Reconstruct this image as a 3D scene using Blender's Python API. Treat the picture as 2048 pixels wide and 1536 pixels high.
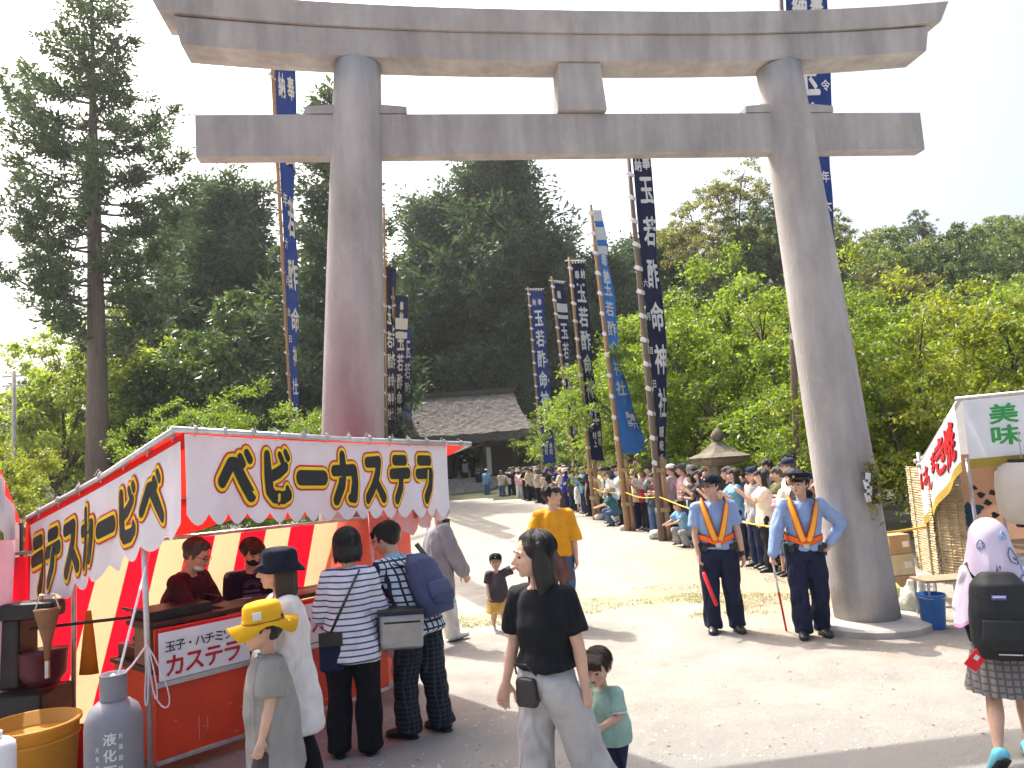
import bpy, bmesh, math, random
import numpy as np
from mathutils import Vector, Matrix

for _o in list(bpy.data.objects):
    bpy.data.objects.remove(_o)
SC = bpy.context.scene
COL = SC.collection
R = math.radians
rnd = random.Random(7)

# ------------------------------------------------------------------ camera, sky, sun, exposure
PITCH, ROLL, FPX, CAMH = R(5.835), R(3.804), 1529.5, 2.0
cam_d = bpy.data.cameras.new('camera')
cam_d.sensor_width = 36.0
cam_d.lens = FPX / 2048 * 36.0
cam_d.clip_start = 0.05
cam_d.clip_end = 3000
cam = bpy.data.objects.new('camera', cam_d)
COL.objects.link(cam)
_f = Vector((0, math.cos(PITCH), math.sin(PITCH)))
_u0 = Vector((0, -math.sin(PITCH), math.cos(PITCH)))
_x0 = Vector((1, 0, 0))
_xr = _x0 * math.cos(ROLL) - _u0 * math.sin(ROLL)
_ur = _x0 * math.sin(ROLL) + _u0 * math.cos(ROLL)
_m = Matrix((_xr, _ur, -_f)).transposed().to_4x4()
_m.translation = (0, 0, CAMH)
cam.matrix_world = _m
SC.camera = cam

SUN_EL, SUN_AZ = R(56), R(-37)          # azimuth from +Y towards +X
SUN_DIR = Vector((math.sin(SUN_AZ) * math.cos(SUN_EL), math.cos(SUN_AZ) * math.cos(SUN_EL), math.sin(SUN_EL)))
world = bpy.data.worlds.new('World')
SC.world = world
world.use_nodes = True
_wn = world.node_tree.nodes
_wn.clear()
_sky = _wn.new('ShaderNodeTexSky')
_sky.sky_type = 'NISHITA'
_sky.sun_disc = False
_sky.sun_elevation = SUN_EL
_sky.sun_rotation = SUN_AZ
_sky.air_density = 1.0
_sky.dust_density = 9.0
_sky.ozone_density = 0.6
_bg = _wn.new('ShaderNodeBackground')
_bg.inputs['Strength'].default_value = 0.15
_out = _wn.new('ShaderNodeOutputWorld')
world.node_tree.links.new(_sky.outputs[0], _bg.inputs[0])
world.node_tree.links.new(_bg.outputs[0], _out.inputs[0])

sun_d = bpy.data.lights.new('sun', 'SUN')
sun_d.energy = 3.0
sun_d.angle = R(0.5)
sun_d.color = (1.0, 0.955, 0.87)
sun = bpy.data.objects.new('sun', sun_d)
COL.objects.link(sun)
sun.rotation_euler = (-SUN_DIR).to_track_quat('-Z', 'Y').to_euler()
sun.location = SUN_DIR * 60

SC.view_settings.view_transform = 'Standard'
SC.view_settings.look = 'None'
SC.view_settings.gamma = 1.0
SC.view_settings.use_curve_mapping = False
SC.view_settings.exposure = 1.28
SC.render.engine = 'CYCLES'
SC.cycles.max_bounces = 6
SC.cycles.diffuse_bounces = 3
SC.cycles.transmission_bounces = 4
SC.cycles.transparent_max_bounces = 4
SC.cycles.use_denoising = True
SC.cycles.caustics_reflective = False
SC.cycles.caustics_refractive = False


# ------------------------------------------------------------------ layout helpers (surveying the photograph)
def at(px, py, y):
    """World point at forward distance y seen at photo pixel (2048 x 1536)."""
    d = _f + _xr * ((px - 1024) / FPX) - _ur * ((py - 768) / FPX)
    t = y / d.y
    return Vector((0, 0, CAMH)) + d * t


def gnd(px, py, z=0.0):
    d = _f + _xr * ((px - 1024) / FPX) - _ur * ((py - 768) / FPX)
    t = (z - CAMH) / d.z
    return Vector((0, 0, CAMH)) + d * t


# ------------------------------------------------------------------ materials
MATS = {}


def srgb(r, g, b):
    def c(v):
        v /= 255.0
        return v / 12.92 if v <= 0.04045 else ((v + 0.055) / 1.055) ** 2.4
    return (c(r), c(g), c(b))


def mat(name, col, rough=0.7, var=0.12, scale=6.0, bump=0.0, bscale=60.0, spec=0.35, metal=0.0, trans=0.0,
        tcol=None, island=0.0, coord='Object', stretch=None, sheen=0.0):
    """Principled surface with noise-driven colour wear, fine relief and optional light passing through."""
    if name in MATS:
        return MATS[name]
    m = bpy.data.materials.new(name)
    MATS[name] = m
    m.use_nodes = True
    nt = m.node_tree
    N = nt.nodes
    L = nt.links
    N.clear()
    out = N.new('ShaderNodeOutputMaterial')
    p = N.new('ShaderNodeBsdfPrincipled')
    p.inputs['Roughness'].default_value = rough
    p.inputs['Metallic'].default_value = metal
    p.inputs['Specular IOR Level'].default_value = spec
    tc = N.new('ShaderNodeTexCoord')
    mp = N.new('ShaderNodeMapping')
    if stretch:
        mp.inputs['Scale'].default_value = stretch
    L.new(tc.outputs[coord], mp.inputs['Vector'])
    nz = N.new('ShaderNodeTexNoise')
    nz.inputs['Scale'].default_value = scale
    nz.inputs['Detail'].default_value = 5
    nz.inputs['Roughness'].default_value = 0.6
    L.new(mp.outputs[0], nz.inputs['Vector'])
    rp = N.new('ShaderNodeValToRGB')
    rp.color_ramp.elements[0].position = 0.3
    rp.color_ramp.elements[1].position = 0.7
    a = [max(0, c * (1 - var)) for c in col]
    b = [min(1, c * (1 + var)) for c in col]
    rp.color_ramp.elements[0].color = (*a, 1)
    rp.color_ramp.elements[1].color = (*b, 1)
    L.new(nz.outputs['Fac'], rp.inputs['Fac'])
    colout = rp.outputs['Color']
    if island > 0:
        g = N.new('ShaderNodeNewGeometry')
        hs = N.new('ShaderNodeHueSaturation')
        mr = N.new('ShaderNodeMapRange')
        mr.inputs['To Min'].default_value = 1 - island
        mr.inputs['To Max'].default_value = 1 + island
        L.new(g.outputs['Random Per Island'], mr.inputs['Value'])
        L.new(mr.outputs[0], hs.inputs['Value'])
        mr2 = N.new('ShaderNodeMapRange')
        mr2.inputs['To Min'].default_value = 0.5 - island * 0.07
        mr2.inputs['To Max'].default_value = 0.5 + island * 0.05
        ml = N.new('ShaderNodeMath')
        ml.operation = 'FRACT'
        m3 = N.new('ShaderNodeMath')
        m3.operation = 'MULTIPLY'
        m3.inputs[1].default_value = 17.3
        L.new(g.outputs['Random Per Island'], m3.inputs[0])
        L.new(m3.outputs[0], ml.inputs[0])
        L.new(ml.outputs[0], mr2.inputs['Value'])
        L.new(mr2.outputs[0], hs.inputs['Hue'])
        L.new(colout, hs.inputs['Color'])
        colout = hs.outputs['Color']
    L.new(colout, p.inputs['Base Color'])
    if bump > 0:
        n2 = N.new('ShaderNodeTexNoise')
        n2.inputs['Scale'].default_value = bscale
        n2.inputs['Detail'].default_value = 4
        L.new(mp.outputs[0], n2.inputs['Vector'])
        bp = N.new('ShaderNodeBump')
        bp.inputs['Strength'].default_value = bump
        bp.inputs['Distance'].default_value = 0.02
        L.new(n2.outputs['Fac'], bp.inputs['Height'])
        L.new(bp.outputs[0], p.inputs['Normal'])
    sh = p.outputs[0]
    if trans > 0:
        tr = N.new('ShaderNodeBsdfTranslucent')
        if tcol:
            tm = N.new('ShaderNodeMix')
            tm.data_type = 'RGBA'
            tm.blend_type = 'MULTIPLY'
            tm.inputs[0].default_value = 1.0
            L.new(colout, tm.inputs[6])
            tm.inputs[7].default_value = (*tcol, 1)
            L.new(tm.outputs[2], tr.inputs['Color'])
        else:
            L.new(colout, tr.inputs['Color'])
        mx = N.new('ShaderNodeMixShader')
        mx.inputs[0].default_value = trans
        L.new(sh, mx.inputs[1])
        L.new(tr.outputs[0], mx.inputs[2])
        sh = mx.outputs[0]
    L.new(sh, out.inputs['Surface'])
    return m


def add_folds(m, strength=0.7, scale=6.5, dist=0.09):
    """Soft creases of worn cloth, on top of the weave."""
    nt = m.node_tree
    N, L = nt.nodes, nt.links
    p = next(n for n in N if n.type == 'BSDF_PRINCIPLED')
    tc = N.new('ShaderNodeTexCoord')
    mp = N.new('ShaderNodeMapping')
    mp.inputs['Scale'].default_value = (1.0, 1.0, 0.55)
    mp.inputs['Rotation'].default_value = (0.3, 0.5, 0.2)
    L.new(tc.outputs['Object'], mp.inputs['Vector'])
    nz = N.new('ShaderNodeTexNoise')
    nz.noise_type = 'RIDGED_MULTIFRACTAL'
    nz.inputs['Scale'].default_value = scale
    nz.inputs['Detail'].default_value = 2.5
    nz.inputs['Distortion'].default_value = 1.2
    L.new(mp.outputs[0], nz.inputs['Vector'])
    bp = N.new('ShaderNodeBump')
    bp.inputs['Strength'].default_value = strength
    bp.inputs['Distance'].default_value = dist
    L.new(nz.outputs['Fac'], bp.inputs['Height'])
    ln = p.inputs['Normal'].links
    if ln:
        L.new(ln[0].from_socket, bp.inputs['Normal'])
    L.new(bp.outputs[0], p.inputs['Normal'])
    return m


def cloth(name, rgb, trans=0.0, var=0.10, rough=0.85, bump=0.15):
    k = 'cloth_' + name
    if k in MATS:
        return MATS[k]
    return add_folds(mat(k, srgb(*rgb), rough=rough, var=var, scale=9, bump=bump, bscale=220, spec=0.2, trans=trans))


def band_mat(name, c0, c1, axis, period, duty, soft=0.02, rough=0.85, trans=0.0, coord='Object', second=None):
    """Printed stripes: colour c1 on c0 along an axis of the object (a flat print on cloth)."""
    if name in MATS:
        return MATS[name]
    m = mat(name, c0, rough=rough, var=0.08, scale=7, bump=0.15, bscale=200, spec=0.2, trans=trans)
    nt = m.node_tree
    N, L = nt.nodes, nt.links
    p = next(n for n in N if n.type == 'BSDF_PRINCIPLED')
    old = p.inputs['Base Color'].links[0].from_socket
    tc = N.new('ShaderNodeTexCoord')
    sp = N.new('ShaderNodeSeparateXYZ')
    L.new(tc.outputs[coord], sp.inputs[0])

    def bands(ax, per, du):
        a = N.new('ShaderNodeMath')
        a.operation = 'DIVIDE'
        a.inputs[1].default_value = per
        L.new(sp.outputs[ax], a.inputs[0])
        f = N.new('ShaderNodeMath')
        f.operation = 'FRACT'
        L.new(a.outputs[0], f.inputs[0])
        l = N.new('ShaderNodeMath')
        l.operation = 'LESS_THAN'
        l.inputs[1].default_value = du
        L.new(f.outputs[0], l.inputs[0])
        return l.outputs[0]
    fac = bands(axis, period, duty)
    if second:
        f2 = bands(*second)
        mx0 = N.new('ShaderNodeMath')
        mx0.operation = 'MAXIMUM'
        L.new(fac, mx0.inputs[0])
        L.new(f2, mx0.inputs[1])
        fac = mx0.outputs[0]
    mx = N.new('ShaderNodeMix')
    mx.data_type = 'RGBA'
    L.new(fac, mx.inputs[0])
    L.new(old, mx.inputs[6])
    mx.inputs[7].default_value = (*c1, 1)
    L.new(mx.outputs[2], p.inputs['Base Color'])
    for n in N:
        if n.type == 'BSDF_TRANSLUCENT':
            L.new(mx.outputs[2], n.inputs['Color'])
    return m


# ------------------------------------------------------------------ object helpers
def tag(o, label=None, cat=None, group=None, kind=None):
    if label:
        o['label'] = label
    if cat:
        o['category'] = cat
    if group:
        o['group'] = group
    if kind:
        o['kind'] = kind
    return o


def thing(name, label, cat, loc=(0, 0, 0), rz=0.0, group=None):
    o = bpy.data.objects.new(name, None)
    o.empty_display_size = 0.2
    COL.objects.link(o)
    o.location = loc
    o.rotation_euler = (0, 0, rz)
    return tag(o, label, cat, group)


def link(name, me, m=None, parent=None, smooth=False):
    o = bpy.data.objects.new(name, me)
    COL.objects.link(o)
    if m is not None and not me.materials:
        me.materials.append(m)
    if parent is not None:
        o.parent = parent
    if smooth:
        me.polygons.foreach_set('use_smooth', [True] * len(me.polygons))
    return o


def raw_mesh(name, V, F):
    """Mesh from an (n,3) array and an (m,3|4) array of equal-sized faces, fast."""
    V = np.asarray(V, dtype=np.float32)
    F = np.asarray(F, dtype=np.int32)
    me = bpy.data.meshes.new(name)
    me.vertices.add(len(V))
    me.vertices.foreach_set('co', V.ravel())
    k = F.shape[1]
    me.loops.add(F.size)
    me.loops.foreach_set('vertex_index', F.ravel())
    me.polygons.add(len(F))
    me.polygons.foreach_set('loop_start', np.arange(0, F.size, k, dtype=np.int32))
    me.update(calc_edges=True)
    me.validate()
    return me


def V3(*a):
    return Vector(a)


class B:
    """Collects closed primitive shapes; built either as they are or fused into one continuous skin."""

    def __init__(self):
        self.V = []
        self.F = []

    def _add(self, vs, fs):
        o = len(self.V)
        self.V += [tuple(v) for v in vs]
        self.F += [tuple(i + o for i in f) for f in fs]

    def tube(self, pts, rad, n=10, ref=(1, 0, 0), cap=True, closed_pts=False):
        pts = [Vector(p) for p in pts]
        ref = Vector(ref)
        vs, fs = [], []
        m = len(pts)
        for i, p in enumerate(pts):
            t = (pts[min(i + 1, m - 1)] - pts[max(i - 1, 0)])
            if t.length < 1e-9:
                t = V3(0, 0, 1)
            t.normalize()
            s = ref - t * ref.dot(t)
            if s.length < 0.05:
                r2 = V3(0, 1, 0) if abs(t.y) < 0.9 else V3(0, 0, 1)
                s = r2 - t * r2.dot(t)
            s.normalize()
            q = t.cross(s)
            r = rad[i] if isinstance(rad, (list, tuple)) else rad
            rx, ry = r if isinstance(r, (list, tuple)) else (r, r)
            for k in range(n):
                a = 2 * math.pi * k / n
                vs.append(p + s * (rx * math.cos(a)) + q * (ry * math.sin(a)))
        for i in range(m - 1):
            for k in range(n):
                fs.append((i * n + k, i * n + (k + 1) % n, (i + 1) * n + (k + 1) % n, (i + 1) * n + k))
        if cap:
            fs.append(tuple(reversed(range(n))))
            fs.append(tuple((m - 1) * n + k for k in range(n)))
        self._add(vs, fs)
        return self

    def limb(self, pts, rad, n=10, ref=(1, 0, 0)):
        """Tube with rounded joints."""
        self.tube(pts, rad, n, ref)
        for p, r in zip(pts, rad if isinstance(rad, (list, tuple)) else [rad] * len(pts)):
            rr = min(r) if isinstance(r, (list, tuple)) else r
            self.ball(p, (rr, rr, rr), 8, 6)
        return self

    def ball(self, c, r, nu=12, nv=8, rot=None):
        c = Vector(c)
        if not isinstance(r, (list, tuple)):
            r = (r, r, r)
        vs = [V3(0, 0, r[2])]
        for j in range(1, nv):
            ph = math.pi * j / nv
            for i in range(nu):
                a = 2 * math.pi * i / nu
                vs.append(V3(r[0] * math.sin(ph) * math.cos(a), r[1] * math.sin(ph) * math.sin(a), r[2] * math.cos(ph)))
        vs.append(V3(0, 0, -r[2]))
        fs = []
        for i in range(nu):
            fs.append((0, 1 + i, 1 + (i + 1) % nu))
        for j in range(nv - 2):
            for i in range(nu):
                a = 1 + j * nu + i
                b = 1 + j * nu + (i + 1) % nu
                fs.append((a, a + nu, b + nu, b))
        e = len(vs) - 1
        o = 1 + (nv - 2) * nu
        for i in range(nu):
            fs.append((e, o + (i + 1) % nu, o + i))
        if rot is not None:
            vs = [rot @ v for v in vs]
        self._add([c + v for v in vs], fs)
        return self

    def box(self, c, s, rot=None, taper=1.0):
        c = Vector(c)
        vs = []
        for z in (-1, 1):
            k = taper if z > 0 else 1.0
            for x, y in ((-1, -1), (1, -1), (1, 1), (-1, 1)):
                vs.append(V3(x * s[0] / 2 * k, y * s[1] / 2 * k, z * s[2] / 2))
        if rot is not None:
            vs = [rot @ v for v in vs]
        self._add([c + v for v in vs], [(3, 2, 1, 0), (4, 5, 6, 7), (0, 1, 5, 4), (1, 2, 6, 5), (2, 3, 7, 6), (3, 0, 4, 7)])
        return self

    def prism(self, poly, axis_from, axis_to):
        """Extrude a list of 3D points along a vector."""
        d = Vector(axis_to) - Vector(axis_from)
        n = len(poly)
        vs = [Vector(p) for p in poly] + [Vector(p) + d for p in poly]
        fs = [tuple(reversed(range(n))), tuple(n + i for i in range(n))]
        for i in range(n):
            fs.append((i, (i + 1) % n, n + (i + 1) % n, n + i))
        self._add(vs, fs)
        return self

    def lathe(self, prof, c=(0, 0, 0), n=20, sx=1.0, sy=1.0, rot=None):
        """prof: list of (r, z)."""
        c = Vector(c)
        vs, fs = [], []
        for r, z in prof:
            for k in range(n):
                a = 2 * math.pi * k / n
                v = V3(r * sx * math.cos(a), r * sy * math.sin(a), z)
                vs.append(c + (rot @ v if rot is not None else v))
        for i in range(len(prof) - 1):
            for k in range(n):
                fs.append((i * n + k, i * n + (k + 1) % n, (i + 1) * n + (k + 1) % n, (i + 1) * n + k))
        fs.append(tuple(reversed(range(n))))
        fs.append(tuple((len(prof) - 1) * n + k for k in range(n)))
        self._add(vs, fs)
        return self

    def sheet(self, rows, two=False):
        """Grid of points rows[i][j] as a cloth sheet."""
        n = len(rows[0])
        vs = [p for r in rows for p in r]
        fs = []
        for i in range(len(rows) - 1):
            for j in range(n - 1):
                fs.append((i * n + j, i * n + j + 1, (i + 1) * n + j + 1, (i + 1) * n + j))
        self._add(vs, fs)
        return self

    def mesh(self, name):
        me = bpy.data.meshes.new(name)
        me.from_pydata(self.V, [], self.F)
        me.validate()
        return me

    def build(self, name, m=None, parent=None, smooth=False, bevel=0.0):
        me = self.mesh(name)
        if bevel > 0:
            bm = bmesh.new()
            bm.from_mesh(me)
            bmesh.ops.recalc_face_normals(bm, faces=bm.faces)
            es = [e for e in bm.edges if len(e.link_faces) == 2 and e.calc_face_angle(0) > 0.5]
            bmesh.ops.bevel(bm, geom=es, offset=bevel, segments=2, profile=0.5, affect='EDGES', clamp_overlap=True)
            bm.to_mesh(me)
            bm.free()
        return link(name, me, m, parent, smooth)

    def fused(self, name, voxel, smooth=3, ratio=1.0, wrinkle=0.0, wscale=(14, 14, 9), seed=0):
        """One continuous surface out of all the shapes."""
        me = self.mesh('tmp')
        o = bpy.data.objects.new('tmp', me)
        WORK.collection.objects.link(o)
        md = o.modifiers.new('r', 'REMESH')
        md.mode = 'VOXEL'
        md.voxel_size = voxel
        if smooth:
            ms = o.modifiers.new('s', 'SMOOTH')
            ms.factor = 0.5
            ms.iterations = smooth
        if ratio < 1:
            dm = o.modifiers.new('d', 'DECIMATE')
            dm.ratio = ratio
        WVL.update()
        with bpy.context.temp_override(scene=WORK, view_layer=WVL):
            dg = bpy.context.evaluated_depsgraph_get()
            dg.update()
            r = bpy.data.meshes.new_from_object(o.evaluated_get(dg))
        bpy.data.objects.remove(o)
        bpy.data.meshes.remove(me)
        r.name = name
        if wrinkle > 0 and len(r.vertices):
            n = len(r.vertices)
            co = np.empty(n * 3, np.float32)
            r.vertices.foreach_get('co', co)
            co = co.reshape(-1, 3)
            no = np.empty(n * 3, np.float32)
            r.vertex_normals.foreach_get('vector', no)
            no = no.reshape(-1, 3)
            rs = np.random.RandomState(seed + 5)
            acc = np.zeros(n)
            for k in range(7):
                d = rs.normal(size=3) * np.array(wscale) * (1 + 0.35 * k)
                ph = rs.rand() * 6.28
                warp = 1.2 * np.sin(co @ (rs.normal(size=3) * 7) + rs.rand() * 6.28)
                acc += np.sin(co @ d + ph + warp) / (1 + 0.45 * k)
            acc = np.clip(np.sign(acc) * np.abs(acc) ** 0.85 * 0.5, -1.2, 1.4)
            co = co + no * ((acc + 0.75) * wrinkle * 0.75)[:, None]
            r.vertices.foreach_set('co', co.astype(np.float32).ravel())
            r.update()
        r.polygons.foreach_set('use_smooth', [True] * len(r.polygons))
        return r


WORK = bpy.data.scenes.new('work')
WVL = WORK.view_layers[0]

# ------------------------------------------------------------------ lettering
_gly = {}


def glyph(ch, bold=0.0):
    """Triangulated outline of a character, centred in a unit box."""
    k = (ch, round(bold, 3))
    if k in _gly:
        return _gly[k]
    c = bpy.data.curves.new('g', 'FONT')
    c.body = ch
    c.resolution_u = 2
    o = bpy.data.objects.new('g', c)
    WORK.collection.objects.link(o)
    with bpy.context.temp_override(scene=WORK, view_layer=WVL):
        dg = bpy.context.evaluated_depsgraph_get()
        dg.update()
        me = bpy.data.meshes.new_from_object(o.evaluated_get(dg))
    bpy.data.objects.remove(o)
    bpy.data.curves.remove(c)
    me.calc_loop_triangles()
    vs = np.array([v.co[:2] for v in me.vertices]) if len(me.vertices) else np.zeros((0, 2))
    ts = [tuple(t.vertices) for t in me.loop_triangles]
    bpy.data.meshes.remove(me)
    if len(vs):
        lo, hi = vs.min(0), vs.max(0)
        ext = max(hi - lo)
        if ch in '・ー。':
            ext = 0.9
        vs = (vs - (lo + hi) / 2) / ext
        # a bolder brush: the outline repeated, each copy a hair prouder than the last
        n = len(vs)
        sh = [(0, 0)] if bold <= 0 else [(-bold, 0), (bold, 0), (0, -bold), (0, bold), (0, 0)]
        vs = np.concatenate([np.c_[vs + np.array(s), np.full(n, k * 0.0006)] for k, s in enumerate(sh)])
        ts = [tuple(i + k * n for i in t) for k in range(len(sh)) for t in ts]
    _gly[k] = (vs, ts)
    return _gly[k]


def write(b, text, pos, sx, sy, f, step, vertical=True, bold=0.02, lift=0.004, each=None):
    """Place characters; f(u, v, lift) -> 3D point. each = (name, material, parent): one object per character."""
    u, v = pos
    for ch in text:
        if ch != ' ':
            vs, ts = glyph(ch, bold)
            bb = B() if each else b
            bb._add([f(u + p[0] * sx, v + p[1] * sy, lift + p[2]) for p in vs], ts)
            if each:
                bb.build(*each)
        if vertical:
            v -= step
        else:
            u += step


# brush strokes of the stall's lettering: (x, y, half width) in a unit box
BRUSH = {
    'ベ': [[(.05, .40, .10), (.33, .76, .11), (.45, .76, .11), (.70, .42, .12), (.93, .13, .11)],
          [(.60, .90, .055), (.69, .76, .065)], [(.80, .99, .055), (.90, .85, .065)]],
    'ビ': [[(.17, .96, .08), (.18, .5, .11), (.20, .22, .11), (.34, .10, .11), (.70, .08, .11), (.92, .14, .10), (.86, .27, .05)],
          [(.22, .50, .09), (.55, .60, .10), (.82, .72, .09)], [(.62, .97, .05), (.70, .85, .06)], [(.84, 1.03, .05), (.93, .91, .06)]],
    'ー': [[(.04, .50, .14), (.96, .50, .14)]],
    'カ': [[(.06, .66, .10), (.88, .68, .11), (.90, .40, .11), (.80, .08, .12), (.66, .05, .07)],
          [(.42, 1.0, .09), (.44, .66, .11), (.36, .34, .11), (.14, .02, .10)]],
    'ス': [[(.12, .86, .10), (.74, .88, .11), (.66, .58, .11), (.42, .28, .11), (.10, .04, .11)], [(.58, .44, .09), (.94, .06, .11)]],
    'テ': [[(.22, .92, .10), (.80, .92, .10)], [(.05, .60, .10), (.95, .62, .11)], [(.56, .58, .10), (.52, .28, .11), (.30, .02, .11)]],
    'ラ': [[(.20, .92, .10), (.80, .92, .10)], [(.07, .60, .10), (.86, .62, .11), (.78, .30, .11), (.46, .02, .12)]],
}


def brush(b, ch, u0, v0, su, sv, f, grow, lift):
    """Filled thick strokes (grow widens them for the coloured outlines)."""
    k = 0
    for st in BRUSH[ch]:
        for (x0, y0, w0), (x1, y1, w1) in zip(st[:-1], st[1:]):
            w0g, w1g = w0 + grow, w1 + grow
            dx, dy = x1 - x0, y1 - y0
            a = math.atan2(dy, dx)
            pts = []
            for i in range(7):
                t = a + math.pi / 2 + math.pi * i / 6
                pts.append((x0 + w0g * math.cos(t), y0 + w0g * math.sin(t)))
            for i in range(7):
                t = a - math.pi / 2 + math.pi * i / 6
                pts.append((x1 + w1g * math.cos(t), y1 + w1g * math.sin(t)))
            k += 1
            P = [f(u0 + x * su, v0 + y * sv, lift + k * 0.00025) for x, y in pts]
            b._add(P, [tuple(range(len(P)))])
# ================================================================== GROUND
def ground_material():
    m = bpy.data.materials.new('gravel_ground')
    m.use_nodes = True
    nt = m.node_tree
    N, L = nt.nodes, nt.links
    p = N['Principled BSDF']
    p.inputs['Roughness'].default_value = 0.95
    p.inputs['Specular IOR Level'].default_value = 0.15
    tc = N.new('ShaderNodeTexCoord')

    def noise(s, d=5, rough=0.6):
        n = N.new('ShaderNodeTexNoise')
        n.inputs['Scale'].default_value = s
        n.inputs['Detail'].default_value = d
        n.inputs['Roughness'].default_value = rough
        L.new(tc.outputs['Object'], n.inputs['Vector'])
        return n.outputs['Fac']

    def ramp(fac, p0, p1, c0=(0, 0, 0), c1=(1, 1, 1)):
        r = N.new('ShaderNodeValToRGB')
        r.color_ramp.elements[0].position = p0
        r.color_ramp.elements[1].position = p1
        r.color_ramp.elements[0].color = (*c0, 1)
        r.color_ramp.elements[1].color = (*c1, 1)
        L.new(fac, r.inputs['Fac'])
        return r.outputs['Color']

    def math_(op, a, b=None):
        n = N.new('ShaderNodeMath')
        n.operation = op
        n.use_clamp = op in ('MULTIPLY', 'ADD') and False
        for i, v in enumerate((a, b)):
            if v is None:
                continue
            if isinstance(v, (int, float)):
                n.inputs[i].default_value = v
            else:
                L.new(v, n.inputs[i])
        return n.outputs[0]

    def mixc(fac, a, b):
        n = N.new('ShaderNodeMix')
        n.data_type = 'RGBA'
        L.new(fac, n.inputs[0])
        for i, v in ((6, a), (7, b)):
            if isinstance(v, tuple):
                n.inputs[i].default_value = (*v, 1)
            else:
                L.new(v, n.inputs[i])
        return n.outputs[2]

    def patch(cx, cy, rx, ry):
        mp = N.new('ShaderNodeMapping')
        mp.inputs['Location'].default_value = (-cx / rx, -cy / ry, 0)
        mp.inputs['Scale'].default_value = (1 / rx, 1 / ry, 0)
        L.new(tc.outputs['Object'], mp.inputs['Vector'])
        g = N.new('ShaderNodeVectorMath')
        g.operation = 'LENGTH'
        L.new(mp.outputs[0], g.inputs[0])
        return math_('SUBTRACT', 1.0, g.outputs['Value'])
    fine = ramp(noise(170, 3, 0.8), 0.3, 0.7, (0.235, 0.222, 0.20), (0.455, 0.432, 0.395))
    mid = ramp(noise(1.7, 6), 0.35, 0.65, (0.80, 0.80, 0.80), (1.08, 1.07, 1.05))
    mul = N.new('ShaderNodeMix')
    mul.data_type = 'RGBA'
    mul.blend_type = 'MULTIPLY'
    mul.inputs[0].default_value = 1.0
    L.new(fine, mul.inputs[6])
    L.new(mid, mul.inputs[7])
    col = mul.outputs[2]
    # brown bare soil by the spectators, worn grass next to it
    n1 = noise(1.3, 6)
    soil = math_('ADD', patch(3.6, 12.5, 2.4, 6.5), math_('MULTIPLY', math_('SUBTRACT', n1, 0.5), 1.6))
    soil_f = ramp(soil, 0.12, 0.55)
    col = mixc(soil_f, col, ramp(noise(90, 3), 0.3, 0.7, (0.25, 0.205, 0.155), (0.44, 0.37, 0.285)))
    n2 = noise(2.6, 7, 0.7)
    for (cx, cy, rx, ry) in ((1.6, 10.9, 2.3, 1.2), (-0.6, 10.3, 1.6, 0.8), (-4.2, 30.0, 3.0, 5.0)):
        gm = math_('ADD', patch(cx, cy, rx, ry), math_('MULTIPLY', math_('SUBTRACT', n2, 0.5), 1.8))
        gf = math_('MULTIPLY', ramp(gm, 0.15, 0.9), 0.5)
        col = mixc(gf, col, ramp(noise(120, 3), 0.3, 0.7, (0.24, 0.25, 0.11), (0.42, 0.42, 0.23)))
    # worn asphalt of the road in the foreground, blending out under the gravel
    sp = N.new('ShaderNodeSeparateXYZ')
    L.new(tc.outputs['Object'], sp.inputs[0])
    edge = math_('ADD', sp.outputs[1], math_('MULTIPLY', math_('SUBTRACT', noise(0.9, 6), 0.5), 2.2))
    rf = N.new('ShaderNodeMapRange')
    rf.inputs['From Min'].default_value = 6.4
    rf.inputs['From Max'].default_value = 4.9
    L.new(edge, rf.inputs['Value'])
    col = mixc(rf.outputs[0], col, ramp(noise(140, 3, 0.8), 0.3, 0.7, (0.20, 0.195, 0.185), (0.38, 0.37, 0.35)))
    far = N.new('ShaderNodeMapRange')
    far.inputs['From Min'].default_value = 70
    far.inputs['From Max'].default_value = 110
    L.new(sp.outputs[1], far.inputs['Value'])
    col = mixc(far.outputs[0], col, (0.05, 0.07, 0.03))
    L.new(col, p.inputs['Base Color'])
    bp = N.new('ShaderNodeBump')
    bp.inputs['Strength'].default_value = 0.8
    bp.inputs['Distance'].default_value = 0.02
    hh = math_('ADD', noise(75, 4, 0.75), math_('MULTIPLY', noise(9, 4), 1.5))
    L.new(hh, bp.inputs['Height'])
    L.new(bp.outputs[0], p.inputs['Normal'])
    return m


M_GROUND = ground_material()
_xs = sorted(set([-900, -300, -100, -50] + list(np.linspace(-30, 30, 61)) + [50, 100, 300, 900]))
_ys = sorted(set([-200, -60, -20] + list(np.linspace(-5, 60, 66)) + [80, 120, 300, 1400]))
_V, _F = [], []
for yy in _ys:
    for xx in _xs:
        _V.append((xx, yy, 0))
_n = len(_xs)
for j in range(len(_ys) - 1):
    for i in range(_n - 1):
        _F.append((j * _n + i, j * _n + i + 1, (j + 1) * _n + i + 1, (j + 1) * _n + i))
g_me = raw_mesh('ground', _V, _F)
ground = link('ground', g_me, M_GROUND)
tag(ground, kind='structure')

# loose gravel lying on the court, and thin worn grass
nr = np.random.RandomState(3)


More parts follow.
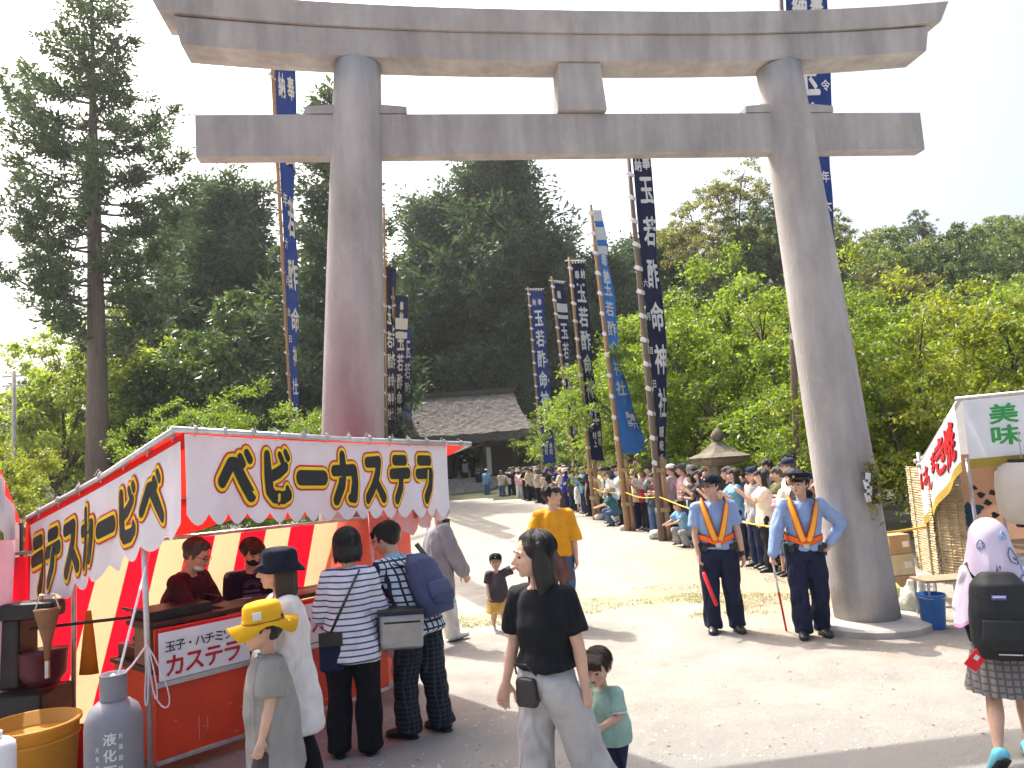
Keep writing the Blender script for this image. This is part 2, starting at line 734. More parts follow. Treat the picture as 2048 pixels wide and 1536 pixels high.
def scatter_stones():
    n = 9000
    y = 5.2 + (nr.rand(n) ** 1.6) * 13
    x = (nr.rand(n) - 0.48) * (y * 1.25)
    s = 0.004 + nr.rand(n) ** 3 * 0.012
    base = np.array([(1, 0, 0), (0, 1, 0), (-1, 0, 0), (0, -1, 0), (0, 0, .8), (0, 0, -.5)], float)
    fc = np.array([(0, 1, 4), (1, 2, 4), (2, 3, 4), (3, 0, 4)])
    a = nr.rand(n) * 6.28
    V = np.zeros((n, 5, 3))
    jit = 0.7 + 0.6 * nr.rand(n, 5, 3)
    for k in range(5):
        bx, by, bz = base[k]
        V[:, k, 0] = x + s * (bx * np.cos(a) - by * np.sin(a)) * jit[:, k, 0]
        V[:, k, 1] = y + s * (bx * np.sin(a) + by * np.cos(a)) * jit[:, k, 1]
        V[:, k, 2] = s * bz * jit[:, k, 2] * 0.9 + 0.001
    F = (np.arange(n)[:, None, None] * 5 + fc[None]).reshape(-1, 3)
    return raw_mesh('gravel', V.reshape(-1, 3), F)


M_STONE = mat('gravel_stone', (0.36, 0.33, 0.28), rough=0.9, var=0.3, island=0.35)
tag(link('gravel', scatter_stones(), M_STONE), 'loose pale gravel scattered over the shrine forecourt', 'gravel', kind='stuff')


def litter_mesh(n):
    V, F = [], []
    for i in range(n):
        y = 5.3 + nr.rand() ** 1.4 * 22
        x = (nr.rand() - 0.45) * y * 1.1
        a, s_ = nr.rand() * 6.28, 0.008 + 0.016 * nr.rand()
        c_, q_ = math.cos(a), math.sin(a)
        o = len(V)
        for (lx, ly, lz) in ((-1, 0, .003), (0, .42, .004 + .006 * nr.rand()), (1, 0, .004), (0, -.42, .004 + .006 * nr.rand())):
            V.append((x + s_ * (lx * c_ - ly * q_), y + s_ * (lx * q_ + ly * c_), lz))
        F.append((o, o + 1, o + 2, o + 3))
    return raw_mesh('leaf_litter', V, F)


M_LITTER = mat('dry_leaf', (0.17, 0.11, 0.055), rough=0.9, var=0.3, island=0.4)
tag(link('leaf_litter', litter_mesh(420), M_LITTER), 'dry brown leaves scattered thinly over the forecourt', 'leaf litter', kind='stuff')


def grass_mesh(name, zones, n, h):
    V = []
    k = 0
    while k < n:
        cx, cy, rx, ry = zones[nr.randint(len(zones))]
        a, rr = nr.rand() * 6.28, math.sqrt(nr.rand())
        x, y = cx + rx * rr * math.cos(a), cy + ry * rr * math.sin(a)
        if math.sin(x * 3.1 + 1.3 * math.sin(y * 2.3)) + math.sin(y * 4.7 + x) < -0.15:
            continue
        for _ in range(5):
            bx, by = x + nr.normal() * .04, y + nr.normal() * .04
            t = nr.rand() * 6.28
            hh = h * (0.4 + nr.rand())
            w = 0.006
            lx, ly = nr.normal() * .5 * hh, nr.normal() * .5 * hh
            V += [(bx - w * math.cos(t), by - w * math.sin(t), 0), (bx + w * math.cos(t), by + w * math.sin(t), 0), (bx + lx, by + ly, hh)]
        k += 1
    return raw_mesh(name, V, np.arange(len(V)).reshape(-1, 3))


M_GRASS = mat('grass', (0.34, 0.35, 0.14), rough=0.8, var=0.3, trans=0.35, island=0.3)
tag(link('grass', grass_mesh('grass', [(1.6, 10.9, 2.0, 1.0), (2.6, 10.2, 1.2, 0.8), (-0.6, 10.3, 1.4, 0.6), (4.3, 12.5, 0.8, 3.0)], 1500, 0.022), M_GRASS),
    'thin worn grass in patches on the bare forecourt', 'grass', kind='stuff')

# ================================================================== TORII GATE
M_TORII = mat('torii_concrete', (0.355, 0.338, 0.328), rough=0.9, var=0.24, scale=2.6, bump=0.35, bscale=45, spec=0.2, stretch=(1, 1, 0.35))
M_SLAB = mat('slab_concrete', (0.42, 0.39, 0.35), rough=0.92, var=0.18, scale=5, bump=0.3, bscale=50)


def torii_weather():
    """Rain streaks and hairline seams of the old cast concrete."""
    nt = M_TORII.node_tree
    N, L = nt.nodes, nt.links
    p = next(n for n in N if n.type == 'BSDF_PRINCIPLED')
    old = p.inputs['Base Color'].links[0].from_socket
    tc = N.new('ShaderNodeTexCoord')
    mp = N.new('ShaderNodeMapping')
    mp.inputs['Scale'].default_value = (9, 9, 0.5)
    L.new(tc.outputs['Object'], mp.inputs['Vector'])
    nz = N.new('ShaderNodeTexNoise')
    nz.inputs['Scale'].default_value = 1.0
    nz.inputs['Detail'].default_value = 6
    L.new(mp.outputs[0], nz.inputs['Vector'])
    rp = N.new('ShaderNodeValToRGB')
    rp.color_ramp.elements[0].position = 0.38
    rp.color_ramp.elements[1].position = 0.62
    rp.color_ramp.elements[0].color = (0.93, 0.93, 0.94, 1)
    rp.color_ramp.elements[1].color = (1.04, 1.03, 1.02, 1)
    L.new(nz.outputs['Fac'], rp.inputs['Fac'])
    mx = N.new('ShaderNodeMix')
    mx.data_type = 'RGBA'
    mx.blend_type = 'MULTIPLY'
    mx.inputs[0].default_value = 1.0
    L.new(old, mx.inputs[6])
    L.new(rp.outputs[0], mx.inputs[7])
    vo = N.new('ShaderNodeTexVoronoi')
    vo.feature = 'DISTANCE_TO_EDGE'
    vo.inputs['Scale'].default_value = 0.8
    wn = N.new('ShaderNodeTexNoise')
    wn.inputs['Scale'].default_value = 3.0
    wn.inputs['Detail'].default_value = 6
    ad = N.new('ShaderNodeVectorMath')
    ad.operation = 'MULTIPLY_ADD'
    ad.inputs[1].default_value = (0.35, 0.35, 0.35)
    L.new(tc.outputs['Object'], wn.inputs['Vector'])
    L.new(wn.outputs['Color'], ad.inputs[0])
    L.new(tc.outputs['Object'], ad.inputs[2])
    L.new(ad.outputs[0], vo.inputs['Vector'])
    cr = N.new('ShaderNodeValToRGB')
    cr.color_ramp.elements[0].position = 0.0
    cr.color_ramp.elements[1].position = 0.012
    cr.color_ramp.elements[0].color = (1.06, 1.06, 1.05, 1)
    cr.color_ramp.elements[1].color = (1, 1, 1, 1)
    L.new(vo.outputs['Distance'], cr.inputs['Fac'])
    m2 = N.new('ShaderNodeMix')
    m2.data_type = 'RGBA'
    m2.blend_type = 'MULTIPLY'
    m2.inputs[0].default_value = 1.0
    L.new(mx.outputs[2], m2.inputs[6])
    L.new(cr.outputs[0], m2.inputs[7])
    L.new(m2.outputs[2], p.inputs['Base Color'])


torii_weather()
TH = R(7.964)
torii = thing('torii_gate', 'large weathered grey concrete torii gate spanning the shrine approach', 'torii gate', (0.945, 8.108, 0), TH)


def torii_pillar(sgn):
    b = B()
    pts, rad = [], []
    for i in range(15):
        z = 0.06 + (6.30 - 0.06) * i / 14
        t = z / 6.3
        pts.append((sgn * (2.743 - 0.056 * z), 0, z))
        rad.append(0.335 - 0.088 * t + 0.012 * math.sin(t * math.pi))
    b.tube(pts, rad, n=48)
    b.build('pillar', M_TORII, torii, smooth=True)
    s = B()
    s.lathe([(0.62, 0.0), (0.62, 0.06), (0.58, 0.08), (0.34, 0.10)], (sgn * 2.743, 0, 0), n=40)
    s.build('base_slab', M_SLAB, torii)


for s_ in (-1, 1):
    torii_pillar(s_)


def torii_beam(name, half0, half1, z0, z1, t0, t1, rise, rise_p=2.6, n=40):
    """Curved lintel: ends rise, end faces slant outwards to the top."""
    b = B()
    vs, fs = [], []
    for i in range(n + 1):
        k = -1 + 2 * i / n
        up = rise * abs(k) ** rise_p
        for (hh, z, t) in ((half0, z0, t0), (half1, z1, t1)):
            vs += [V3(k * hh, -t, z + up), V3(k * hh, t, z + up)]
    for i in range(n):
        a, c = i * 4, (i + 1) * 4
        fs += [(a, c, c + 1, a + 1), (a + 2, a + 3, c + 3, c + 2), (a, a + 2, c + 2, c), (a + 1, c + 1, c + 3, a + 3)]
    fs += [(0, 1, 3, 2), (n * 4, n * 4 + 2, n * 4 + 3, n * 4 + 1)]
    b._add(vs, fs)
    return b.build(name, M_TORII, torii, bevel=0.008)


torii_beam('shimaki_beam', 4.14, 4.20, 6.285, 6.583, 0.19, 0.20, 0.15)
torii_beam('kasagi_beam', 4.34, 4.46, 6.585, 6.83, 0.235, 0.255, 0.19)
nb = B()
nb.box((0, 0, 5.51), (8.09, 0.18, 0.455))
nb.build('nuki_beam', M_TORII, torii, bevel=0.012)
gz = B()
gz.prism([(-0.27, -0.16, 5.742), (0.27, -0.16, 5.742), (0.235, -0.16, 6.283), (-0.235, -0.16, 6.283)], (0, -0.16, 0), (0, 0.16, 0))
gz.build('centre_strut', M_TORII, torii, bevel=0.01)
for s_ in (-1, 1):
    xp = s_ * (2.743 - 0.056 * 5.7)
    for q in (-1, 1):
        k = B()
        k.prism([(xp + q * 0.20, -0.10, 5.741), (xp + q * 0.53, -0.10, 5.741), (xp + q * 0.53, -0.10, 5.815), (xp + q * 0.20, -0.10, 5.845)], (0, -0.1, 0), (0, 0.1, 0))
        k.build('wedge', M_TORII, torii, bevel=0.006)

# ================================================================== THATCHED SHRINE GATE
M_THATCH = mat('thatch', (0.135, 0.125, 0.115), rough=1.0, var=0.4, scale=2.5, bump=1.0, bscale=22, spec=0.1, stretch=(1.2, 1.2, 5))
M_OLDWOOD = mat('old_wood', (0.085, 0.066, 0.05), rough=0.85, var=0.3, scale=5, bump=0.3, stretch=(4, 4, 0.6))
M_STEP = mat('step_stone', (0.34, 0.32, 0.28), rough=0.95, var=0.25, scale=4, bump=0.4, bscale=30)
GY = 55.0
_el, _er = at(800, 866, GY), at(1068, 852, GY)
GX = (_el.x + _er.x) / 2
gate = thing('shrine_gate', 'old wooden shrine gate with a thick grey thatched roof behind the crowd', 'shrine gate', (GX, GY, 0))


def gate_roof():
    nu, nv = 60, 26
    hw_e, hw_r = 4.85, 3.55
    ze, zr = 4.05, 7.0
    rows = []
    rr = np.random.RandomState(4)
    ph = rr.rand(12) * 6.28

    def bumpy(u, v):
        return 0.03 * math.sin(u * 31 + ph[0] + 2 * math.sin(v * 17)) * math.sin(v * 23 + ph[1]) + 0.025 * math.sin(u * 67 + ph[2]) * math.sin(v * 41 + u * 9) + rr.uniform(-.035, .035)
    V, F = [], []
    # section runs from the ridge over the front slope to the eave, then round under
    def sect(u, side):
        out = []
        for j in range(nv + 1):
            t = j / nv
            z = zr + (ze - zr) * (0.12 * t + 0.88 * t ** 1.25 if False else t) - 0.30 * math.sin(t * math.pi)
            d = 0.35 + (4.3 - 0.35) * t
            hw = hw_r + (hw_e - hw_r) * t ** 1.3
            sag = 0.14 * (abs(2 * u - 1) ** 2.5) * t
            out.append((hw * (2 * u - 1), side * -d, z + sag + bumpy(u, t)))
        z = ze
        sag = 0.14 * (abs(2 * u - 1) ** 2.5)
        out.append((hw_e * (2 * u - 1), side * -4.22, z - 0.55 + sag + 0.03 * math.sin(u * 50)))
        out.append(((hw_e - 0.7) * (2 * u - 1), side * -3.0, z - 0.62 + sag))
        out.append(((hw_e - 0.9) * (2 * u - 1), 0, z - 0.6 + sag))
        return out
    for side in (1, -1):
        o = len(V)
        m = nv + 4
        for i in range(nu + 1):
            V += sect(i / nu, side)
        for i in range(nu):
            for j in range(m - 1):
                a = o + i * m + j
                F.append((a, a + 1, a + m + 1, a + m))
        # hipped ends
    b = B()
    b._add(V, F)
    m = nv + 4
    nU = nu + 1
    for e in (0, nu):
        A = [e * m + j for j in range(m)]
        C = [nU * m + e * m + j for j in range(m)]
        for j in range(m - 1):
            b.F.append((A[j], A[j + 1], C[j + 1], C[j]))
    r = b.build('thatched_roof', M_THATCH, gate)
    rb = B()
    rb.box((0, 0, 7.10), (7.3, 0.9, 0.24))
    rb.box((0, 0, 7.27), (7.5, 0.5, 0.16))
    rb.build('ridge_cap', M_OLDWOOD, r)
    for x in (-3.55, 3.55):
        f = B()
        f.box((x, 0, 7.25), (0.16, 0.7, 0.5))
        f.build('ridge_end', M_OLDWOOD, r)


gate_roof()
FL_Z = 1.15
pf = B()
pf.box((0, 0, FL_Z / 2 - 0.02), (9.2, 6.2, FL_Z))
pf.build('platform', M_STEP, gate)
for x in (-3.3, -1.25, 1.25, 3.3):
    for y in (-1.9, 1.9):
        c = B()
        c.tube([(x, y, FL_Z), (x, y, 3.55)], 0.19, n=14)
        c.build('column', M_OLDWOOD, gate, smooth=True)
for y in (-1.9, 1.9):
    t = B()
    t.box((0, y, 3.42), (7.4, 0.26, 0.34))
    t.build('tie_beam', M_OLDWOOD, gate)
for x0, x1 in ((-3.1, -1.45), (1.45, 3.1)):
    w = B()
    w.box(((x0 + x1) / 2, -0.6, 2.25), (x1 - x0, 0.1, 2.1))
    w.build('wall_panel', M_OLDWOOD, gate)
    for k in range(7):
        s = B()
        s.box((x0 + 0.12 + k * 0.235, -1.9, 1.95), (0.07, 0.07, 1.5))
        s.build('lattice_bar', M_OLDWOOD, gate)
M_ROPE = mat('straw_rope', (0.38, 0.29, 0.15), rough=0.95, var=0.3, scale=30, bump=0.6, bscale=90)
sr = B()
sr.tube([(-1.3 + 2.6 * i / 16, -2.12, 3.45 - 0.28 * math.sin(i / 16 * math.pi)) for i in range(17)], [0.05 + 0.05 * math.sin(i / 16 * math.pi) for i in range(17)], n=8)
sr.build('straw_rope', M_ROPE, gate)
nbp = B()
nbp.box((1.52, -2.12, 2.2), (0.32, 0.04, 1.9))
nbp.build('notice_board', mat('white_board', (0.7, 0.7, 0.66), rough=0.6), gate)

steps = thing('stone_steps', 'low broad stone steps leading up to the thatched gate', 'steps', (GX, GY - 3.15, 0))
NST = 7
for i in range(NST):
    hz = FL_Z * (i + 1) / NST
    d = 0.42
    b = B()
    b.box((0, -(NST - 1 - i) * d - d / 2, hz / 2), (7.6, d - 0.012, hz))
    b.build('step', M_STEP, steps, bevel=0.02)
# ================================================================== TREES
def leaf_mat(name, col, tcol, trans=0.45, island=0.35, rough=0.45):
    return mat(name, col, rough=rough, var=0.25, scale=0.6, island=island, trans=trans, tcol=tcol, spec=0.45)


LM_CHERRY = leaf_mat('leaf_cherry', (0.125, 0.195, 0.038), (1.9, 1.8, 0.6), 0.5)
LM_CHERRY2 = leaf_mat('leaf_cherry_yellow', (0.165, 0.210, 0.04), (1.8, 1.7, 0.5), 0.5)
LM_CEDAR = leaf_mat('needles_cedar', (0.085, 0.128, 0.072), (1.5, 1.6, 0.8), 0.25, 0.3, 0.65)
LM_DARK = leaf_mat('needles_dark', (0.072, 0.120, 0.060), (1.4, 1.5, 0.8), 0.25, 0.3, 0.65)
LM_HILL = leaf_mat('leaf_evergreen', (0.140, 0.200, 0.060), (1.6, 1.6, 0.7), 0.35, 0.35)
LM_HILL2 = leaf_mat('leaf_evergreen_dark', (0.085, 0.135, 0.052), (1.5, 1.6, 0.8), 0.3, 0.35)
LM_OLIVE = leaf_mat('leaf_olive', (0.185, 0.205, 0.075), (1.6, 1.5, 0.7), 0.4, 0.35)
LM_YGREEN = leaf_mat('leaf_yellow_green', (0.215, 0.275, 0.075), (1.6, 1.65, 0.6), 0.55, 0.3)
M_BARK = mat('bark', (0.085, 0.068, 0.055), rough=0.95, var=0.35, scale=4, bump=0.8, bscale=14, stretch=(3, 3, 0.5))
M_CBARK = mat('cedar_bark', (0.16, 0.125, 0.105), rough=0.95, var=0.3, scale=4, bump=0.8, bscale=14, stretch=(5, 5, 0.3))


def leaves_from(P, D, ln, wd, rs, flat=0.5):
    """P: leaf bases (n,3); D: leaf directions (n,3). One folded diamond each."""
    n = len(P)
    D = D / (np.linalg.norm(D, axis=1, keepdims=True) + 1e-9)
    up = np.tile(np.array([0, 0, 1.0]), (n, 1)) * flat + rs.normal(size=(n, 3)) * (1 - flat * 0.5)
    S = np.cross(D, up)
    S /= (np.linalg.norm(S, axis=1, keepdims=True) + 1e-9)
    Nn = np.cross(S, D)
    l = (ln * (0.4 + 1.1 * rs.rand(n) ** 1.3))[:, None]
    w = (wd * (0.6 + 0.8 * rs.rand(n)))[:, None]
    V = np.stack([P, P + D * l * 0.45 + S * w + Nn * w * 0.35, P + D * l - Nn * l * 0.1, P + D * l * 0.45 - S * w + Nn * w * 0.35], 1).reshape(-1, 3)
    F = np.arange(4 * n).reshape(-1, 4)
    return V, F


def broad_tree(name, seed, H, Rw, nclump, per, leaf, trunk_h, trunk_r, layer=0.0, base=0.28, lean=0.0, squash=0.75, spray=0.55):
    """Returns (trunk mesh, crown mesh) of a broadleaf tree of height H and crown radius Rw."""
    rs = np.random.RandomState(seed)
    # uneven crown outline: a few overlapping lobes
    lobes = []
    for k in range(7):
        a = 2 * math.pi * k / 7 + rs.rand() * 0.9
        d = Rw * (0.25 + 0.45 * rs.rand())
        lobes.append((d * math.cos(a) + lean, d * math.sin(a), H * (base + 0.22 + 0.42 * rs.rand()), Rw * (0.38 + 0.25 * rs.rand())))
    lobes.append((lean * 1.2, 0, H * 0.80, Rw * 0.42))
    C = []
    while len(C) < nclump:
        lx, ly, lz, lr = lobes[rs.randint(len(lobes))]
        v = rs.normal(size=3)
        v /= np.linalg.norm(v)
        r = lr * (0.55 + 0.50 * rs.rand() ** 0.7)
        p = np.array([lx + v[0] * r, ly + v[1] * r, lz + v[2] * r * squash])
        if p[2] < H * base * 0.7 or p[2] > H * 1.03:
            continue
        C.append(p)
    C = np.array(C)
    ctr = np.array([lean * .6, 0, H * 0.45])
    P, D = [], []
    for c in C:
        out = c - ctr
        out /= np.linalg.norm(out) + 1e-9
        nb = 4
        for q in range(nb):
            d = out * 0.7 + rs.normal(size=3) * 0.6
            d[2] = d[2] * 0.5 - 0.05
            d /= np.linalg.norm(d)
            m = per // nb
            t = rs.rand(m) ** 0.8
            L_ = spray * (0.6 + 0.8 * rs.rand()) * Rw * 0.28
            pts = c + d * (t * L_)[:, None] + rs.normal(size=(m, 3)) * (0.05 * Rw * (0.35 + 0.5 * t))[:, None] * np.array([1, 1, 0.55])
            pts[:, 2] -= (t ** 2) * L_ * 0.25
            dd = d * 0.6 + rs.normal(size=(m, 3)) * 0.75 + np.array([0, 0, -0.35])
            P.append(pts)
            D.append(dd)
    P, D = np.concatenate(P), np.concatenate(D)
    V, F = leaves_from(P, D, leaf, leaf * 0.24, rs)
    crown = raw_mesh(name + '_crown', V, F)
    b = B()
    b.tube([(0, 0, -0.2), (lean * .1, 0, trunk_h * 0.5), (lean * 0.3, 0, trunk_h)], [trunk_r * 1.25, trunk_r, trunk_r * 0.8], n=10)
    top = V3(lean * .3, 0, trunk_h)
    for (lx, ly, lz, lr) in lobes:
        e = V3(lx, ly, lz)
        mid = top.lerp(e, 0.5) + V3(rs.normal() * .15, rs.normal() * .15, -0.10 * H * rs.rand())
        b.tube([top - V3(0, 0, trunk_h * 0.25 * rs.rand()), mid, e], [trunk_r * 0.6, trunk_r * 0.36, trunk_r * 0.15], n=7)
        idx = np.argsort(((C - np.array(e)) ** 2).sum(1))[:9]
        for i in idx:
            c = V3(*C[i])
            b.tube([e.lerp(mid, 0.35 * rs.rand()), (e + c) / 2 + V3(0, 0, 0.05), c], [trunk_r * 0.15, trunk_r * 0.09, trunk_r * 0.03], n=5)
    tr = b.mesh(name + '_trunk')
    tr.polygons.foreach_set('use_smooth', [True] * len(tr.polygons))
    return tr, crown


def cedar_tree(name, seed, H, z0, Rw, nb, trunk_r, leafs=22, clump=0.55, leaf=0.30, gap=0.0, droop=0.15, shape='cone', spread=1.0):
    """Japanese cedar: straight trunk, short limbs carrying puffs of needle sprays."""
    rs = np.random.RandomState(seed)
    b = B()
    b.tube([(0, 0, -0.3), (0.05, 0, H * 0.3), (-0.05, 0.03, H * 0.65), (0, 0, H * 0.985)], [trunk_r * 1.2, trunk_r * 0.9, trunk_r * 0.55, trunk_r * 0.06], n=12)
    P, D = [], []
    for i in range(nb):
        t = (i + rs.rand()) / nb
        z = z0 + (H - z0) * t
        if shape == 'cone':
            rad = Rw * (1 - t) ** 0.75 * (0.45 + 0.65 * rs.rand()) + 0.35
            if t < 0.12:
                rad *= 0.55 + 0.4 * rs.rand()
        else:
            rad = Rw * (math.sin(min(0.93, t * 1.0 + 0.12) * math.pi) ** 0.6) * (0.55 + 0.55 * rs.rand()) + 0.3
        a = i * 2.39996 + rs.normal() * 0.35
        dx, dy = math.cos(a), math.sin(a)
        pts = []
        for k in range(6):
            s = k / 5
            pts.append(V3(dx * rad * s, dy * rad * s, z + rad * (0.10 * s - droop * math.sin(s * math.pi) + 0.18 * s * s)))
        b.tube(pts, [max(0.015, trunk_r * 0.16 * (1 - 0.8 * k / 5)) for k in range(6)], n=5)
        nc = max(2, int(rad * 2.6))
        for c in range(nc):
            s = 0.30 + 0.72 * (c + rs.rand() * 0.8) / nc
            if rs.rand() < gap:
                continue
            f = min(s, 1.0) * 5
            i0 = min(4, int(f))
            p = pts[i0].lerp(pts[i0 + 1], f - i0)
            p = np.array(p) + rs.normal(size=3) * np.array([0.22, 0.22, 0.10]) * clump
            cs = clump * (0.55 + 0.7 * rs.rand())
            m = leafs
            off = rs.normal(size=(m, 3)) * np.array([0.50, 0.50, 0.34]) * cs * spread
            dd = off * 1.3 + np.array([dx * .4, dy * .4, 0.15]) + rs.normal(size=(m, 3)) * 0.35
            P.append(p + off * 0.8)
            D.append(dd)
    P, D = np.concatenate(P), np.concatenate(D)
    V, F = leaves_from(P, D, leaf, leaf * 0.20, rs, 0.2)
    tr = b.mesh(name + '_trunk')
    tr.polygons.foreach_set('use_smooth', [True] * len(tr.polygons))
    return tr, raw_mesh(name + '_crown', V, F)


def plant_tree(name, meshes, loc, label, group=None, rz=0.0, s=1.0, sz=None, lm=None, bark=None, tilt=0.0):
    t = thing(name, label, 'tree', loc, rz, group)
    t.scale = (s, s, sz or s)
    t.rotation_euler = (tilt, 0, rz)
    for nm, me, m in (('trunk', meshes[0], bark or M_BARK), ('crown', meshes[1], lm)):
        if not me.materials:
            me.materials.append(m)
        o = bpy.data.objects.new(nm, me)
        COL.objects.link(o)
        o.parent = t
        o.material_slots[0].link = 'OBJECT'
        o.material_slots[0].material = m
    return t


T_CH = [broad_tree('cherry_a', 11, 7.0, 3.9, 150, 200, 0.125, 1.5, 0.17, base=0.12),
        broad_tree('cherry_b', 12, 6.2, 3.6, 140, 200, 0.125, 1.3, 0.15, base=0.12, lean=0.8),
        broad_tree('cherry_c', 13, 5.2, 3.2, 120, 200, 0.115, 1.1, 0.13, base=0.10)]
T_EV = [broad_tree('evergreen_a', 21, 9.0, 4.2, 150, 60, 0.30, 2.4, 0.2, base=0.15, squash=0.8, spray=0.4),
        broad_tree('evergreen_b', 22, 8.0, 4.6, 150, 60, 0.30, 2.0, 0.2, base=0.12, squash=0.7, spray=0.4),
        broad_tree('evergreen_c', 23, 10.0, 3.8, 150, 60, 0.30, 2.6, 0.22, base=0.2, squash=0.9, spray=0.4)]
T_YG = [broad_tree('yellow_green_a', 51, 9.0, 4.4, 210, 130, 0.20, 2.0, 0.2, base=0.10, squash=0.85, spray=0.35),
        broad_tree('yellow_green_b', 52, 9.5, 4.0, 210, 130, 0.20, 2.2, 0.2, base=0.10, squash=0.95, spray=0.35)]
T_BIG = cedar_tree('tall_cedar', 31, 28.2, 9.0, 5.2, 92, 0.50, leafs=60, clump=0.80, leaf=0.30, gap=0.20, droop=0.10, shape='col', spread=.8)
T_CE = [cedar_tree('cedar_a', 32, 25.5, 3.0, 5.6, 130, 0.5, leafs=50, clump=0.95, leaf=0.38, gap=0.12, shape='cone', spread=.9),
        cedar_tree('cedar_b', 33, 27, 2.0, 7.4, 230, 0.55, leafs=34, clump=1.3, leaf=0.50, gap=0.03, shape='col'),
        cedar_tree('cedar_c', 34, 21, 1.5, 6.2, 170, 0.4, leafs=34, clump=1.2, leaf=0.48, gap=0.03, shape='col')]

# ---- the lone tall cedar on the left
plant_tree('cedar_tree', T_BIG, (at(193, 800, 38).x, 38, 0), 'tallest cedar with bare lower trunk and layered branches behind the castella stall', lm=LM_CEDAR, bark=M_CBARK)


def put(px, y):
    return at(px, 900, y).x


# ---- dark cedars behind: (photo px, distance, kind, height scale, label)
CED = [
    (690, 45, 0, 1.0, 'dark layered cedar spreading to both sides of the left torii pillar'),
    (905, 72, 1, 1.02, 'broad dark cedar left of the pair above the thatched gate roof'),
    (1035, 70, 1, 1.16, 'tallest broad dark cedar directly above the thatched gate roof'),
    (1130, 78, 2, 1.15, 'dark cedar on the right slope of the mass above the gate roof'),
    (905, 84, 2, 1.0, 'dark cedar between the left pillar and the mass above the gate'),
    (1238, 66, 2, 0.92, 'slim dark cedar just left of the tall navy banner top'),
    (1335, 70, 2, 1.03, 'dark pointed cedar just right of the tall navy banner top'),
    (470, 55, 1, 0.88, 'rounded dark cedar between the tall cedar and the blue banner'),
    (395, 60, 2, 1.12, 'dark cedar close right of the tall cedar trunk'),
    (575, 62, 2, 0.86, 'dark cedar directly behind the blue banner pole'),
    (330, 70, 0, 0.66, 'small distant cedar behind the tall cedar trunk'),
    (700, 68, 2, 0.80, 'dark cedar hidden mostly behind the left torii pillar'),
    (975, 84, 1, 0.92, 'dark cedar at the back of the mass above the gate ridge'),
    (1105, 63, 2, 0.62, 'small dark cedar beside the right end of the gate roof'),
]
for i, (px, y, k, s, lab) in enumerate(CED):
    plant_tree('cedar_tree', T_CE[k], (put(px, y), y, 0), lab, 'cedars behind the shrine gate', rnd.random() * 6.28, s * rnd.uniform(.95, 1.05), s, LM_DARK if k != 0 else LM_CEDAR, M_CBARK)

# ---- broadleaf trees on the left
plant_tree('broadleaf_tree', T_YG[0], (put(118, 44), 44, 0), 'yellow-green rounded tree left of the tall cedar trunk', rz=0.4, s=1.36, lm=LM_YGREEN)
plant_tree('broadleaf_tree', T_YG[1], (put(262, 45), 45, 0), 'yellow-green rounded tree right of the tall cedar trunk', rz=2.4, s=1.38, lm=LM_YGREEN)
plant_tree('cherry_tree', T_CH[1], (put(395, 19), 19, 0), 'leafy green cherry above the left part of the castella stall roof', rz=2.0, s=0.68, lm=LM_CHERRY)
plant_tree('cherry_tree', T_CH[0], (put(520, 21), 21, 0), 'leafy green cherry between the blue banner pole and left pillar', rz=4.0, s=0.66, lm=LM_CHERRY)
plant_tree('cherry_tree', T_CH[2], (put(640, 24), 24, 0), 'leafy green cherry right behind the left torii pillar', rz=1.1, s=0.78, lm=LM_CHERRY)
plant_tree('cherry_tree', T_CH[2], (put(15, 17), 17, 0), 'low leafy cherry at the left edge above the striped tent', rz=3.3, s=0.62, lm=LM_CHERRY2)
plant_tree('cherry_tree', T_CH[1], (put(290, 24), 24, 0), 'low leafy cherry right of the tall cedar trunk', rz=5.3, s=0.52, lm=LM_CHERRY)
plant_tree('cherry_tree', T_CH[0], (put(-150, 20), 20, 0), 'leafy cherry whose crown leans in beyond the left stall', rz=0.3, s=0.6, lm=LM_CHERRY)
for i, (px, y, k, s, lab) in enumerate([
        (-60, 62, 1, 1.30, 'dark evergreen at the far left edge behind the utility pole'),
        (40, 70, 0, 1.22, 'dark distant evergreen between utility pole and yellow-green tree'),
        (140, 66, 2, 1.28, 'dark evergreen behind the yellow-green trees'),
        (250, 60, 1, 1.25, 'dark evergreen whose top shows right of the tall trunk'),
        (430, 44, 0, 1.25, 'dark rounded evergreen in the gap left of the blue banner'),
        (500, 46, 2, 1.35, 'tall dark evergreen close left of the blue banner'),
        (340, 48, 1, 1.20, 'dark shaded evergreen behind the low left cherries'),
        (720, 52, 0, 1.0, 'dark evergreen low behind the left torii pillar'),
        (600, 50, 1, 1.0, 'dark evergreen under the left cedar behind the blue banner')]):
    plant_tree('evergreen_tree', T_EV[k], (put(px, y), y, 0), lab, 'evergreens at the left wood', rnd.random() * 6.28, s, s * 1.05, LM_HILL2)

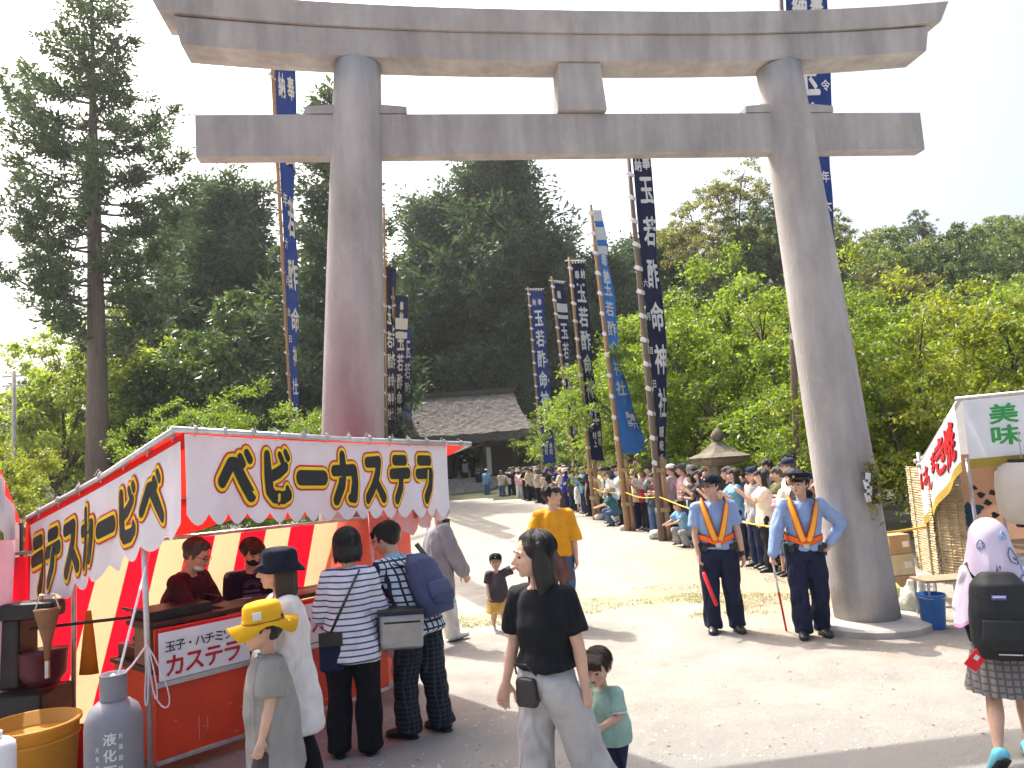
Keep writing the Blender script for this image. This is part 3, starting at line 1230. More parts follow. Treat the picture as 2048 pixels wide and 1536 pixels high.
# ---- cherries along the right of the approach: (x, y)
CH = [
    (1262, 33, 2, 1.20, 0, 'cherry beside the light blue banner, sprays reaching over the crowd'),
    (1150, 42, 2, 1.00, 0, 'farthest cherry by the gate roof, overlapping the narrow navy banner'),
    (1375, 27, 1, 1.16, 0, 'tall cherry directly behind the tall navy banner'),
    (1480, 22, 0, 1.10, 0, 'cherry with bare visible limbs left of the right torii pillar'),
    (1590, 18.5, 1, 1.02, 0, 'cherry standing behind the stone lantern'),
    (1720, 16.0, 0, 0.73, 0, 'cherry directly behind the right torii pillar'),
    (1850, 15.0, 1, 0.75, 1, 'yellowish cherry between the right pillar and the right stall'),
    (1990, 16.5, 0, 0.68, 0, 'cherry rising behind the right stall roof'),
    (2150, 15.0, 2, 0.94, 0, 'cherry at the right edge above the right stall'),
    (1730, 22, 0, 1.07, 1, 'taller yellowish cherry seen above the others right of the pillar'),
    (1900, 23, 1, 1.02, 1, 'yellow tipped cherry farther back over the right stall'),
    (2080, 24, 0, 0.93, 0, 'cherry farthest back at the right edge'),
    (1580, 26, 1, 1.16, 0, 'cherry farther back behind the right pillar'),
    (1470, 32, 0, 1.12, 1, 'pale cherry at the back between navy banner and pillar'),
    (1310, 40, 1, 1.28, 1, 'pale green cherry far behind the tall navy banner'),
]
for (px, y, k, s, yl, lab) in CH:
    plant_tree('cherry_tree', T_CH[k], (put(px, y), y, 0), lab, 'cherry trees along the approach', rnd.random() * 6.28, s, s, LM_CHERRY2 if yl else LM_CHERRY)

# ---- wooded hill on the right
def hill_z(x, y):
    a = math.exp(-(((x - 62) / 38) ** 2 + ((y - 92) / 34) ** 2)) * 19.5
    b = math.exp(-(((x - 22) / 20) ** 2 + ((y - 72) / 24) ** 2)) * 13.5
    c = math.exp(-(((x - 95) / 40) ** 2 + ((y - 110) / 40) ** 2)) * 10
    d = math.exp(-(((x + 45) / 26) ** 2 + ((y - 100) / 24) ** 2)) * 9
    return max(0.0, a + b + c + d - 1.2)


hv, hf = [], []
nx_, ny_ = 70, 50
for j in range(ny_ + 1):
    for i in range(nx_ + 1):
        x = -90 + 280 * i / nx_
        y = 36 + 144 * j / ny_
        edge = min(1, i / 3, (nx_ - i) / 3, j / 3, (ny_ - j) / 3)
        hv.append((x, y, hill_z(x, y) * edge - 0.05))
for j in range(ny_):
    for i in range(nx_):
        a = j * (nx_ + 1) + i
        hf.append((a, a + 1, a + nx_ + 2, a + nx_ + 1))
M_HILLSOIL = mat('hill_soil', (0.045, 0.055, 0.025), rough=1.0, var=0.4, scale=0.4, bump=0.8, bscale=2)
tag(link('hill', raw_mesh('hill', hv, hf), M_HILLSOIL, smooth=True), kind='structure')

hr = random.Random(21)
HILL_LAB = ['evergreen tree in the closed canopy of the wooded hill at right']
cnt = 0
pts = []
tries = 0
while len(pts) < 150 and tries < 6000:
    tries += 1
    y = hr.uniform(40, 112)
    x = hr.uniform(0.16 * y + 2, 0.78 * y + 6)
    if y > 95 and hill_z(x, y) < 14:
        continue
    if any((x - a) ** 2 + (y - b) ** 2 < (3.6 + 0.012 * y) ** 2 for a, b in pts):
        continue
    pts.append((x, y))
for (x, y) in pts:
    k = hr.randrange(3)
    s = hr.uniform(0.62, 0.95) if y > 55 else hr.uniform(0.6, 0.8)
    lm = hr.choice([LM_HILL, LM_HILL, LM_HILL2, LM_OLIVE])
    if lm is LM_OLIVE:
        lab = 'olive tinted evergreen in the closed canopy of the wooded hill'
        gp = 'olive tinted trees on the hill'
    elif lm is LM_HILL2:
        lab = 'dark evergreen in the closed canopy of the wooded hill'
        gp = 'dark trees on the hill'
    else:
        lab = 'mid green evergreen in the closed canopy of the wooded hill'
        gp = 'mid green trees on the hill'
    plant_tree('hill_tree', T_EV[k], (x, y, hill_z(x, y) - 0.6), lab, gp, hr.random() * 6.28, s, s * hr.uniform(.8, 1.05), lm)

# trees one can single out on the hill's skyline
T_PINE = broad_tree('pine', 41, 9.5, 4.6, 95, 80, 0.24, 4.6, 0.16, base=0.42, squash=0.45, spray=0.5)


def on_hill(px, py, y):
    p = at(px, py, y)
    return (p.x, y, p.z)


def skyline(px, pytop, y, meshes, h, s, label, lm, cat='pine_tree'):
    p = at(px, pytop, y)
    plant_tree(cat, meshes, (p.x, y, p.z - h * s), label, None, hr.random() * 6.28, s, s, lm)


skyline(1465, 352, 62, T_PINE, 9.6, 1.0, 'open airy pine against the sky left of the right torii pillar', LM_OLIVE)
skyline(1380, 400, 60, T_EV[1], 8.0, 0.85, 'rounded olive tree below the open pine on its left', LM_OLIVE, 'evergreen_tree')
skyline(1545, 395, 60, T_EV[0], 9.0, 0.9, 'dark rounded tree on the skyline touching the right torii pillar', LM_HILL2, 'evergreen_tree')
skyline(1832, 416, 92, T_EV[2], 10.0, 0.62, 'dark windswept pine alone on top of the hill ridge', LM_HILL2)
skyline(1940, 452, 96, T_EV[1], 8.0, 1.15, 'broad dome shaped tree on the ridge right of the lone pine', LM_HILL2, 'evergreen_tree')
skyline(2040, 462, 98, T_EV[0], 9.0, 1.15, 'dark tree on the ridge at the right edge', LM_HILL2, 'evergreen_tree')
# ================================================================== NOBORI BANNERS
M_NAVY = mat('banner_navy', srgb(24, 27, 52), rough=0.85, var=0.10, scale=3, bump=0.1, bscale=150, spec=0.2, trans=0.22)
M_BLUE = mat('banner_blue', srgb(26, 42, 88), rough=0.85, var=0.10, scale=3, bump=0.1, bscale=150, spec=0.2, trans=0.30)
M_LBLUE = mat('banner_light_blue', srgb(38, 80, 140), rough=0.85, var=0.10, scale=3, bump=0.1, bscale=150, spec=0.2, trans=0.30)
M_WHITE = mat('banner_white', (0.78, 0.78, 0.77), rough=0.85, var=0.05, scale=5, trans=0.3)
M_POLE = mat('banner_pole_wood', (0.33, 0.20, 0.11), rough=0.75, var=0.25, scale=3, bump=0.2, bscale=20, stretch=(6, 6, 0.5))
M_DPOLE = mat('banner_pole_dark', (0.16, 0.12, 0.10), rough=0.75, var=0.25, scale=3, bump=0.2, bscale=20, stretch=(6, 6, 0.5))
M_STAKE = mat('stake_wood', (0.36, 0.235, 0.14), rough=0.85, var=0.25, scale=3, bump=0.4, bscale=16, stretch=(6, 6, 0.5))


def curve_at(keys, t):
    for (t0, a), (t1, b) in zip(keys[:-1], keys[1:]):
        if t <= t1:
            k = (t - t0) / (t1 - t0)
            k = k * k * (3 - 2 * k)
            return a + (b - a) * k
    return keys[-1][1]


def banner(label, y, base_px, top_px, flag_top, flag_bot, width, yaw, m, text, bands=(), pole_r=0.05,
           pole_m=None, stake=False, ripple=0.03, crossbar=False, group='dyed festival banners along the approach', off=0.08, seed=0, side=1, foot=None):
    """flag_top / flag_bot: photo rows; width and yaw are keyed along the flag; yaw 0 faces the viewer."""
    base = gnd(*base_px) if foot is None else V3(*foot)
    yb = base.y
    top = at(top_px[0], top_px[1], y)
    o = thing('festival_banner', label, 'banner', base, 0, group)
    T = top - base

    def pole_pt(z):
        return T * (z / T.z)
    b = B()
    b.tube([pole_pt(T.z * k / 6) for k in range(7)], [pole_r * (1.15 - 0.5 * k / 6) for k in range(7)], n=10)
    b.build('pole', pole_m or M_POLE, o, smooth=True)
    if stake:
        s = B()
        q = V3(0.15, 0.02, 0)
        s.tube([q, pole_pt(1.9) + q], 0.07, n=10)
        s.build('stake', M_STAKE, o, smooth=True)
        w = B()
        for zz in (0.7, 1.6):
            c = pole_pt(zz) + q * 0.5
            w.tube([c - V3(0, 0, 0.05), c + V3(0, 0, 0.05)], [(0.175, 0.10), (0.175, 0.10)], n=14)
        w.build('binding', M_ROPE, o)

    def zrow(row):
        # height of a photo row at this distance along the pole
        lo, hi = 0.0, T.z + 3
        for _ in range(30):
            md = (lo + hi) / 2
            P = base + pole_pt(md)
            d = P - V3(0, 0, CAMH)
            py = 768 - FPX * d.dot(_ur) / d.dot(_f)
            if py > row:
                lo = md
            else:
                hi = md
        return lo
    z1, z0 = zrow(flag_top), zrow(flag_bot)
    H = z1 - z0
    wk = width if isinstance(width, list) else [(0, width), (1, width)]
    yk = yaw if isinstance(yaw, list) else [(0, yaw), (1, yaw)]
    ph = seed * 1.7

    def F(u, v, lift=0.0):
        """u 0..1 away from the pole, v 0..1 down."""
        v = min(max(v, 0), 1)
        w = curve_at(wk, v)
        a = R(curve_at(yk, v))
        dirv = V3(math.cos(a), math.sin(a), 0) * side
        nrm = V3(math.sin(a), -math.cos(a), 0)
        rp = ripple * math.sin(v * 15 + u * 4 + ph) * (0.3 + u) + ripple * 0.6 * math.sin(v * 31 + ph * 2 - u * 3) * u
        return pole_pt(z1 - v * H) + dirv * (off + u * w) + nrm * (rp + lift) + V3(0, 0, -0.02 * u * math.sin(v * 9 + ph))
    nu, nv = 8, 60
    fl = B()
    fl.sheet([[F(j / nu, i / nv) for j in range(nu + 1)] for i in range(nv + 1)])
    flag = fl.build('flag', m, o, smooth=True)
    W0 = max(w for _, w in wk)
    # dyed characters, readable from both faces as a dyed-through cloth
    for (txt, u, v, su, sv, stp, bold) in text:
        vv = v
        for ch in txt:
            if ch != ' ':
                vs, ts = glyph(ch, bold)
                tb = B()
                for lift in (0.006, -0.006):
                    tb._add([F(u + p[0] * su, vv - p[1] * sv, lift + math.copysign(p[2] * 2, lift)) for p in vs], ts)
                tb.build('character', M_WHITE, flag)
            vv += stp
    for (v0, v1) in bands:
        tb = B()
        for lift in (0.006, -0.006):
            tb.sheet([[F(j / 6, v0 + (v1 - v0) * i / 3, lift) for j in range(7)] for i in range(4)])
        tb.build('white_band', M_WHITE, flag)
    n = max(6, int(H / 0.55))
    lp = B()
    for i in range(n):
        v = (i + 0.3) / n
        p0 = pole_pt(z1 - v * H)
        p1 = F(0.02, v)
        lp.tube([p0 + V3(-pole_r * 1.2, -pole_r, 0.05), p0 + V3(0, -pole_r * 1.4, 0.0), p1], [(0.05, 0.012), (0.055, 0.012), (0.05, 0.01)], n=6, ref=(0, 0, 1))
    lp.build('tie_loops', M_WHITE, o)['kind'] = 'stuff'
    if crossbar:
        c = B()
        p0 = pole_pt(z1 + 0.10)
        p1 = F(1.08, 0) + V3(0, 0, 0.10)
        d = (p1 - p0).normalized()
        c.tube([p0 - d * 0.15, p1], 0.02, n=8)
        for k in range(5):
            p = F((k + 0.4) / 5, 0)
            c.tube([p, p + V3(0, 0, 0.11)], 0.018, n=6)
        c.build('crossbar', M_WHITE, o)
    return o


NAME = '玉若酢命神社'
# tall navy banner, nearest of the right row
banner('tallest navy banner with white characters on the nearest pole of the right row', 17.67, (1325, 1082), (1254, 285), 292, 962,
       [(0, .46), (.5, .50), (.75, .40), (.9, .24), (1, .12)], [(0, 12), (.4, 25), (.7, 20), (1, 35)], M_NAVY,
       [('奉', .74, .052, .40, .036, 0, .03), ('納', .28, .058, .40, .036, 0, .03), (NAME, .62, .135, .66, .085, .128, .028), ('六月吉日', .13, .42, .22, .022, .10, .02),
        ('隠岐氏子', .6, .86, .5, .03, .04, .03)], pole_r=0.075, pole_m=M_DPOLE, stake=True, off=0.10, seed=1)
# light blue, twisted
banner('light blue twisted banner with white bands at its narrow top', 20.76, (1256, 1062), (1181, 410), 418, 908,
       [(0, .26), (.15, .36), (.35, .46), (.6, .50), (.8, .60), (1, .74)], [(0, 30), (.3, 38), (.55, 50), (.75, 38), (1, 20)], M_LBLUE,
       [('奉納', .5, .215, .60, .05, .062, .05), (NAME, .5, .33, .66, .06, .082, .028), ('奥谷', .6, .85, .22, .028, .032, .03), ('建六', .8, .86, .22, .028, .032, .03)],
       bands=((.0, .05), (.075, .13), (.155, .19)), pole_r=0.075, stake=True, seed=2)
banner('navy banner with looped crossbar, third pole from the near end', 24.7, (1190, 1040), (1138, 515), 527, 922,
       [(0, .48), (1, .48)], [(0, 20), (.5, 32), (1, 22)], M_NAVY,
       [('奉', .3, .06, .34, .045, 0, .03), ('納', .74, .055, .34, .045, 0, .03), (NAME, .52, .15, .70, .10, .122, .028), ('村上', .42, .875, .26, .035, .04, .03), ('樽司', .78, .87, .26, .035, .04, .03)],
       pole_r=0.06, stake=True, crossbar=True, seed=3)
banner('navy banner with two white bands partly hidden behind cherry sprays', 30.5, (1157, 1015), (1103, 553), 566, 948,
       [(0, .50), (.5, .42), (1, .34)], [(0, 25), (.5, 42), (1, 35)], M_NAVY,
       [('奉納', .32, .06, .34, .04, 0, .03), (NAME, .52, .25, .66, .085, .105, .028), ('協賛', .5, .9, .3, .035, .04, .03)], bands=((.105, .15), (.165, .185)), pole_r=0.06, crossbar=True, seed=4)
banner('blue banner hanging straight beside the thatched gate roof', 37, (1090, 1003), (1056, 574), 582, 928,
       [(0, .66), (1, .62)], [(0, 12), (1, 16)], M_BLUE,
       [('奉', .68, .065, .26, .038, 0, .03), ('納', .26, .065, .26, .038, 0, .03), (NAME, .5, .16, .62, .095, .118, .028), ('西町', .34, .90, .24, .032, .036, .03), ('港町', .72, .90, .24, .032, .036, .03), ('六月吉日', .9, .3, .14, .02, .11, .02)],
       pole_r=0.05, crossbar=True, seed=5)

# left row
banner('tall blue banner left of the left torii pillar, on an orange wooden pole', 16.0, (591, 1010), (543, 100), 110, 868,
       [(0, .62), (.5, .60), (1, .50)], [(0, 62), (.4, 66), (1, 70)], M_BLUE,
       [('奉', .7, .03, .3, .03, 0, .03), ('納', .3, .03, .3, .03, 0, .03), (NAME, .66, .105, .62, .075, .128, .028), ('元年六月吉日', .20, .115, .26, .024, .088, .02),
        ('豊田', .6, .90, .32, .03, .036, .03)], pole_r=0.07, stake=False, seed=6, ripple=0.05)
banner('sliver of a navy banner touching the right edge of left pillar', 22, (775, 1000), (768, 415), 532, 868, .42, [(0, 68), (1, 72)], M_NAVY,
       [(NAME, .5, .2, .7, .09, .125, .028)], pole_r=0.05, seed=7)
banner('navy banner with white bands just right of the left pillar', 27, (792, 985), (786, 575), 590, 872, [(0, .52), (1, .45)], [(0, 30), (1, 45)], M_NAVY,
       [('奉納', .5, .045, .3, .04, .045, .03), (NAME, .45, .22, .62, .11, .13, .028)], bands=((.10, .155), (.17, .205)), pole_r=0.05, seed=8)
banner('dark blue banner right of the left pillar beside the thatched roof', 33, (815, 975), (795, 640), 655, 885, [(0, .60), (1, .55)], [(0, 35), (1, 30)], M_BLUE,
       [(NAME, .55, .12, .62, .11, .14, .028), ('六月吉日', .88, .2, .2, .03, .14, .02)], pole_r=0.05, seed=9)
banner('narrow navy banner half hidden behind left pillar and tent roof', 25, (782, 990), (773, 520), 535, 870, .36, [(0, 55), (1, 60)], M_NAVY,
       [(NAME, .5, .15, .7, .10, .13, .028)], pole_r=0.05, seed=10)

# big banner behind the right pillar
_b = gnd(1668, 1082)
banner('huge blue banner rising behind the right torii pillar past the lintel', 12.5, (1600, 1100), (1560, -60), -55, 720, .80, [(0, 6), (.5, 10), (1, 14)], M_BLUE,
       [('奉', .72, .085, .34, .05, 0, .04), ('納', .30, .085, .34, .05, 0, .04), (NAME, .42, .25, .60, .115, .135, .03), ('令和元年六月吉日', .86, .28, .2, .030, .078, .02)],
       pole_r=0.06, pole_m=M_DPOLE, seed=11, ripple=0.03)
# ================================================================== FOOD STALLS
M_RED = mat('tent_red', srgb(206, 40, 34), rough=0.6, var=0.08, scale=2, bump=0.15, bscale=60, trans=0.5)
M_TENTWHITE = mat('banner_cloth_white', (0.76, 0.77, 0.80), rough=0.75, var=0.06, scale=3, bump=0.12, bscale=40, trans=0.12)
add_folds(M_TENTWHITE, 0.30, 3.0, 0.06)
add_folds(M_RED, 0.30, 3.0, 0.06)
M_STEEL = mat('galvanised_pipe', (0.55, 0.55, 0.56), rough=0.38, var=0.15, scale=12, metal=0.75)
M_COUNTER = mat('counter_orange', srgb(212, 62, 28), rough=0.45, var=0.14, scale=3, bump=0.05, spec=0.5)
M_CREAM = mat('tent_cream', srgb(226, 204, 160), rough=0.7, var=0.06, scale=3, trans=0.4)
M_DKWOOD = mat('dark_counter_wood', (0.05, 0.03, 0.022), rough=0.5, var=0.3, scale=6)
M_SIGN = mat('sign_white', (0.78, 0.78, 0.80), rough=0.4, var=0.03, scale=3)
M_INK = mat('print_black', (0.018, 0.02, 0.024), rough=0.5, var=0.05)
M_INKRED = mat('print_red', srgb(190, 30, 40), rough=0.5, var=0.05)
M_YEL = mat('print_yellow', srgb(246, 206, 36), rough=0.6, var=0.05)
M_ORED = mat('print_outline_red', srgb(200, 60, 44), rough=0.6, var=0.05)
M_GREENINK = mat('print_green', srgb(58, 160, 84), rough=0.6, var=0.05)
M_IRON = mat('black_iron', (0.025, 0.024, 0.024), rough=0.45, var=0.3, scale=8, metal=0.3)

ST = thing('castella_stall', 'red and white castella stall with striped back sheet and orange counter', 'food stall', (-2.58, 5.40, 0))
O_ST = V3(-2.58, 5.40, 0)
E_ = V3(0.67, 0.742, 0).normalized()          # along the front, away from the viewer
BK = V3(-0.742, 0.67, 0).normalized()          # towards the back of the stall


def L_(p):
    return Vector(p) - O_ST


pA = at(366, 858, 5.1)                      # front pipe, near end
pB = at(893, 884, 6.95)                      # where the front cloth ends
pB2 = at(941, 888, 7.15)                     # pipe tip
pL = at(56, 1036, 6.1)                      # low back end of the side pipe
roofdir = (pL - pA)
pR = pB2 + roofdir * 0.35                           # far back corner


def pipe(name, pts, r, parent, m=None):
    b = B()
    b.tube([L_(p) if parent else p for p in pts], r, n=10)
    return b.build(name, m or M_STEEL, parent, smooth=True)


UPV = V3(0, 0, 1)
pipe('front_pipe', [pA - E_ * 0.08, pA.lerp(pB2, 0.5) - UPV * 0.015, pB2], 0.021, ST)
pipe('side_pipe', [pA - E_ * 0.05, pA.lerp(pL, 0.5) - UPV * 0.01, pL], 0.021, ST)
pipe('side_pipe', [pB2, pR], 0.021, ST)
pipe('back_pipe', [pL, pR], 0.021, ST)
# roof sheet, slightly sagging between the pipes
rf = B()
rows = []
for i in range(13):
    s = i / 12
    rows.append([L_((pA + UPV * 0.03).lerp(pB2 + UPV * 0.03, t / 16) + roofdir * (s * (1 - 0.65 * t / 16)) - UPV * (0.03 * math.sin(s * math.pi) * (0.5 + 0.5 * math.sin(t * 1.3)) + 0.028)) for t in range(17)])
rf.sheet(rows)
rf.build('roof_sheet', M_RED, ST, smooth=True)
# red drop edge behind the pipes
for (q0, q1) in ((pA, pL),):
    d = B()
    n_out = V3(-0.3, -0.5, 0).normalized()
    d.sheet([[L_(q0.lerp(q1, t / 20) - UPV * (0.02 + k * 0.055) - n_out * 0.012) for t in range(21)] for k in range(3)])
    d.build('roof_edge', M_RED, ST)
# lacing knots along the pipes
M_CORD = mat('lacing_cord', (0.45, 0.42, 0.38), rough=0.9, var=0.3)
kn = B()
for (q0, q1, nk) in ((pA, pB2, 13), (pA, pL, 7)):
    for k in range(nk):
        p = q0.lerp(q1, (k + 0.4) / nk)
        a = rnd.uniform(0, 6.28)
        kn.lathe([(0.026, -0.012), (0.031, 0), (0.026, 0.012)], L_(p), n=8, rot=(q1 - q0).to_track_quat('Z', 'Y').to_matrix())
        kn.tube([L_(p + V3(0, 0, 0.02)), L_(p + V3(0.03 * math.cos(a), 0.02, 0.05)), L_(p + V3(0.05 * math.cos(a), 0.0, 0.005))], 0.006, n=5)
        kn.tube([L_(p), L_(p + V3(0.0, -0.01, -0.05))], 0.005, n=5)
kn.build('lacing', M_CORD, ST)['kind'] = 'stuff'


def valance(name, q0, q1, h0, h1, outn, nsc, seed, m, wav=0.02, nu=96, flare=0.0, scal=0.075):
    """Hanging cloth with a scalloped lower edge; returns its object and the surface function."""
    def F(u, v, lift=0.0):
        top = q0.lerp(q1, u)
        h = h0 + (h1 - h0) * u
        w = wav * v * (math.sin(u * 23 + seed) + 0.6 * math.sin(u * 41 + seed * 2 + v * 2))
        return top - UPV * (0.035 + h * v) + outn * (w + lift + flare * v) - UPV * 0.012 * math.sin(u * math.pi) * (1 - v)
    b = B()
    rows = []
    for i in range(13):
        v = i / 12
        row = []
        for j in range(nu + 1):
            u = j / nu
            sc = 1 - (scal / ((h0 + h1) / 2)) * (abs(math.sin(u * nsc * math.pi)) ** 0.8) * (-1)
            row.append(L_(F(u, v * (1 + (scal / h0) * (abs(math.sin(u * nsc * math.pi)) - 0.5)) if v > 0.8 else v)))
        rows.append(row)
    b.sheet(rows)
    return b.build(name, m, ST, smooth=True), F


n_front = V3(E_.y, -E_.x, 0)
if n_front.y > 0:
    n_front = -n_front
h0 = (pA - at(380, 1042, 5.1)).z - 0.04
h1 = (pB - at(912, 1024, 6.95)).z - 0.04
fr, FF = valance('front_banner', pA + E_ * 0.008, pB, h0, h1, n_front, 16, 1.0, M_TENTWHITE)
n_side = V3(roofdir.y, -roofdir.x, 0).normalized()
if n_side.y > 0:
    n_side = -n_side
hs0 = (pA - at(383, 1052, 5.1)).z - 0.06
hs1 = (pL - at(85, 1222, 6.1)).z - 0.05
sd, FS = valance('side_banner', pA + roofdir * 0.015 - UPV * 0.035, pL - UPV * 0.03, hs0, hs1, n_side, 9, 2.0, M_TENTWHITE)
rs_, FR = valance('side_banner', pB + roofdir * 0.01, pB + roofdir * 0.36, h1, h1 * 1.1, n_side, 4, 3.0, M_TENTWHITE)

WORD = 'ベビーカステラ'
SPAN = [(.087, .216), (.223, .334), (.348, .463), (.473, .583), (.600, .703), (.714, .812), (.828, .927)]
LAYERS = (('character_outline', .135, .004, M_ORED), ('character_border', .092, .008, M_YEL), ('character', .026, .012, M_INK))
for (nm, grow, lift, mm) in LAYERS:
    for ch, (a0, a1) in zip(WORD, SPAN):
        b = B()
        w_ = (a1 - a0) / 1.22
        brush(b, ch, a0 + 0.11 * w_, 0.0, w_, 1, lambda x, y, l: L_(FF(min(.995, x), 0.80 - 0.62 * y, l)), grow, lift)
        b.build(nm, mm, fr)
us = [.095]
WS = [.135, .145, .115, .115, .115, .110, .115]
for w_ in WS[:-1]:
    us.append(us[-1] + w_ + .005)
for (nm, grow, lift, mm) in LAYERS:
    for ch, u0, w_ in zip(WORD, us, WS):
        b = B()
        brush(b, ch, 0, 0, 1, 1, lambda x, y, l: L_(FS(min(.995, u0 + w_ * (0.9 - 0.80 * x)), 0.80 - 0.60 * y, l)), grow, lift)
        b.build(nm, mm, sd)
# the far side cloth is seen from inside: its print shows through faintly
b = B()
M_GHOST = mat('print_through', srgb(206, 150, 96), rough=0.8, var=0.05, trans=0.35)
for ch, u0, w_ in list(zip(WORD, us, WS))[:3]:
    b = B()
    brush(b, ch, 0, 0, 1, 1, lambda x, y, l: L_(FR(min(.995, (u0 + w_ * (0.9 - 0.80 * x)) * 2.1 - .1), 0.80 - 0.60 * y, -l)), .06, .004)
    b.build('character', M_GHOST, rs_)


def striped_sheet(name, q00, q10, q01, q11, n, parent, drape=0.05, seed=0, m0=None, m1=None):
    """Cloth wall sewn of red and cream widths: q00-q10 along the top, q01-q11 along the bottom."""
    root = None
    for k in range(n):
        b = B()
        rows = []
        for i in range(19):
            v = i / 18
            row = []
            for j in range(5):
                u = (k + j / 4) / n
                p = q00.lerp(q10, u).lerp(q01.lerp(q11, u), v)
                p = p + V3(0.4, -0.9, 0) * (drape * (math.sin(u * 37 + seed) * 0.5 + 0.5 * math.sin(u * 19 + v * 3 + seed)) * (0.3 + 0.7 * v) * math.sin(min(1, v * 1.2 + .1) * 2.6))
                row.append(L_(p))
            rows.append(row)
        b.sheet(rows)
        o = b.build('cloth_width', (m0 or M_RED2) if k % 2 == 0 else (m1 or M_CREAM), parent or ST, smooth=True)
    return o


M_RED2 = mat('tent_wall_red', srgb(226, 20, 44), rough=0.65, var=0.06, scale=2, trans=0.5)
def BL(t, z):
    """Along the low back edge of the roof (t = 0 at the left end)."""
    p = pL.lerp(pR, t)
    return V3(p.x, p.y - 0.03, z)


striped_sheet('backdrop', BL(-.03, 1.52), BL(.765, 1.56), BL(-.15, 0.05), BL(.665, 0.05), 12, ST, 0.03, 1)
dr = B()
dr.sheet([[L_(pL.lerp(pR, t / 20) + V3(0, -.02 - .012 * k, 0) - UPV * (0.0 + k * .09 + .012 * math.sin(t * 1.1) * k)) for t in range(21)] for k in range(4)])
dr.build('roof_drop', M_RED, ST, smooth=True)
M_PINKWALL = mat('tent_end_cloth', srgb(222, 112, 92), rough=0.7, var=0.06, scale=2, trans=0.5)
ew = B()
rows = []
for i in range(13):
    v = i / 12
    rows.append([L_(BL(.765 + .215 * j / 12 - .165 * v * (1 - j / 12), 1.56 - 1.5 * v)) + V3(0.0, 0.02 * math.sin(j * 1.9 + v), 0) for j in range(13)])
ew.sheet(rows)
ew.build('end_cloth', M_PINKWALL, ST, smooth=True)
bq00, bq10 = BL(-.03, 1.55), BL(.98, 1.58)
pipe('back_rail', [bq00 + V3(0, -.03, 0.0), bq10 + V3(0, -.03, 0)], 0.014, ST)

# posts
pFL = O_ST + BK * 0.0 - E_ * 0.03
pFR = pFL + E_ * 2.10
for p, ztop in ((pFL, 2.16), (pFR, 2.1)):
    pipe('post', [p + V3(0, 0, 0), p + V3(-0.03, 0, ztop)], 0.0195, ST)
pBL = at(150, 1250, 5.95)
pipe('post', [V3(pBL.x - .02, 5.95, 0), V3(pBL.x, 5.95, 1.75)], 0.018, ST)
pBR = pFR + BK * 0.30 + E_ * 0.06
pipe('post', [V3(pBR.x, pBR.y, 0), V3(pBR.x - .03, pBR.y, 1.9)], 0.018, ST)

# counter: orange front, dark top, short near end
CT = 1.005
ctr_l = 2.02
dep = 0.48


def cbox(name, u0, u1, d0, d1, z0, z1, m, parent=ST, bevel=0.004):
    """Box in counter axes: u along the front, d towards the back."""
    b = B()
    P = []
    for z in (z0, z1):
        for (u, d) in ((u0, d0), (u1, d0), (u1, d1), (u0, d1)):
            P.append(E_ * u + BK * d + V3(0.0, 0.0, z))
    b._add(P, [(3, 2, 1, 0), (4, 5, 6, 7), (0, 1, 5, 4), (1, 2, 6, 5), (2, 3, 7, 6), (3, 0, 4, 7)])
    return b.build(name, m, parent, bevel=bevel)


cbox('front_panel', 0.03, ctr_l, 0.03, 0.05, 0.13, 0.70, M_COUNTER)
cbox('end_panel', 0.03, 0.05, 0.053, 0.80, 0.10, 0.70, M_COUNTER)
cbox('panel_rail', 0.02, ctr_l, 0.0, 0.027, 0.615, 0.655, M_STEEL)
cbox('foot_rail', 0.03, ctr_l, 0.03, 0.06, 0.095, 0.127, M_STEEL)
cbox('counter_top', 0.0, ctr_l + 0.02, 0.10, dep, CT, CT + 0.035, M_DKWOOD)
cbox('back_board', 0.03, ctr_l, 0.055, 0.075, 0.703, CT - 0.003, M_COUNTER)
cbox('lower_shelf', 0.0, 0.5, 0.056, 0.80, 0.703, 0.735, M_DKWOOD)
cbox('trim', 0.05, 0.66, 0.012, 0.05, 0.965, CT - 0.004, M_INKRED)
# scuffs of worn paint on the counter's face
M_SCUFF = mat('pale_scuff', srgb(226, 150, 120), rough=0.6)
scf = B()
for k in range(16):
    u, z = rnd.uniform(0.1, 1.95), rnd.uniform(0.16, 0.6)
    w, h_ = (rnd.uniform(.02, .05), .005) if k % 3 else (0.006, rnd.uniform(.06, .2))
    p = E_ * u + BK * 0.0285 + V3(0, 0, z)
    scf._add([p, p + E_ * w, p + E_ * w + V3(0, 0, h_), p + V3(0, 0, h_)], [(0, 1, 2, 3)])
scf.build('scuff', M_SCUFF, ST)['kind'] = 'stuff'

# sign boards on the counter's front
def cf(d):
    return lambda u, z, l: E_ * u + BK * (d - l) + V3(0, 0, z)


SIGN = cbox('sign_board', 0.03, 0.70, -0.016, -0.001, 0.660, 0.985, M_SIGN)
write(None, '玉子・ハチミツ入', (0.105, 0.885), 0.070, 0.070, cf(-0.017), 0.071, vertical=False, bold=0.015, lift=0.003, each=('character', M_INK, SIGN))
write(None, 'カステラ', (0.135, 0.755), 0.125, 0.130, cf(-0.017), 0.142, vertical=False, bold=0.03, lift=0.003, each=('character', M_INKRED, SIGN))
SIGN2 = cbox('sign_board', 0.72, 1.62, -0.014, -0.001, 0.665, 0.975, M_SIGN)
write(None, '香り良く', (0.80, 0.885), 0.07, 0.07, cf(-0.015), 0.085, vertical=False, bold=0.02, lift=0.003, each=('character', M_INK, SIGN2))
write(None, '口あたり', (0.80, 0.76), 0.08, 0.08, cf(-0.015), 0.10, vertical=False, bold=0.02, lift=0.003, each=('character', M_INK, SIGN2))
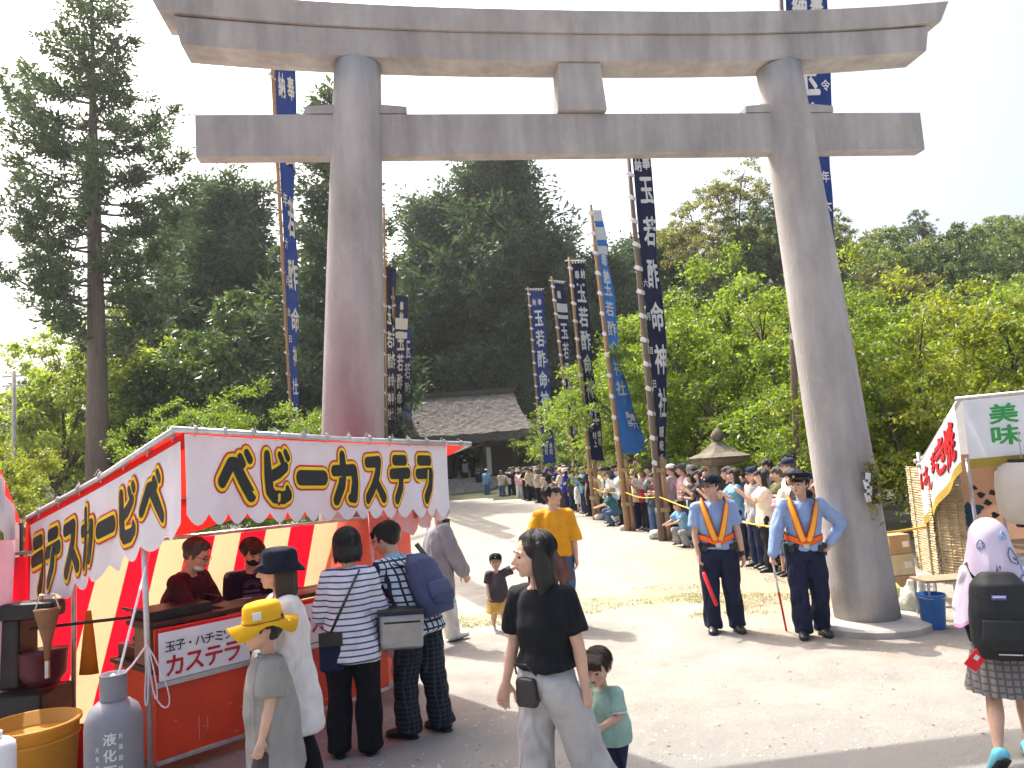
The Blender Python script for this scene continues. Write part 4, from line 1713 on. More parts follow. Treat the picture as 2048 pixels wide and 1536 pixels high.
write(None, 'カステラ', (1.18, 0.82), 0.10, 0.16, cf(-0.015), 0.115, vertical=False, bold=0.03, lift=0.003, each=('character', M_INKRED, SIGN2))


def CW(u, d, z):
    """World point in counter axes."""
    return O_ST + E_ * u + BK * d + V3(0, 0, z)


# --- gear on and around the counter (things of their own)
M_BROWN = mat('brown_paper', (0.24, 0.13, 0.07), rough=0.8, var=0.2)
M_OCHRE = mat('ochre_cloth', srgb(206, 120, 22), rough=0.85, var=0.12, trans=0.2)
M_LPG = mat('gas_grey_paint', (0.20, 0.20, 0.235), rough=0.5, var=0.10, scale=5, bump=0.05, spec=0.4)
M_TUB = mat('tub_yellow_plastic', srgb(196, 140, 50), rough=0.5, var=0.08, scale=3, trans=0.2)
M_BUCKET = mat('bucket_blue_plastic', srgb(62, 112, 178), rough=0.4, var=0.06, trans=0.1)
M_WPLAST = mat('white_plastic', (0.72, 0.73, 0.75), rough=0.4, var=0.05)

grid = thing('griddle', 'dark castella griddle with hopper behind the near end of the counter', 'griddle', CW(0.28, 0.34, CT + 0.035), math.atan2(E_.y, E_.x))
b = B(); b.box((0, 0, 0.035), (0.46, 0.34, 0.07)); b.build('plate', M_IRON, grid, bevel=0.006)
for sx in (-1, 1):
    b = B(); b.tube([(sx * 0.25, -0.15, 0.06), (sx * 0.30, -0.15, 0.09), (sx * 0.30, 0.15, 0.09), (sx * 0.25, 0.15, 0.06)], 0.009, n=6); b.build('handle', M_IRON, grid)
burner = thing('gas_burner', 'dark gas burner unit with pipes on the low shelf behind cylinder', 'burner', CW(0.22, 0.60, 0.736), math.atan2(E_.y, E_.x))
b = B(); b.box((0, 0, 0.05), (0.34, 0.34, 0.1)); b.build('body', M_IRON, burner, bevel=0.01)
b = B(); b.lathe([(0.10, 0.10), (0.12, 0.13), (0.12, 0.15), (0.05, 0.16)], n=16); b.build('ring', M_IRON, burner)
for k in range(2):
    b = B(); b.tube([(-0.1 + 0.2 * k, -0.17, 0.05), (-0.1 + 0.2 * k, -0.22, 0.05)], 0.02, n=8); b.build('knob', M_BROWN, burner)
box1 = thing('wooden_box', 'brown wooden box standing at the counter end behind the post', 'box', CW(0.12, 0.30, 0.736), math.atan2(E_.y, E_.x))
b = B(); b.box((0, 0, 0.128), (0.18, 0.22, 0.252)); b.build('case', M_BROWN, box1, bevel=0.005)
b = B(); b.box((0, 0, 0.258), (0.19, 0.23, 0.012)); b.build('lid', M_BROWN, box1)
tag(link('ochre_cloth', (lambda: (lambda bb: bb.mesh('ochre_cloth'))(B().tube([(0, 0, 0), (0.0, 0, 0.12), (0.0, 0, 0.30), (0.0, 0.0, 0.46)], [(0.075, 0.03), (0.06, 0.03), (0.04, 0.025), (0.02, 0.015)], n=14)))(), M_OCHRE, smooth=True), 'ochre cloth hanging over the rail in the open end of the stall', 'cloth').location = at(178, 1348, 5.85) - V3(0, 0, 0)
hp = thing('batter_hopper', 'brown funnel shaped batter dispenser hanging at the stall left end', 'dispenser', at(95, 1315, 5.6))
b = B(); b.lathe([(0.02, -0.02), (0.028, 0.10), (0.085, 0.33), (0.09, 0.34)], n=18); b.build('funnel', M_BROWN, hp, smooth=True)
b = B(); b.tube([(0, 0, -0.02), (0, 0, -0.14)], 0.018, n=8); b.build('nozzle', M_STEEL, hp)
b = B(); b.tube([(-0.09, 0, 0.33), (-0.05, 0, 0.44), (0.05, 0, 0.44), (0.09, 0, 0.33)], 0.006, n=6); b.build('handle', M_STEEL, hp)
mx_ = thing('mixing_machine', 'dark upright mixing machine at the left end inside the castella stall', 'machine', V3(at(60, 1350, 5.72).x, 5.72, 0))
b = B(); b.box((0, 0, 0.30), (0.40, 0.40, 0.60)); b.build('cabinet', M_IRON, mx_, bevel=0.02)
b = B(); b.box((-0.12, 0.05, 0.86), (0.16, 0.24, 0.50)); b.build('column', M_IRON, mx_, bevel=0.02)
b = B(); b.box((0.0, 0.0, 1.16), (0.44, 0.20, 0.12)); b.build('head', M_IRON, mx_, bevel=0.03)
b = B(); b.lathe([(0.09, 0.62), (0.15, 0.70), (0.16, 0.86), (0.17, 0.865)], (0.1, 0, 0), n=18); b.build('bowl', mat('maroon_steel', (0.10, 0.02, 0.03), rough=0.4), mx_, smooth=True)

rail = thing('rail', 'thin dark rail across the open end of the castella stall', 'rail', at(60, 1258, 5.72))
b = B(); b.tube([(0, 0, 0), at(300, 1230, 5.80) - at(60, 1258, 5.72), at(420, 1205, 6.45) - at(60, 1258, 5.72)], 0.012, n=8); b.build('bar', M_IRON, rail)

gas = thing('gas_cylinder', 'grey gas cylinder with white lettering standing before the stall post', 'gas cylinder', (at(228, 1450, 4.62).x, 4.62, 0))
b = B()
b.lathe([(0.13, 0.0), (0.15, 0.02), (0.155, 0.06), (0.157, 0.3), (0.157, 0.62), (0.152, 0.68), (0.13, 0.735), (0.09, 0.77), (0.05, 0.785)], n=36)
b.build('body', M_LPG, gas, smooth=True)
b = B()
b.lathe([(0.075, 0.76), (0.072, 0.80), (0.074, 0.92), (0.078, 0.925), (0.070, 0.925), (0.066, 0.80)], n=28)
b.build('neck_guard', M_LPG, gas, smooth=True)
b = B(); b.tube([(0, 0, 0.78), (0, 0, 0.88)], 0.018, n=10); b.ball((0, 0, 0.90), 0.024); b.build('valve', M_STEEL, gas)
M_PALE = mat('print_pale', (0.62, 0.64, 0.68), rough=0.6)


def gf(u, z, l):
    a = -math.pi / 2 + u / 0.157 + 0.15
    return V3((0.157 + l) * math.cos(a), (0.157 + l) * math.sin(a), z)


write(None, '液化石油ガス', (0.03, 0.60), 0.065, 0.065, gf, 0.088, bold=0.03, lift=0.002, each=('character', M_PALE, gas))
write(None, '火気厳禁高圧', (-0.035, 0.55), 0.022, 0.03, gf, 0.05, bold=0.02, lift=0.002, each=('character', M_PALE, gas))
write(None, '充填期限容器', (0.085, 0.61), 0.022, 0.03, gf, 0.06, bold=0.02, lift=0.002, each=('character', M_PALE, gas))

tub = thing('yellow_tub', 'large yellow plastic tub left of the gas cylinder', 'tub', (at(62, 1500, 5.0).x, 5.0, 0))
b = B()
b.lathe([(0.22, 0.0), (0.235, 0.01), (0.27, 0.545), (0.285, 0.555), (0.285, 0.575), (0.262, 0.575), (0.225, 0.05), (0.0, 0.045)], n=40)
b.build('wall', M_TUB, tub, smooth=True)
b = B(); b.lathe([(0.273, 0.47), (0.278, 0.48), (0.273, 0.49)], n=40); b.build('rib', M_TUB, tub)
lid = thing('basin', 'ochre round basin leaning behind the yellow tub', 'basin', (at(62, 1450, 5.35).x, 5.40, 0.35))
lid.rotation_euler = (R(62), 0, 0)
b = B(); b.lathe([(0.0, 0.0), (0.15, 0.0), (0.17, 0.02), (0.19, 0.10), (0.20, 0.10), (0.18, 0.015), (0.15, -0.01)], n=32); b.build('shell', M_TUB, lid, smooth=True)
lid.location.z = 0.18
crate = thing('drinks_crate', 'red crate under the leaning basin inside the stall end', 'crate', (at(75, 1450, 5.55).x, 5.62, 0))
b = B(); b.box((0, 0, 0.16), (0.42, 0.32, 0.32)); b.build('body', M_RED2, crate, bevel=0.01)
wc = thing('white_canister', 'white round canister cut off at the lower left corner', 'canister', (at(-8, 1500, 4.3).x, 4.3, 0))
b = B(); b.lathe([(0.09, 0), (0.095, 0.01), (0.095, 0.64), (0.09, 0.67), (0.06, 0.695), (0.02, 0.70)], n=28); b.build('body', M_WPLAST, wc, smooth=True)
b = B(); b.tube([(0, 0, 0.70), (0, 0, 0.735)], 0.03, n=14); b.build('cap', M_WPLAST, wc)

# white cord bundle tying the cylinder to the post
M_WCORD = mat('white_cord', (0.70, 0.66, 0.70), rough=0.8)
cord = thing('cord', 'white cord looped round the front post and the gas cylinder neck', 'cord', pFL)
gv = V3(gas.location.x, gas.location.y, 0.86) - pFL
b = B()
b.tube([gv + V3(0, 0, 0.0), gv.lerp(V3(0, -0.02, 0.93), 0.5) - V3(0, 0, 0.015), V3(0, -0.025, 0.93)], 0.007, n=6)
b.build('strand', M_WCORD, cord)
for (dx, dz, w_) in ((0.05, -0.36, .05), (0.11, -0.42, .12), (-.02, -0.40, .04)):
    b = B()
    pts = [V3(0, -0.028, 0.93)]
    for i in range(1, 16):
        t = i / 16
        pts.append(V3(0.01 + dx * math.sin(t * math.pi) + w_ * math.sin(t * 6.28) * 0.5, -0.035 - 0.02 * math.sin(t * 6.28), 0.93 + dz * math.sin(t * math.pi)))
    pts.append(V3(0.005, -0.028, 0.93))
    b.tube(pts, 0.005, n=6)
    b.build('strand', M_WCORD, cord)
b = B()
b.tube([gv + V3(0.02, 0, 0.02), gv + V3(0.04, 0.25, 0.5), at(300, 1100, 5.75) - pFL], 0.008, n=6)
b.build('strand', M_WCORD, cord)
bag = thing('plastic_bag', 'clear plastic bag hanging at the far end of the counter', 'bag', CW(ctr_l + 0.06, 0.05, 0.62))
bb = B()
for i in range(12):
    a = rnd.random() * 6.28
    bb.ball((0.07 * math.cos(a) * rnd.random(), 0.05 * math.sin(a), -0.10 - 0.28 * rnd.random()), (0.07, 0.06, 0.08), 8, 6)
bb.tube([(0, 0, 0.02), (0, 0, -0.12)], [0.02, 0.07], n=8)
link('film', bb.fused('film', 0.012, 2, wrinkle=0.012), mat('bag_film', (0.62, 0.62, 0.68), rough=0.3, var=0.15, trans=0.5), bag)
b = B(); b.box((0.0, -0.0, -0.10), (0.06, 0.09, 0.04)); b.build('snack_pack', M_ORED, bag)

# ---- neighbouring stall cut by the left edge
NB = thing('neighbour_stall', 'corner of a red tented stall cut off by the left edge', 'food stall', V3(at(-40, 1300, 5.6).x, 5.6, 0))
nO = NB.location
b = B()
c0, c1, c2, c3 = at(-160, 880, 5.1), at(2, 940, 5.6), at(42, 1046, 6.2), at(-160, 1030, 6.3)
b.sheet([[p - nO for p in (c0, c0.lerp(c1, .5), c1)], [p - nO for p in (c3, c3.lerp(c2, .5), c2)]])
b.build('roof_sheet', M_RED, NB)
M_NBCLOTH = mat('pink_print_cloth', srgb(205, 40, 90), rough=0.7, trans=0.3)
v_ = B()
rows = []
for i in range(9):
    rows.append([c1.lerp(c2, j / 14) - nO - UPV * (0.02 + 0.40 * i / 8) + V3(0.02 * math.sin(j * 0.9), -0.02, 0) for j in range(15)])
v_.sheet(rows)
va = v_.build('valance', M_TENTWHITE, NB, smooth=True)
for k, (j0, j1, i0, i1, mm) in enumerate(((0, 5, 1, 5, M_INK), (7, 10, 3, 6, M_NBCLOTH), (6, 14, 6, 8, M_INK), (11, 14, 2, 5, M_INK))):
    q = B()
    q.sheet([[rows[i][j] + V3(-0.004, -0.006, 0) for j in range(j0, j1 + 1)] for i in range(i0, i1 + 1)])
    q.build('lettering', mm, va)
M_PINKCLOTH = mat('pink_curtain', srgb(226, 176, 190), rough=0.8, var=0.06, trans=0.4)
cu = B()
rows = []
ca, cb_ = at(-60, 1080, 5.5), at(34, 1080, 5.7)
for i in range(17):
    v = i / 16
    rows.append([ca.lerp(cb_, j / 8) - nO + V3(-0.02 * v * (j / 8) * 3, 0.02 * math.sin(j * 2.1), -1.12 * v) for j in range(9)])
cu.sheet(rows)
cu.build('curtain', M_PINKCLOTH, NB, smooth=True)
pp = B(); pp.tube([V3(at(44, 1100, 6.2).x, 6.2, 0) - nO, c2 - nO], 0.018, n=8); pp.build('post', M_IRON, NB, smooth=True)
pp = B(); pp.tube([V3(-0.35, 0.0, 0), V3(-0.35, 0, 1.9)], 0.02, n=8); pp.build('post', M_STEEL, NB, smooth=True)

# ================================================================== RIGHT STALL
RS = thing('snack_stall', 'white tented snack stall with straw mat walls at the right edge', 'food stall', (4.7, 8.0, 0))
rO = V3(4.7, 8.0, 0)
rA = at(1920, 798, 8.0)          # front left top corner
rB = rA + V3(3.2, -0.25, 0.10)
rL = at(1842, 925, 9.15)         # lower back end of the left side


def rsheet(name, F, nu, nv, m, parent=RS, smooth=True):
    b = B()
    b.sheet([[F(j / nu, i / nv, 0) - rO for j in range(nu + 1)] for i in range(nv + 1)])
    return b.build(name, m, parent, smooth=smooth)


M_GOLD = mat('gold_fringe', srgb(176, 150, 62), rough=0.8, var=0.2, scale=30, stretch=(8, 8, 0.5), bump=0.5, bscale=60)
RF = lambda u, v, l: rA.lerp(rB, u) + V3(0.0, -0.03 - l + 0.02 * v * math.sin(u * 21), -0.03 - 0.60 * v)
RSd = lambda u, v, l: (rA + V3(-0.02, 0.03, -.02)).lerp(rL, u) + V3(-0.03 - l - 0.02 * v * math.sin(u * 13), 0, -0.03 - 0.60 * v)
f1 = rsheet('front_banner', RF, 40, 8, M_TENTWHITE)
f2 = rsheet('side_banner', RSd, 24, 8, M_TENTWHITE)
fringe_f = lambda u, v, l: RF(u, 1.0, 0.005) - V3(0, 0, 0.10 * v)
fringe_s = lambda u, v, l: RSd(u, 1.0, 0.005) - V3(0, 0, 0.10 * v)
rsheet('fringe', fringe_f, 60, 3, M_GOLD)
rsheet('fringe', fringe_s, 40, 3, M_GOLD)
b = B()
b.sheet([[(rA.lerp(rB, j / 6) + (rL - rA) * (i / 5)) - rO + V3(0, 0, 0.01) for j in range(7)] for i in range(6)])
b.build('roof_sheet', M_TENTWHITE, RS)
for q0, q1 in ((rA - V3(.05, 0, 0), rB), (rA, rL)):
    b = B(); b.tube([q0 - rO, q1 - rO], 0.022, n=10); b.build('roof_pipe', M_STEEL, RS, smooth=True)
write(None, '美味', (0.122, 0.27), 0.085, -0.33, lambda u, v, l: RF(u, v, l) - rO, -0.37, bold=0.03, lift=0.004, each=('character', M_GREENINK, f1))
M_SRED = mat('print_bright_red', srgb(214, 32, 44), rough=0.6)
for ch, u, v, s, w_ in (('は', .88, .35, .30, .22), ('し', .74, .58, .26, .14), ('ま', .60, .36, .34, .17), ('き', .44, .42, .60, .26), ('焼', .20, .50, .72, .27)):
    vs, ts = glyph(ch, .035)
    bt, bt2 = B(), B()
    bt._add([RSd(min(.99, u - p[0] * w_), min(.97, v - p[1] * s), 0.009 + p[2]) - rO for p in vs], ts)
    bt2._add([RSd(min(.99, u - 0.012 - p[0] * w_), min(.985, v + 0.02 - p[1] * s), 0.004 + p[2]) - rO for p in vs], ts)
    bt.build('character', M_SRED, f2)
    bt2.build('character_shadow', M_INK, f2)
bt = B()
vs, ts = glyph('は', .045)
bt._add([RF(.31 + p[0] * .16, .45 - p[1] * .75, 0.006 + p[2]) - rO for p in vs], ts)
bt.build('character', M_SRED, f1)

# straw mats
M_STRAW = mat('straw_mat', (0.56, 0.45, 0.29), rough=0.95, var=0.22, scale=4, bump=0.9, bscale=55, stretch=(0.6, 0.6, 5))


def straw_mat(name, q0, q1, z0, z1, ncord):
    m_ = B()
    n_u, n_v = 8, 84
    rows = []
    for i in range(n_v + 1):
        v = i / n_v
        rows.append([q0.lerp(q1, j / n_u) - rO + V3(0.012 * (i % 2) + rnd.uniform(-.006, .006), rnd.uniform(-.006, .006), z0 + (z1 - z0) * v) for j in range(n_u + 1)])
    back = [[p + V3(0.03, 0.03, 0) for p in r] for r in rows]
    m_.sheet(rows)
    m_.sheet(back)
    for (rr_, qq) in ((rows, back),):
        m_.sheet([[r[0] for r in rr_], [r[0] for r in qq]])
        m_.sheet([[r[-1] for r in rr_], [r[-1] for r in qq]])
        m_.sheet([rr_[-1], qq[-1]])
    o = m_.build(name, M_STRAW, RS)
    cc = B()
    for k in range(ncord):
        u = (k + .5) / ncord
        p = q0.lerp(q1, u) - rO + V3(-0.012, -0.012, 0)
        cc.tube([p + V3(0, 0, z0), p + V3(0, 0, z1)], 0.007, n=6)
    cc.build('binding_cord', M_ROPE, o)
    return o


q_a, q_b, q_c = at(1824, 1050, 9.75), at(1866, 1050, 8.95), at(1935, 1050, 8.55)
straw_mat('straw_mat', V3(q_a.x, 9.75, 0), V3(q_b.x, 8.95, 0), 0.36, 1.62, 2)
straw_mat('straw_mat', V3(q_b.x + 0.03, 8.97, 0), V3(q_c.x, 8.6, 0), 0.30, 1.64, 3)
M_PINKPANEL = mat('pinkish_panel', srgb(214, 168, 140), rough=0.8, var=0.06, trans=0.2)
M_DBLUE = mat('print_dark_blue', srgb(40, 74, 104), rough=0.7)
pq0, pq1 = at(1905, 1050, 8.75), at(2075, 1050, 8.9)
pan = B()
pan.sheet([[V3(pq0.x + (pq1.x - pq0.x) * j / 10, 8.75 + 0.015 * j, 0.6 + 1.15 * i / 6) - rO for j in range(11)] for i in range(7)])
panel = pan.build('inner_curtain', M_PINKPANEL, RS)
bl = B()


def blot(px, py, rx, ry, seed, yd=8.72):
    c = at(px, py, yd) - rO
    r0 = random.Random(seed)
    n = 18
    ph1, ph2 = r0.random() * 6, r0.random() * 6
    bl._add([c + V3(rx * math.cos(6.283 * k / n) * (1 + .3 * math.sin(3 * 6.283 * k / n + ph1)), -0.0, ry * math.sin(6.283 * k / n) * (1 + .25 * math.sin(2 * 6.283 * k / n + ph2))) for k in range(n)], [tuple(range(n))])


blot(1938, 1030, .06, .12, 1)
blot(1950, 1020, .10, .05, 2, 8.717)
blot(1932, 1085, .05, .14, 3, 8.714)
blot(1958, 1050, .07, .05, 4, 8.711)
bl.build('cow_print', M_DBLUE, panel)
bl = B()
for k, (px, py) in enumerate(((1946, 975), (1985, 985), (1975, 1005), (1990, 1030), (1962, 990), (1984, 1055), (2000, 1000))):
    blot(px, py, .045, .03, 10 + k, 8.73 - .002 * k)
bl.build('spot_print', M_INK, panel)
for px, y, zt in ((1944, 8.35, 1.72), (2004, 8.8, 1.72), (2100, 8.1, 2.35)):
    p = at(px, 1000, y)
    b = B(); b.tube([V3(p.x + .02, y, 0) - rO, V3(p.x, y, zt) - rO], 0.02, n=8); b.build('post', M_STEEL, RS, smooth=True)
# back-left post with knot at the roof's low end
b = B(); b.tube([V3(rL.x, rL.y + 0.02, 0) - rO, rL - rO + V3(-0.02, 0, 0.12)], 0.02, n=8); b.build('post', M_STEEL, RS, smooth=True)
b = B()
for k in range(7):
    b.ball(rL - rO + V3(rnd.uniform(-.06, .03), rnd.uniform(-.04, .02), rnd.uniform(-.04, .06)), (0.04, 0.03, 0.03), 8, 6)
b.build('rope_knot', M_CORD, RS)
# stall counter behind the girl
M_CARD0 = mat('counter_brown', (0.30, 0.22, 0.15), rough=0.6, var=0.2)
tb_ = B(); tb_.box((1.28, 0.25, 0.78), (1.7, 0.6, 0.04)); tb_.build('counter_top', M_CARD0, RS)
tb_ = B(); tb_.box((1.28, -0.06, 0.55), (1.7, 0.03, 0.42)); tb_.build('counter_front', mat('grey_board', (0.30, 0.31, 0.33), rough=0.6), RS)
pb = B(); pb.box((0.86, -0.10, 0.98), (0.62, 0.03, 0.34)); pr_ = pb.build('price_board', M_YEL, RS)
pb = B(); pb.box((0.78, -0.12, 0.95), (0.26, 0.012, 0.18)); pb.build('price_patch', M_SRED, pr_)
write(None, '400円', (0.70, 1.08), .07, .08, lambda u, z, l: V3(u, -0.117 - l, z), .08, vertical=False, bold=.04, lift=.002, each=('character', M_SRED, pr_))

lan = thing('paper_lantern', 'big white paper lantern with red characters hanging in the snack stall', 'lantern', at(2052, 985, 7.85))
b = B()
b.lathe([(0.12, -0.31), (0.17, -0.30), (0.245, -0.22), (0.265, -0.08), (0.265, 0.10), (0.245, 0.22), (0.17, 0.30), (0.12, 0.31)], n=36)
b.build('shade', mat('lantern_paper', (0.78, 0.73, 0.66), rough=0.7, var=0.04, trans=0.45), lan, smooth=True)
for z in (-0.325, 0.325):
    b = B(); b.lathe([(0.12, z - 0.015), (0.125, z), (0.12, z + 0.015)], n=24); b.build('ring', M_IRON, lan)
b = B(); b.tube([(0, 0, 0.33), (0, 0, 0.62)], 0.006, n=6); b.build('hanger', M_CORD, lan)
write(None, '焼はし巻', (0.02, 0.19), .15, .12, lambda u, z, l: V3((0.266 + l) * math.sin(u / .265), -(0.266 + l) * math.cos(u / .265), z), .135, bold=.04, lift=.003, each=('character', M_SRED, lan))

# clutter by the right pillar
bk = thing('blue_bucket', 'blue plastic bucket under the folding table of the snack stall', 'bucket', (4.215, 8.2, 0))
b = B(); b.lathe([(0.105, 0), (0.11, 0.01), (0.135, 0.33), (0.143, 0.335), (0.143, 0.35), (0.13, 0.35), (0.10, 0.03), (0, 0.025)], n=32); b.build('wall', M_BUCKET, bk, smooth=True)
b = B(); b.tube([(0.14 * math.cos(a), 0.10 * math.sin(a) - 0.03, 0.335 + 0.02 * math.sin(a)) for a in [math.pi + math.pi * k / 10 for k in range(11)]], 0.004, n=5); b.build('handle', M_STEEL, bk)
ft = thing('folding_table', 'small folding table with pale legs beside the blue bucket', 'table', (4.42, 8.35, 0))
b = B(); b.box((0, 0, 0.47), (0.5, 0.34, 0.025)); b.build('tabletop', M_CARD0, ft)
for (x, y) in ((-.22, -.14), (.22, -.14), (-.22, .14), (.22, .14)):
    b = B(); b.tube([(x, y, 0), (x * .95, y, 0.455)], 0.013, n=8); b.build('leg', M_STEEL, ft)
b = B(); b.tube([(-.22, -.14, .2), (.22, -.14, .2)], 0.01, n=6); b.build('crossbar', M_STEEL, ft)
M_CARD = mat('cardboard', (0.42, 0.29, 0.17), rough=0.85, var=0.1, bump=0.1)
M_CARD2 = mat('pale_cardboard', (0.58, 0.50, 0.36), rough=0.85, var=0.1)


def carton(label, x, y, z, s, rz, m):
    t = thing('cardboard_box', label, 'box', (x, y, z), rz, 'cartons stacked behind the right pillar')
    b = B(); b.box((0, 0, s[2] / 2), s); b.build('body', m, t, bevel=0.006)
    b = B(); b.box((0, 0, s[2] + 0.002), (s[0] * 0.98, 0.05, 0.003)); b.build('tape', M_CARD2 if m is M_CARD else M_CARD, t)
    b = B(); b.box((s[0] * .24, -s[1] / 2 - 0.003, s[2] * .5), (s[0] * .3, 0.004, s[2] * .3)); b.build('label_sticker', M_SIGN, t)


carton('brown carton topmost of the stack between pillar and straw mat', 4.72, 9.95, 0.53, (0.30, 0.26, 0.24), 0.2, M_CARD)
carton('pale carton in the middle of the stack behind the pillar', 4.72, 9.95, 0.27, (0.34, 0.28, 0.256), 0.1, M_CARD2)
carton('brown carton at the bottom of the stack behind the pillar', 4.72, 9.95, 0.0, (0.36, 0.30, 0.266), 0.15, M_CARD)
M_BAGW = mat('white_bag', (0.66, 0.67, 0.60), rough=0.35, var=0.12, trans=0.35)
M_BAGY = mat('yellow_bag', srgb(220, 222, 150), rough=0.35, var=0.15, trans=0.3)


def rubbish_bag(label, x, y, r, m, seed, z=0.0):
    r0 = random.Random(seed)
    b = B()
    for i in range(9):
        b.ball((r0.uniform(-.5, .5) * r, r0.uniform(-.5, .5) * r, r * (0.62 + r0.uniform(0, .9))), (r * .68, r * .6, r * .62), 10, 8)
    b.tube([(0, 0, r * 1.6), (0, 0, r * 2.3), (0.02, 0, r * 2.6)], [r * .5, r * .14, r * .26], n=8)
    me = b.fused('bag', 0.014, 2, wrinkle=0.016, wscale=(24, 24, 24), seed=seed)
    t = thing('rubbish_bag', label, 'bag', (x, y, z))
    link('film', me, m, t)
    return t


rubbish_bag('pale yellow plastic bag resting against the right pillar foot', 4.12, 8.98, 0.17, M_BAGY, 1, 0.0)
rubbish_bag('white plastic bag in front of the stacked cartons', 4.30, 8.80, 0.15, M_BAGW, 2, 0.0)
cn = thing('marker_cone', 'tall red and white cone leaning by the white bags', 'cone', (4.36, 8.66, 0))
b = B(); b.lathe([(0.055, 0), (0.05, 0.18)], n=18); b.build('red_band', M_ORED, cn)
b = B(); b.lathe([(0.05, 0.181), (0.032, 0.46), (0.03, 0.47)], n=18); b.build('white_band', M_WPLAST, cn)

# paper streamers and sakaki sprig tied to the right torii pillar
px_ = V3(*torii.matrix_world.translation)
ev = V3(math.cos(TH), math.sin(TH), 0)
nvv = V3(-math.sin(TH), math.cos(TH), 0)
C_T = V3(0.945, 8.108, 0)
sak = thing('sakaki_branch', 'leafy sakaki sprig tied to the right torii pillar', 'branch', at(1742, 965, 8.10))
rs = np.random.RandomState(9)
P = rs.normal(size=(230, 3)) * np.array([.035, .02, .13]) + np.array([0.02, -0.01, -0.04])
D = rs.normal(size=(230, 3)) + np.array([0.2, -.5, -.3])
V, F = leaves_from(P, D, .075, .018, rs)
link('foliage', raw_mesh('foliage', V, F), LM_OLIVE, sak)
b = B(); b.tube([(0.0, 0, .2), (0.02, -.01, 0), (0.03, 0, -.22)], .007, n=6); b.build('stem', M_BARK, sak)
shd = thing('paper_streamer', 'white zigzag paper streamer hanging on the right torii pillar', 'paper streamer', at(1734, 958, 8.05))
b = B()
zz = 0.06
for k in range(4):
    b.box((0.012 * (-1) ** k, 0, zz - 0.045), (0.055, 0.003, 0.095), rot=Matrix.Rotation(R(10) * (-1) ** k, 3, 'Y'))
    zz -= 0.068
b.build('paper', M_WHITE, shd)
# utility pole far left
up = thing('utility_pole', 'distant grey utility pole with crossarms at the left edge', 'utility pole', (at(28, 850, 36).x, 36, 0))
b = B(); b.tube([(0, 0, 0), (0, 0, at(28, 742, 36).z)], [0.11, 0.08], n=10); b.build('mast', M_SLAB, up, smooth=True)
for dz in (0.25, 0.7):
    b = B(); b.box((0, 0, at(28, 742, 36).z - dz), (1.1, 0.07, 0.07)); b.build('crossarm', M_STEEL, up)
# stone lantern behind the spectators
SL = V3(at(1442, 950, 15.2).x, 15.2, 0)
sl = thing('stone_lantern', 'mossy stone lantern with curved roof behind the spectators', 'stone lantern', SL)
M_MOSS = mat('mossy_stone', (0.15, 0.135, 0.10), rough=0.95, var=0.4, scale=5, bump=0.6, bscale=25)
b = B(); b.lathe([(0.45, 0), (0.45, 0.2), (0.34, 0.25), (0.32, 0.34)], n=6); b.build('base', M_MOSS, sl)
b = B(); b.lathe([(0.17, 0.34), (0.15, 0.6), (0.15, 0.95), (0.18, 1.15)], n=16); b.build('shaft', M_MOSS, sl, smooth=True)
b = B(); b.lathe([(0.2, 1.15), (0.36, 1.26), (0.36, 1.34)], n=6); b.build('platform', M_MOSS, sl)
b = B(); b.lathe([(0.22, 1.34), (0.22, 1.66)], n=6); b.build('fire_box', M_MOSS, sl)
b = B(); b.lathe([(0.62, 1.80), (0.50, 1.70), (0.2, 1.66), (0.2, 1.665), (0.52, 1.72), (0.64, 1.84), (0.40, 1.92), (0.2, 2.06), (0.10, 2.14)], n=6); b.build('roof', M_MOSS, sl)
b = B(); b.lathe([(0.06, 2.14), (0.13, 2.2), (0.14, 2.27), (0.06, 2.38), (0.0, 2.42)], n=12); b.build('finial', M_MOSS, sl, smooth=True)

# stones that wedge the banner stakes
M_ROCK = mat('pale_rock', (0.52, 0.49, 0.45), rough=0.95, var=0.2, scale=6, bump=0.5, bscale=20)
for k, (px, py, s, lab) in enumerate(((1200, 1040, .17, 'pale stone beside the third banner pole'), (1247, 1061, .11, 'small pale stone at the foot of the light blue banner pole'), (1312, 1078, .17, 'large pale stone at the foot of the tall navy banner pole'))):
    b = B()
    r0 = random.Random(k)
    b.ball((0, 0, s * .55), (s, s * .8, s * .75), 12, 9)
    o = b.build('rock', M_ROCK, smooth=True)
    for v in o.data.vertices:
        v.co += Vector((r0.uniform(-1, 1), r0.uniform(-1, 1), r0.uniform(-1, 1))) * s * .09
    o.location = gnd(px, py)
    tag(o, lab, 'stone')

# rope line
M_YROPE = mat('yellow_rope', srgb(214, 176, 70), rough=0.8, var=0.25, scale=40)
r0_ = gnd(1325, 1082) + V3(0, 0, 1.0)
r1_ = C_T + ev * 2.70 + nvv * 0.30 + V3(0, 0, 0.95)
tag(link('barrier_rope', B().tube([r0_.lerp(r1_, i / 24) - V3(0, 0, 0.14 * math.sin(i / 24 * math.pi)) for i in range(25)], 0.013, n=6).mesh('barrier_rope'), M_YROPE),
    'yellow rope stretched from the tall navy banner pole to right pillar', 'rope')
r2_ = V3(rL.x, rL.y, 0.93)
tag(link('barrier_rope', B().tube([r1_.lerp(r2_, i / 10) - V3(0, 0, 0.03 * math.sin(i / 10 * math.pi)) for i in range(11)], 0.014, n=6).mesh('barrier_rope'), M_YROPE),
    'yellow rope from the right pillar to the straw mat wall', 'rope')
r3_ = gnd(1256, 1062) + V3(0, 0, 1.02)
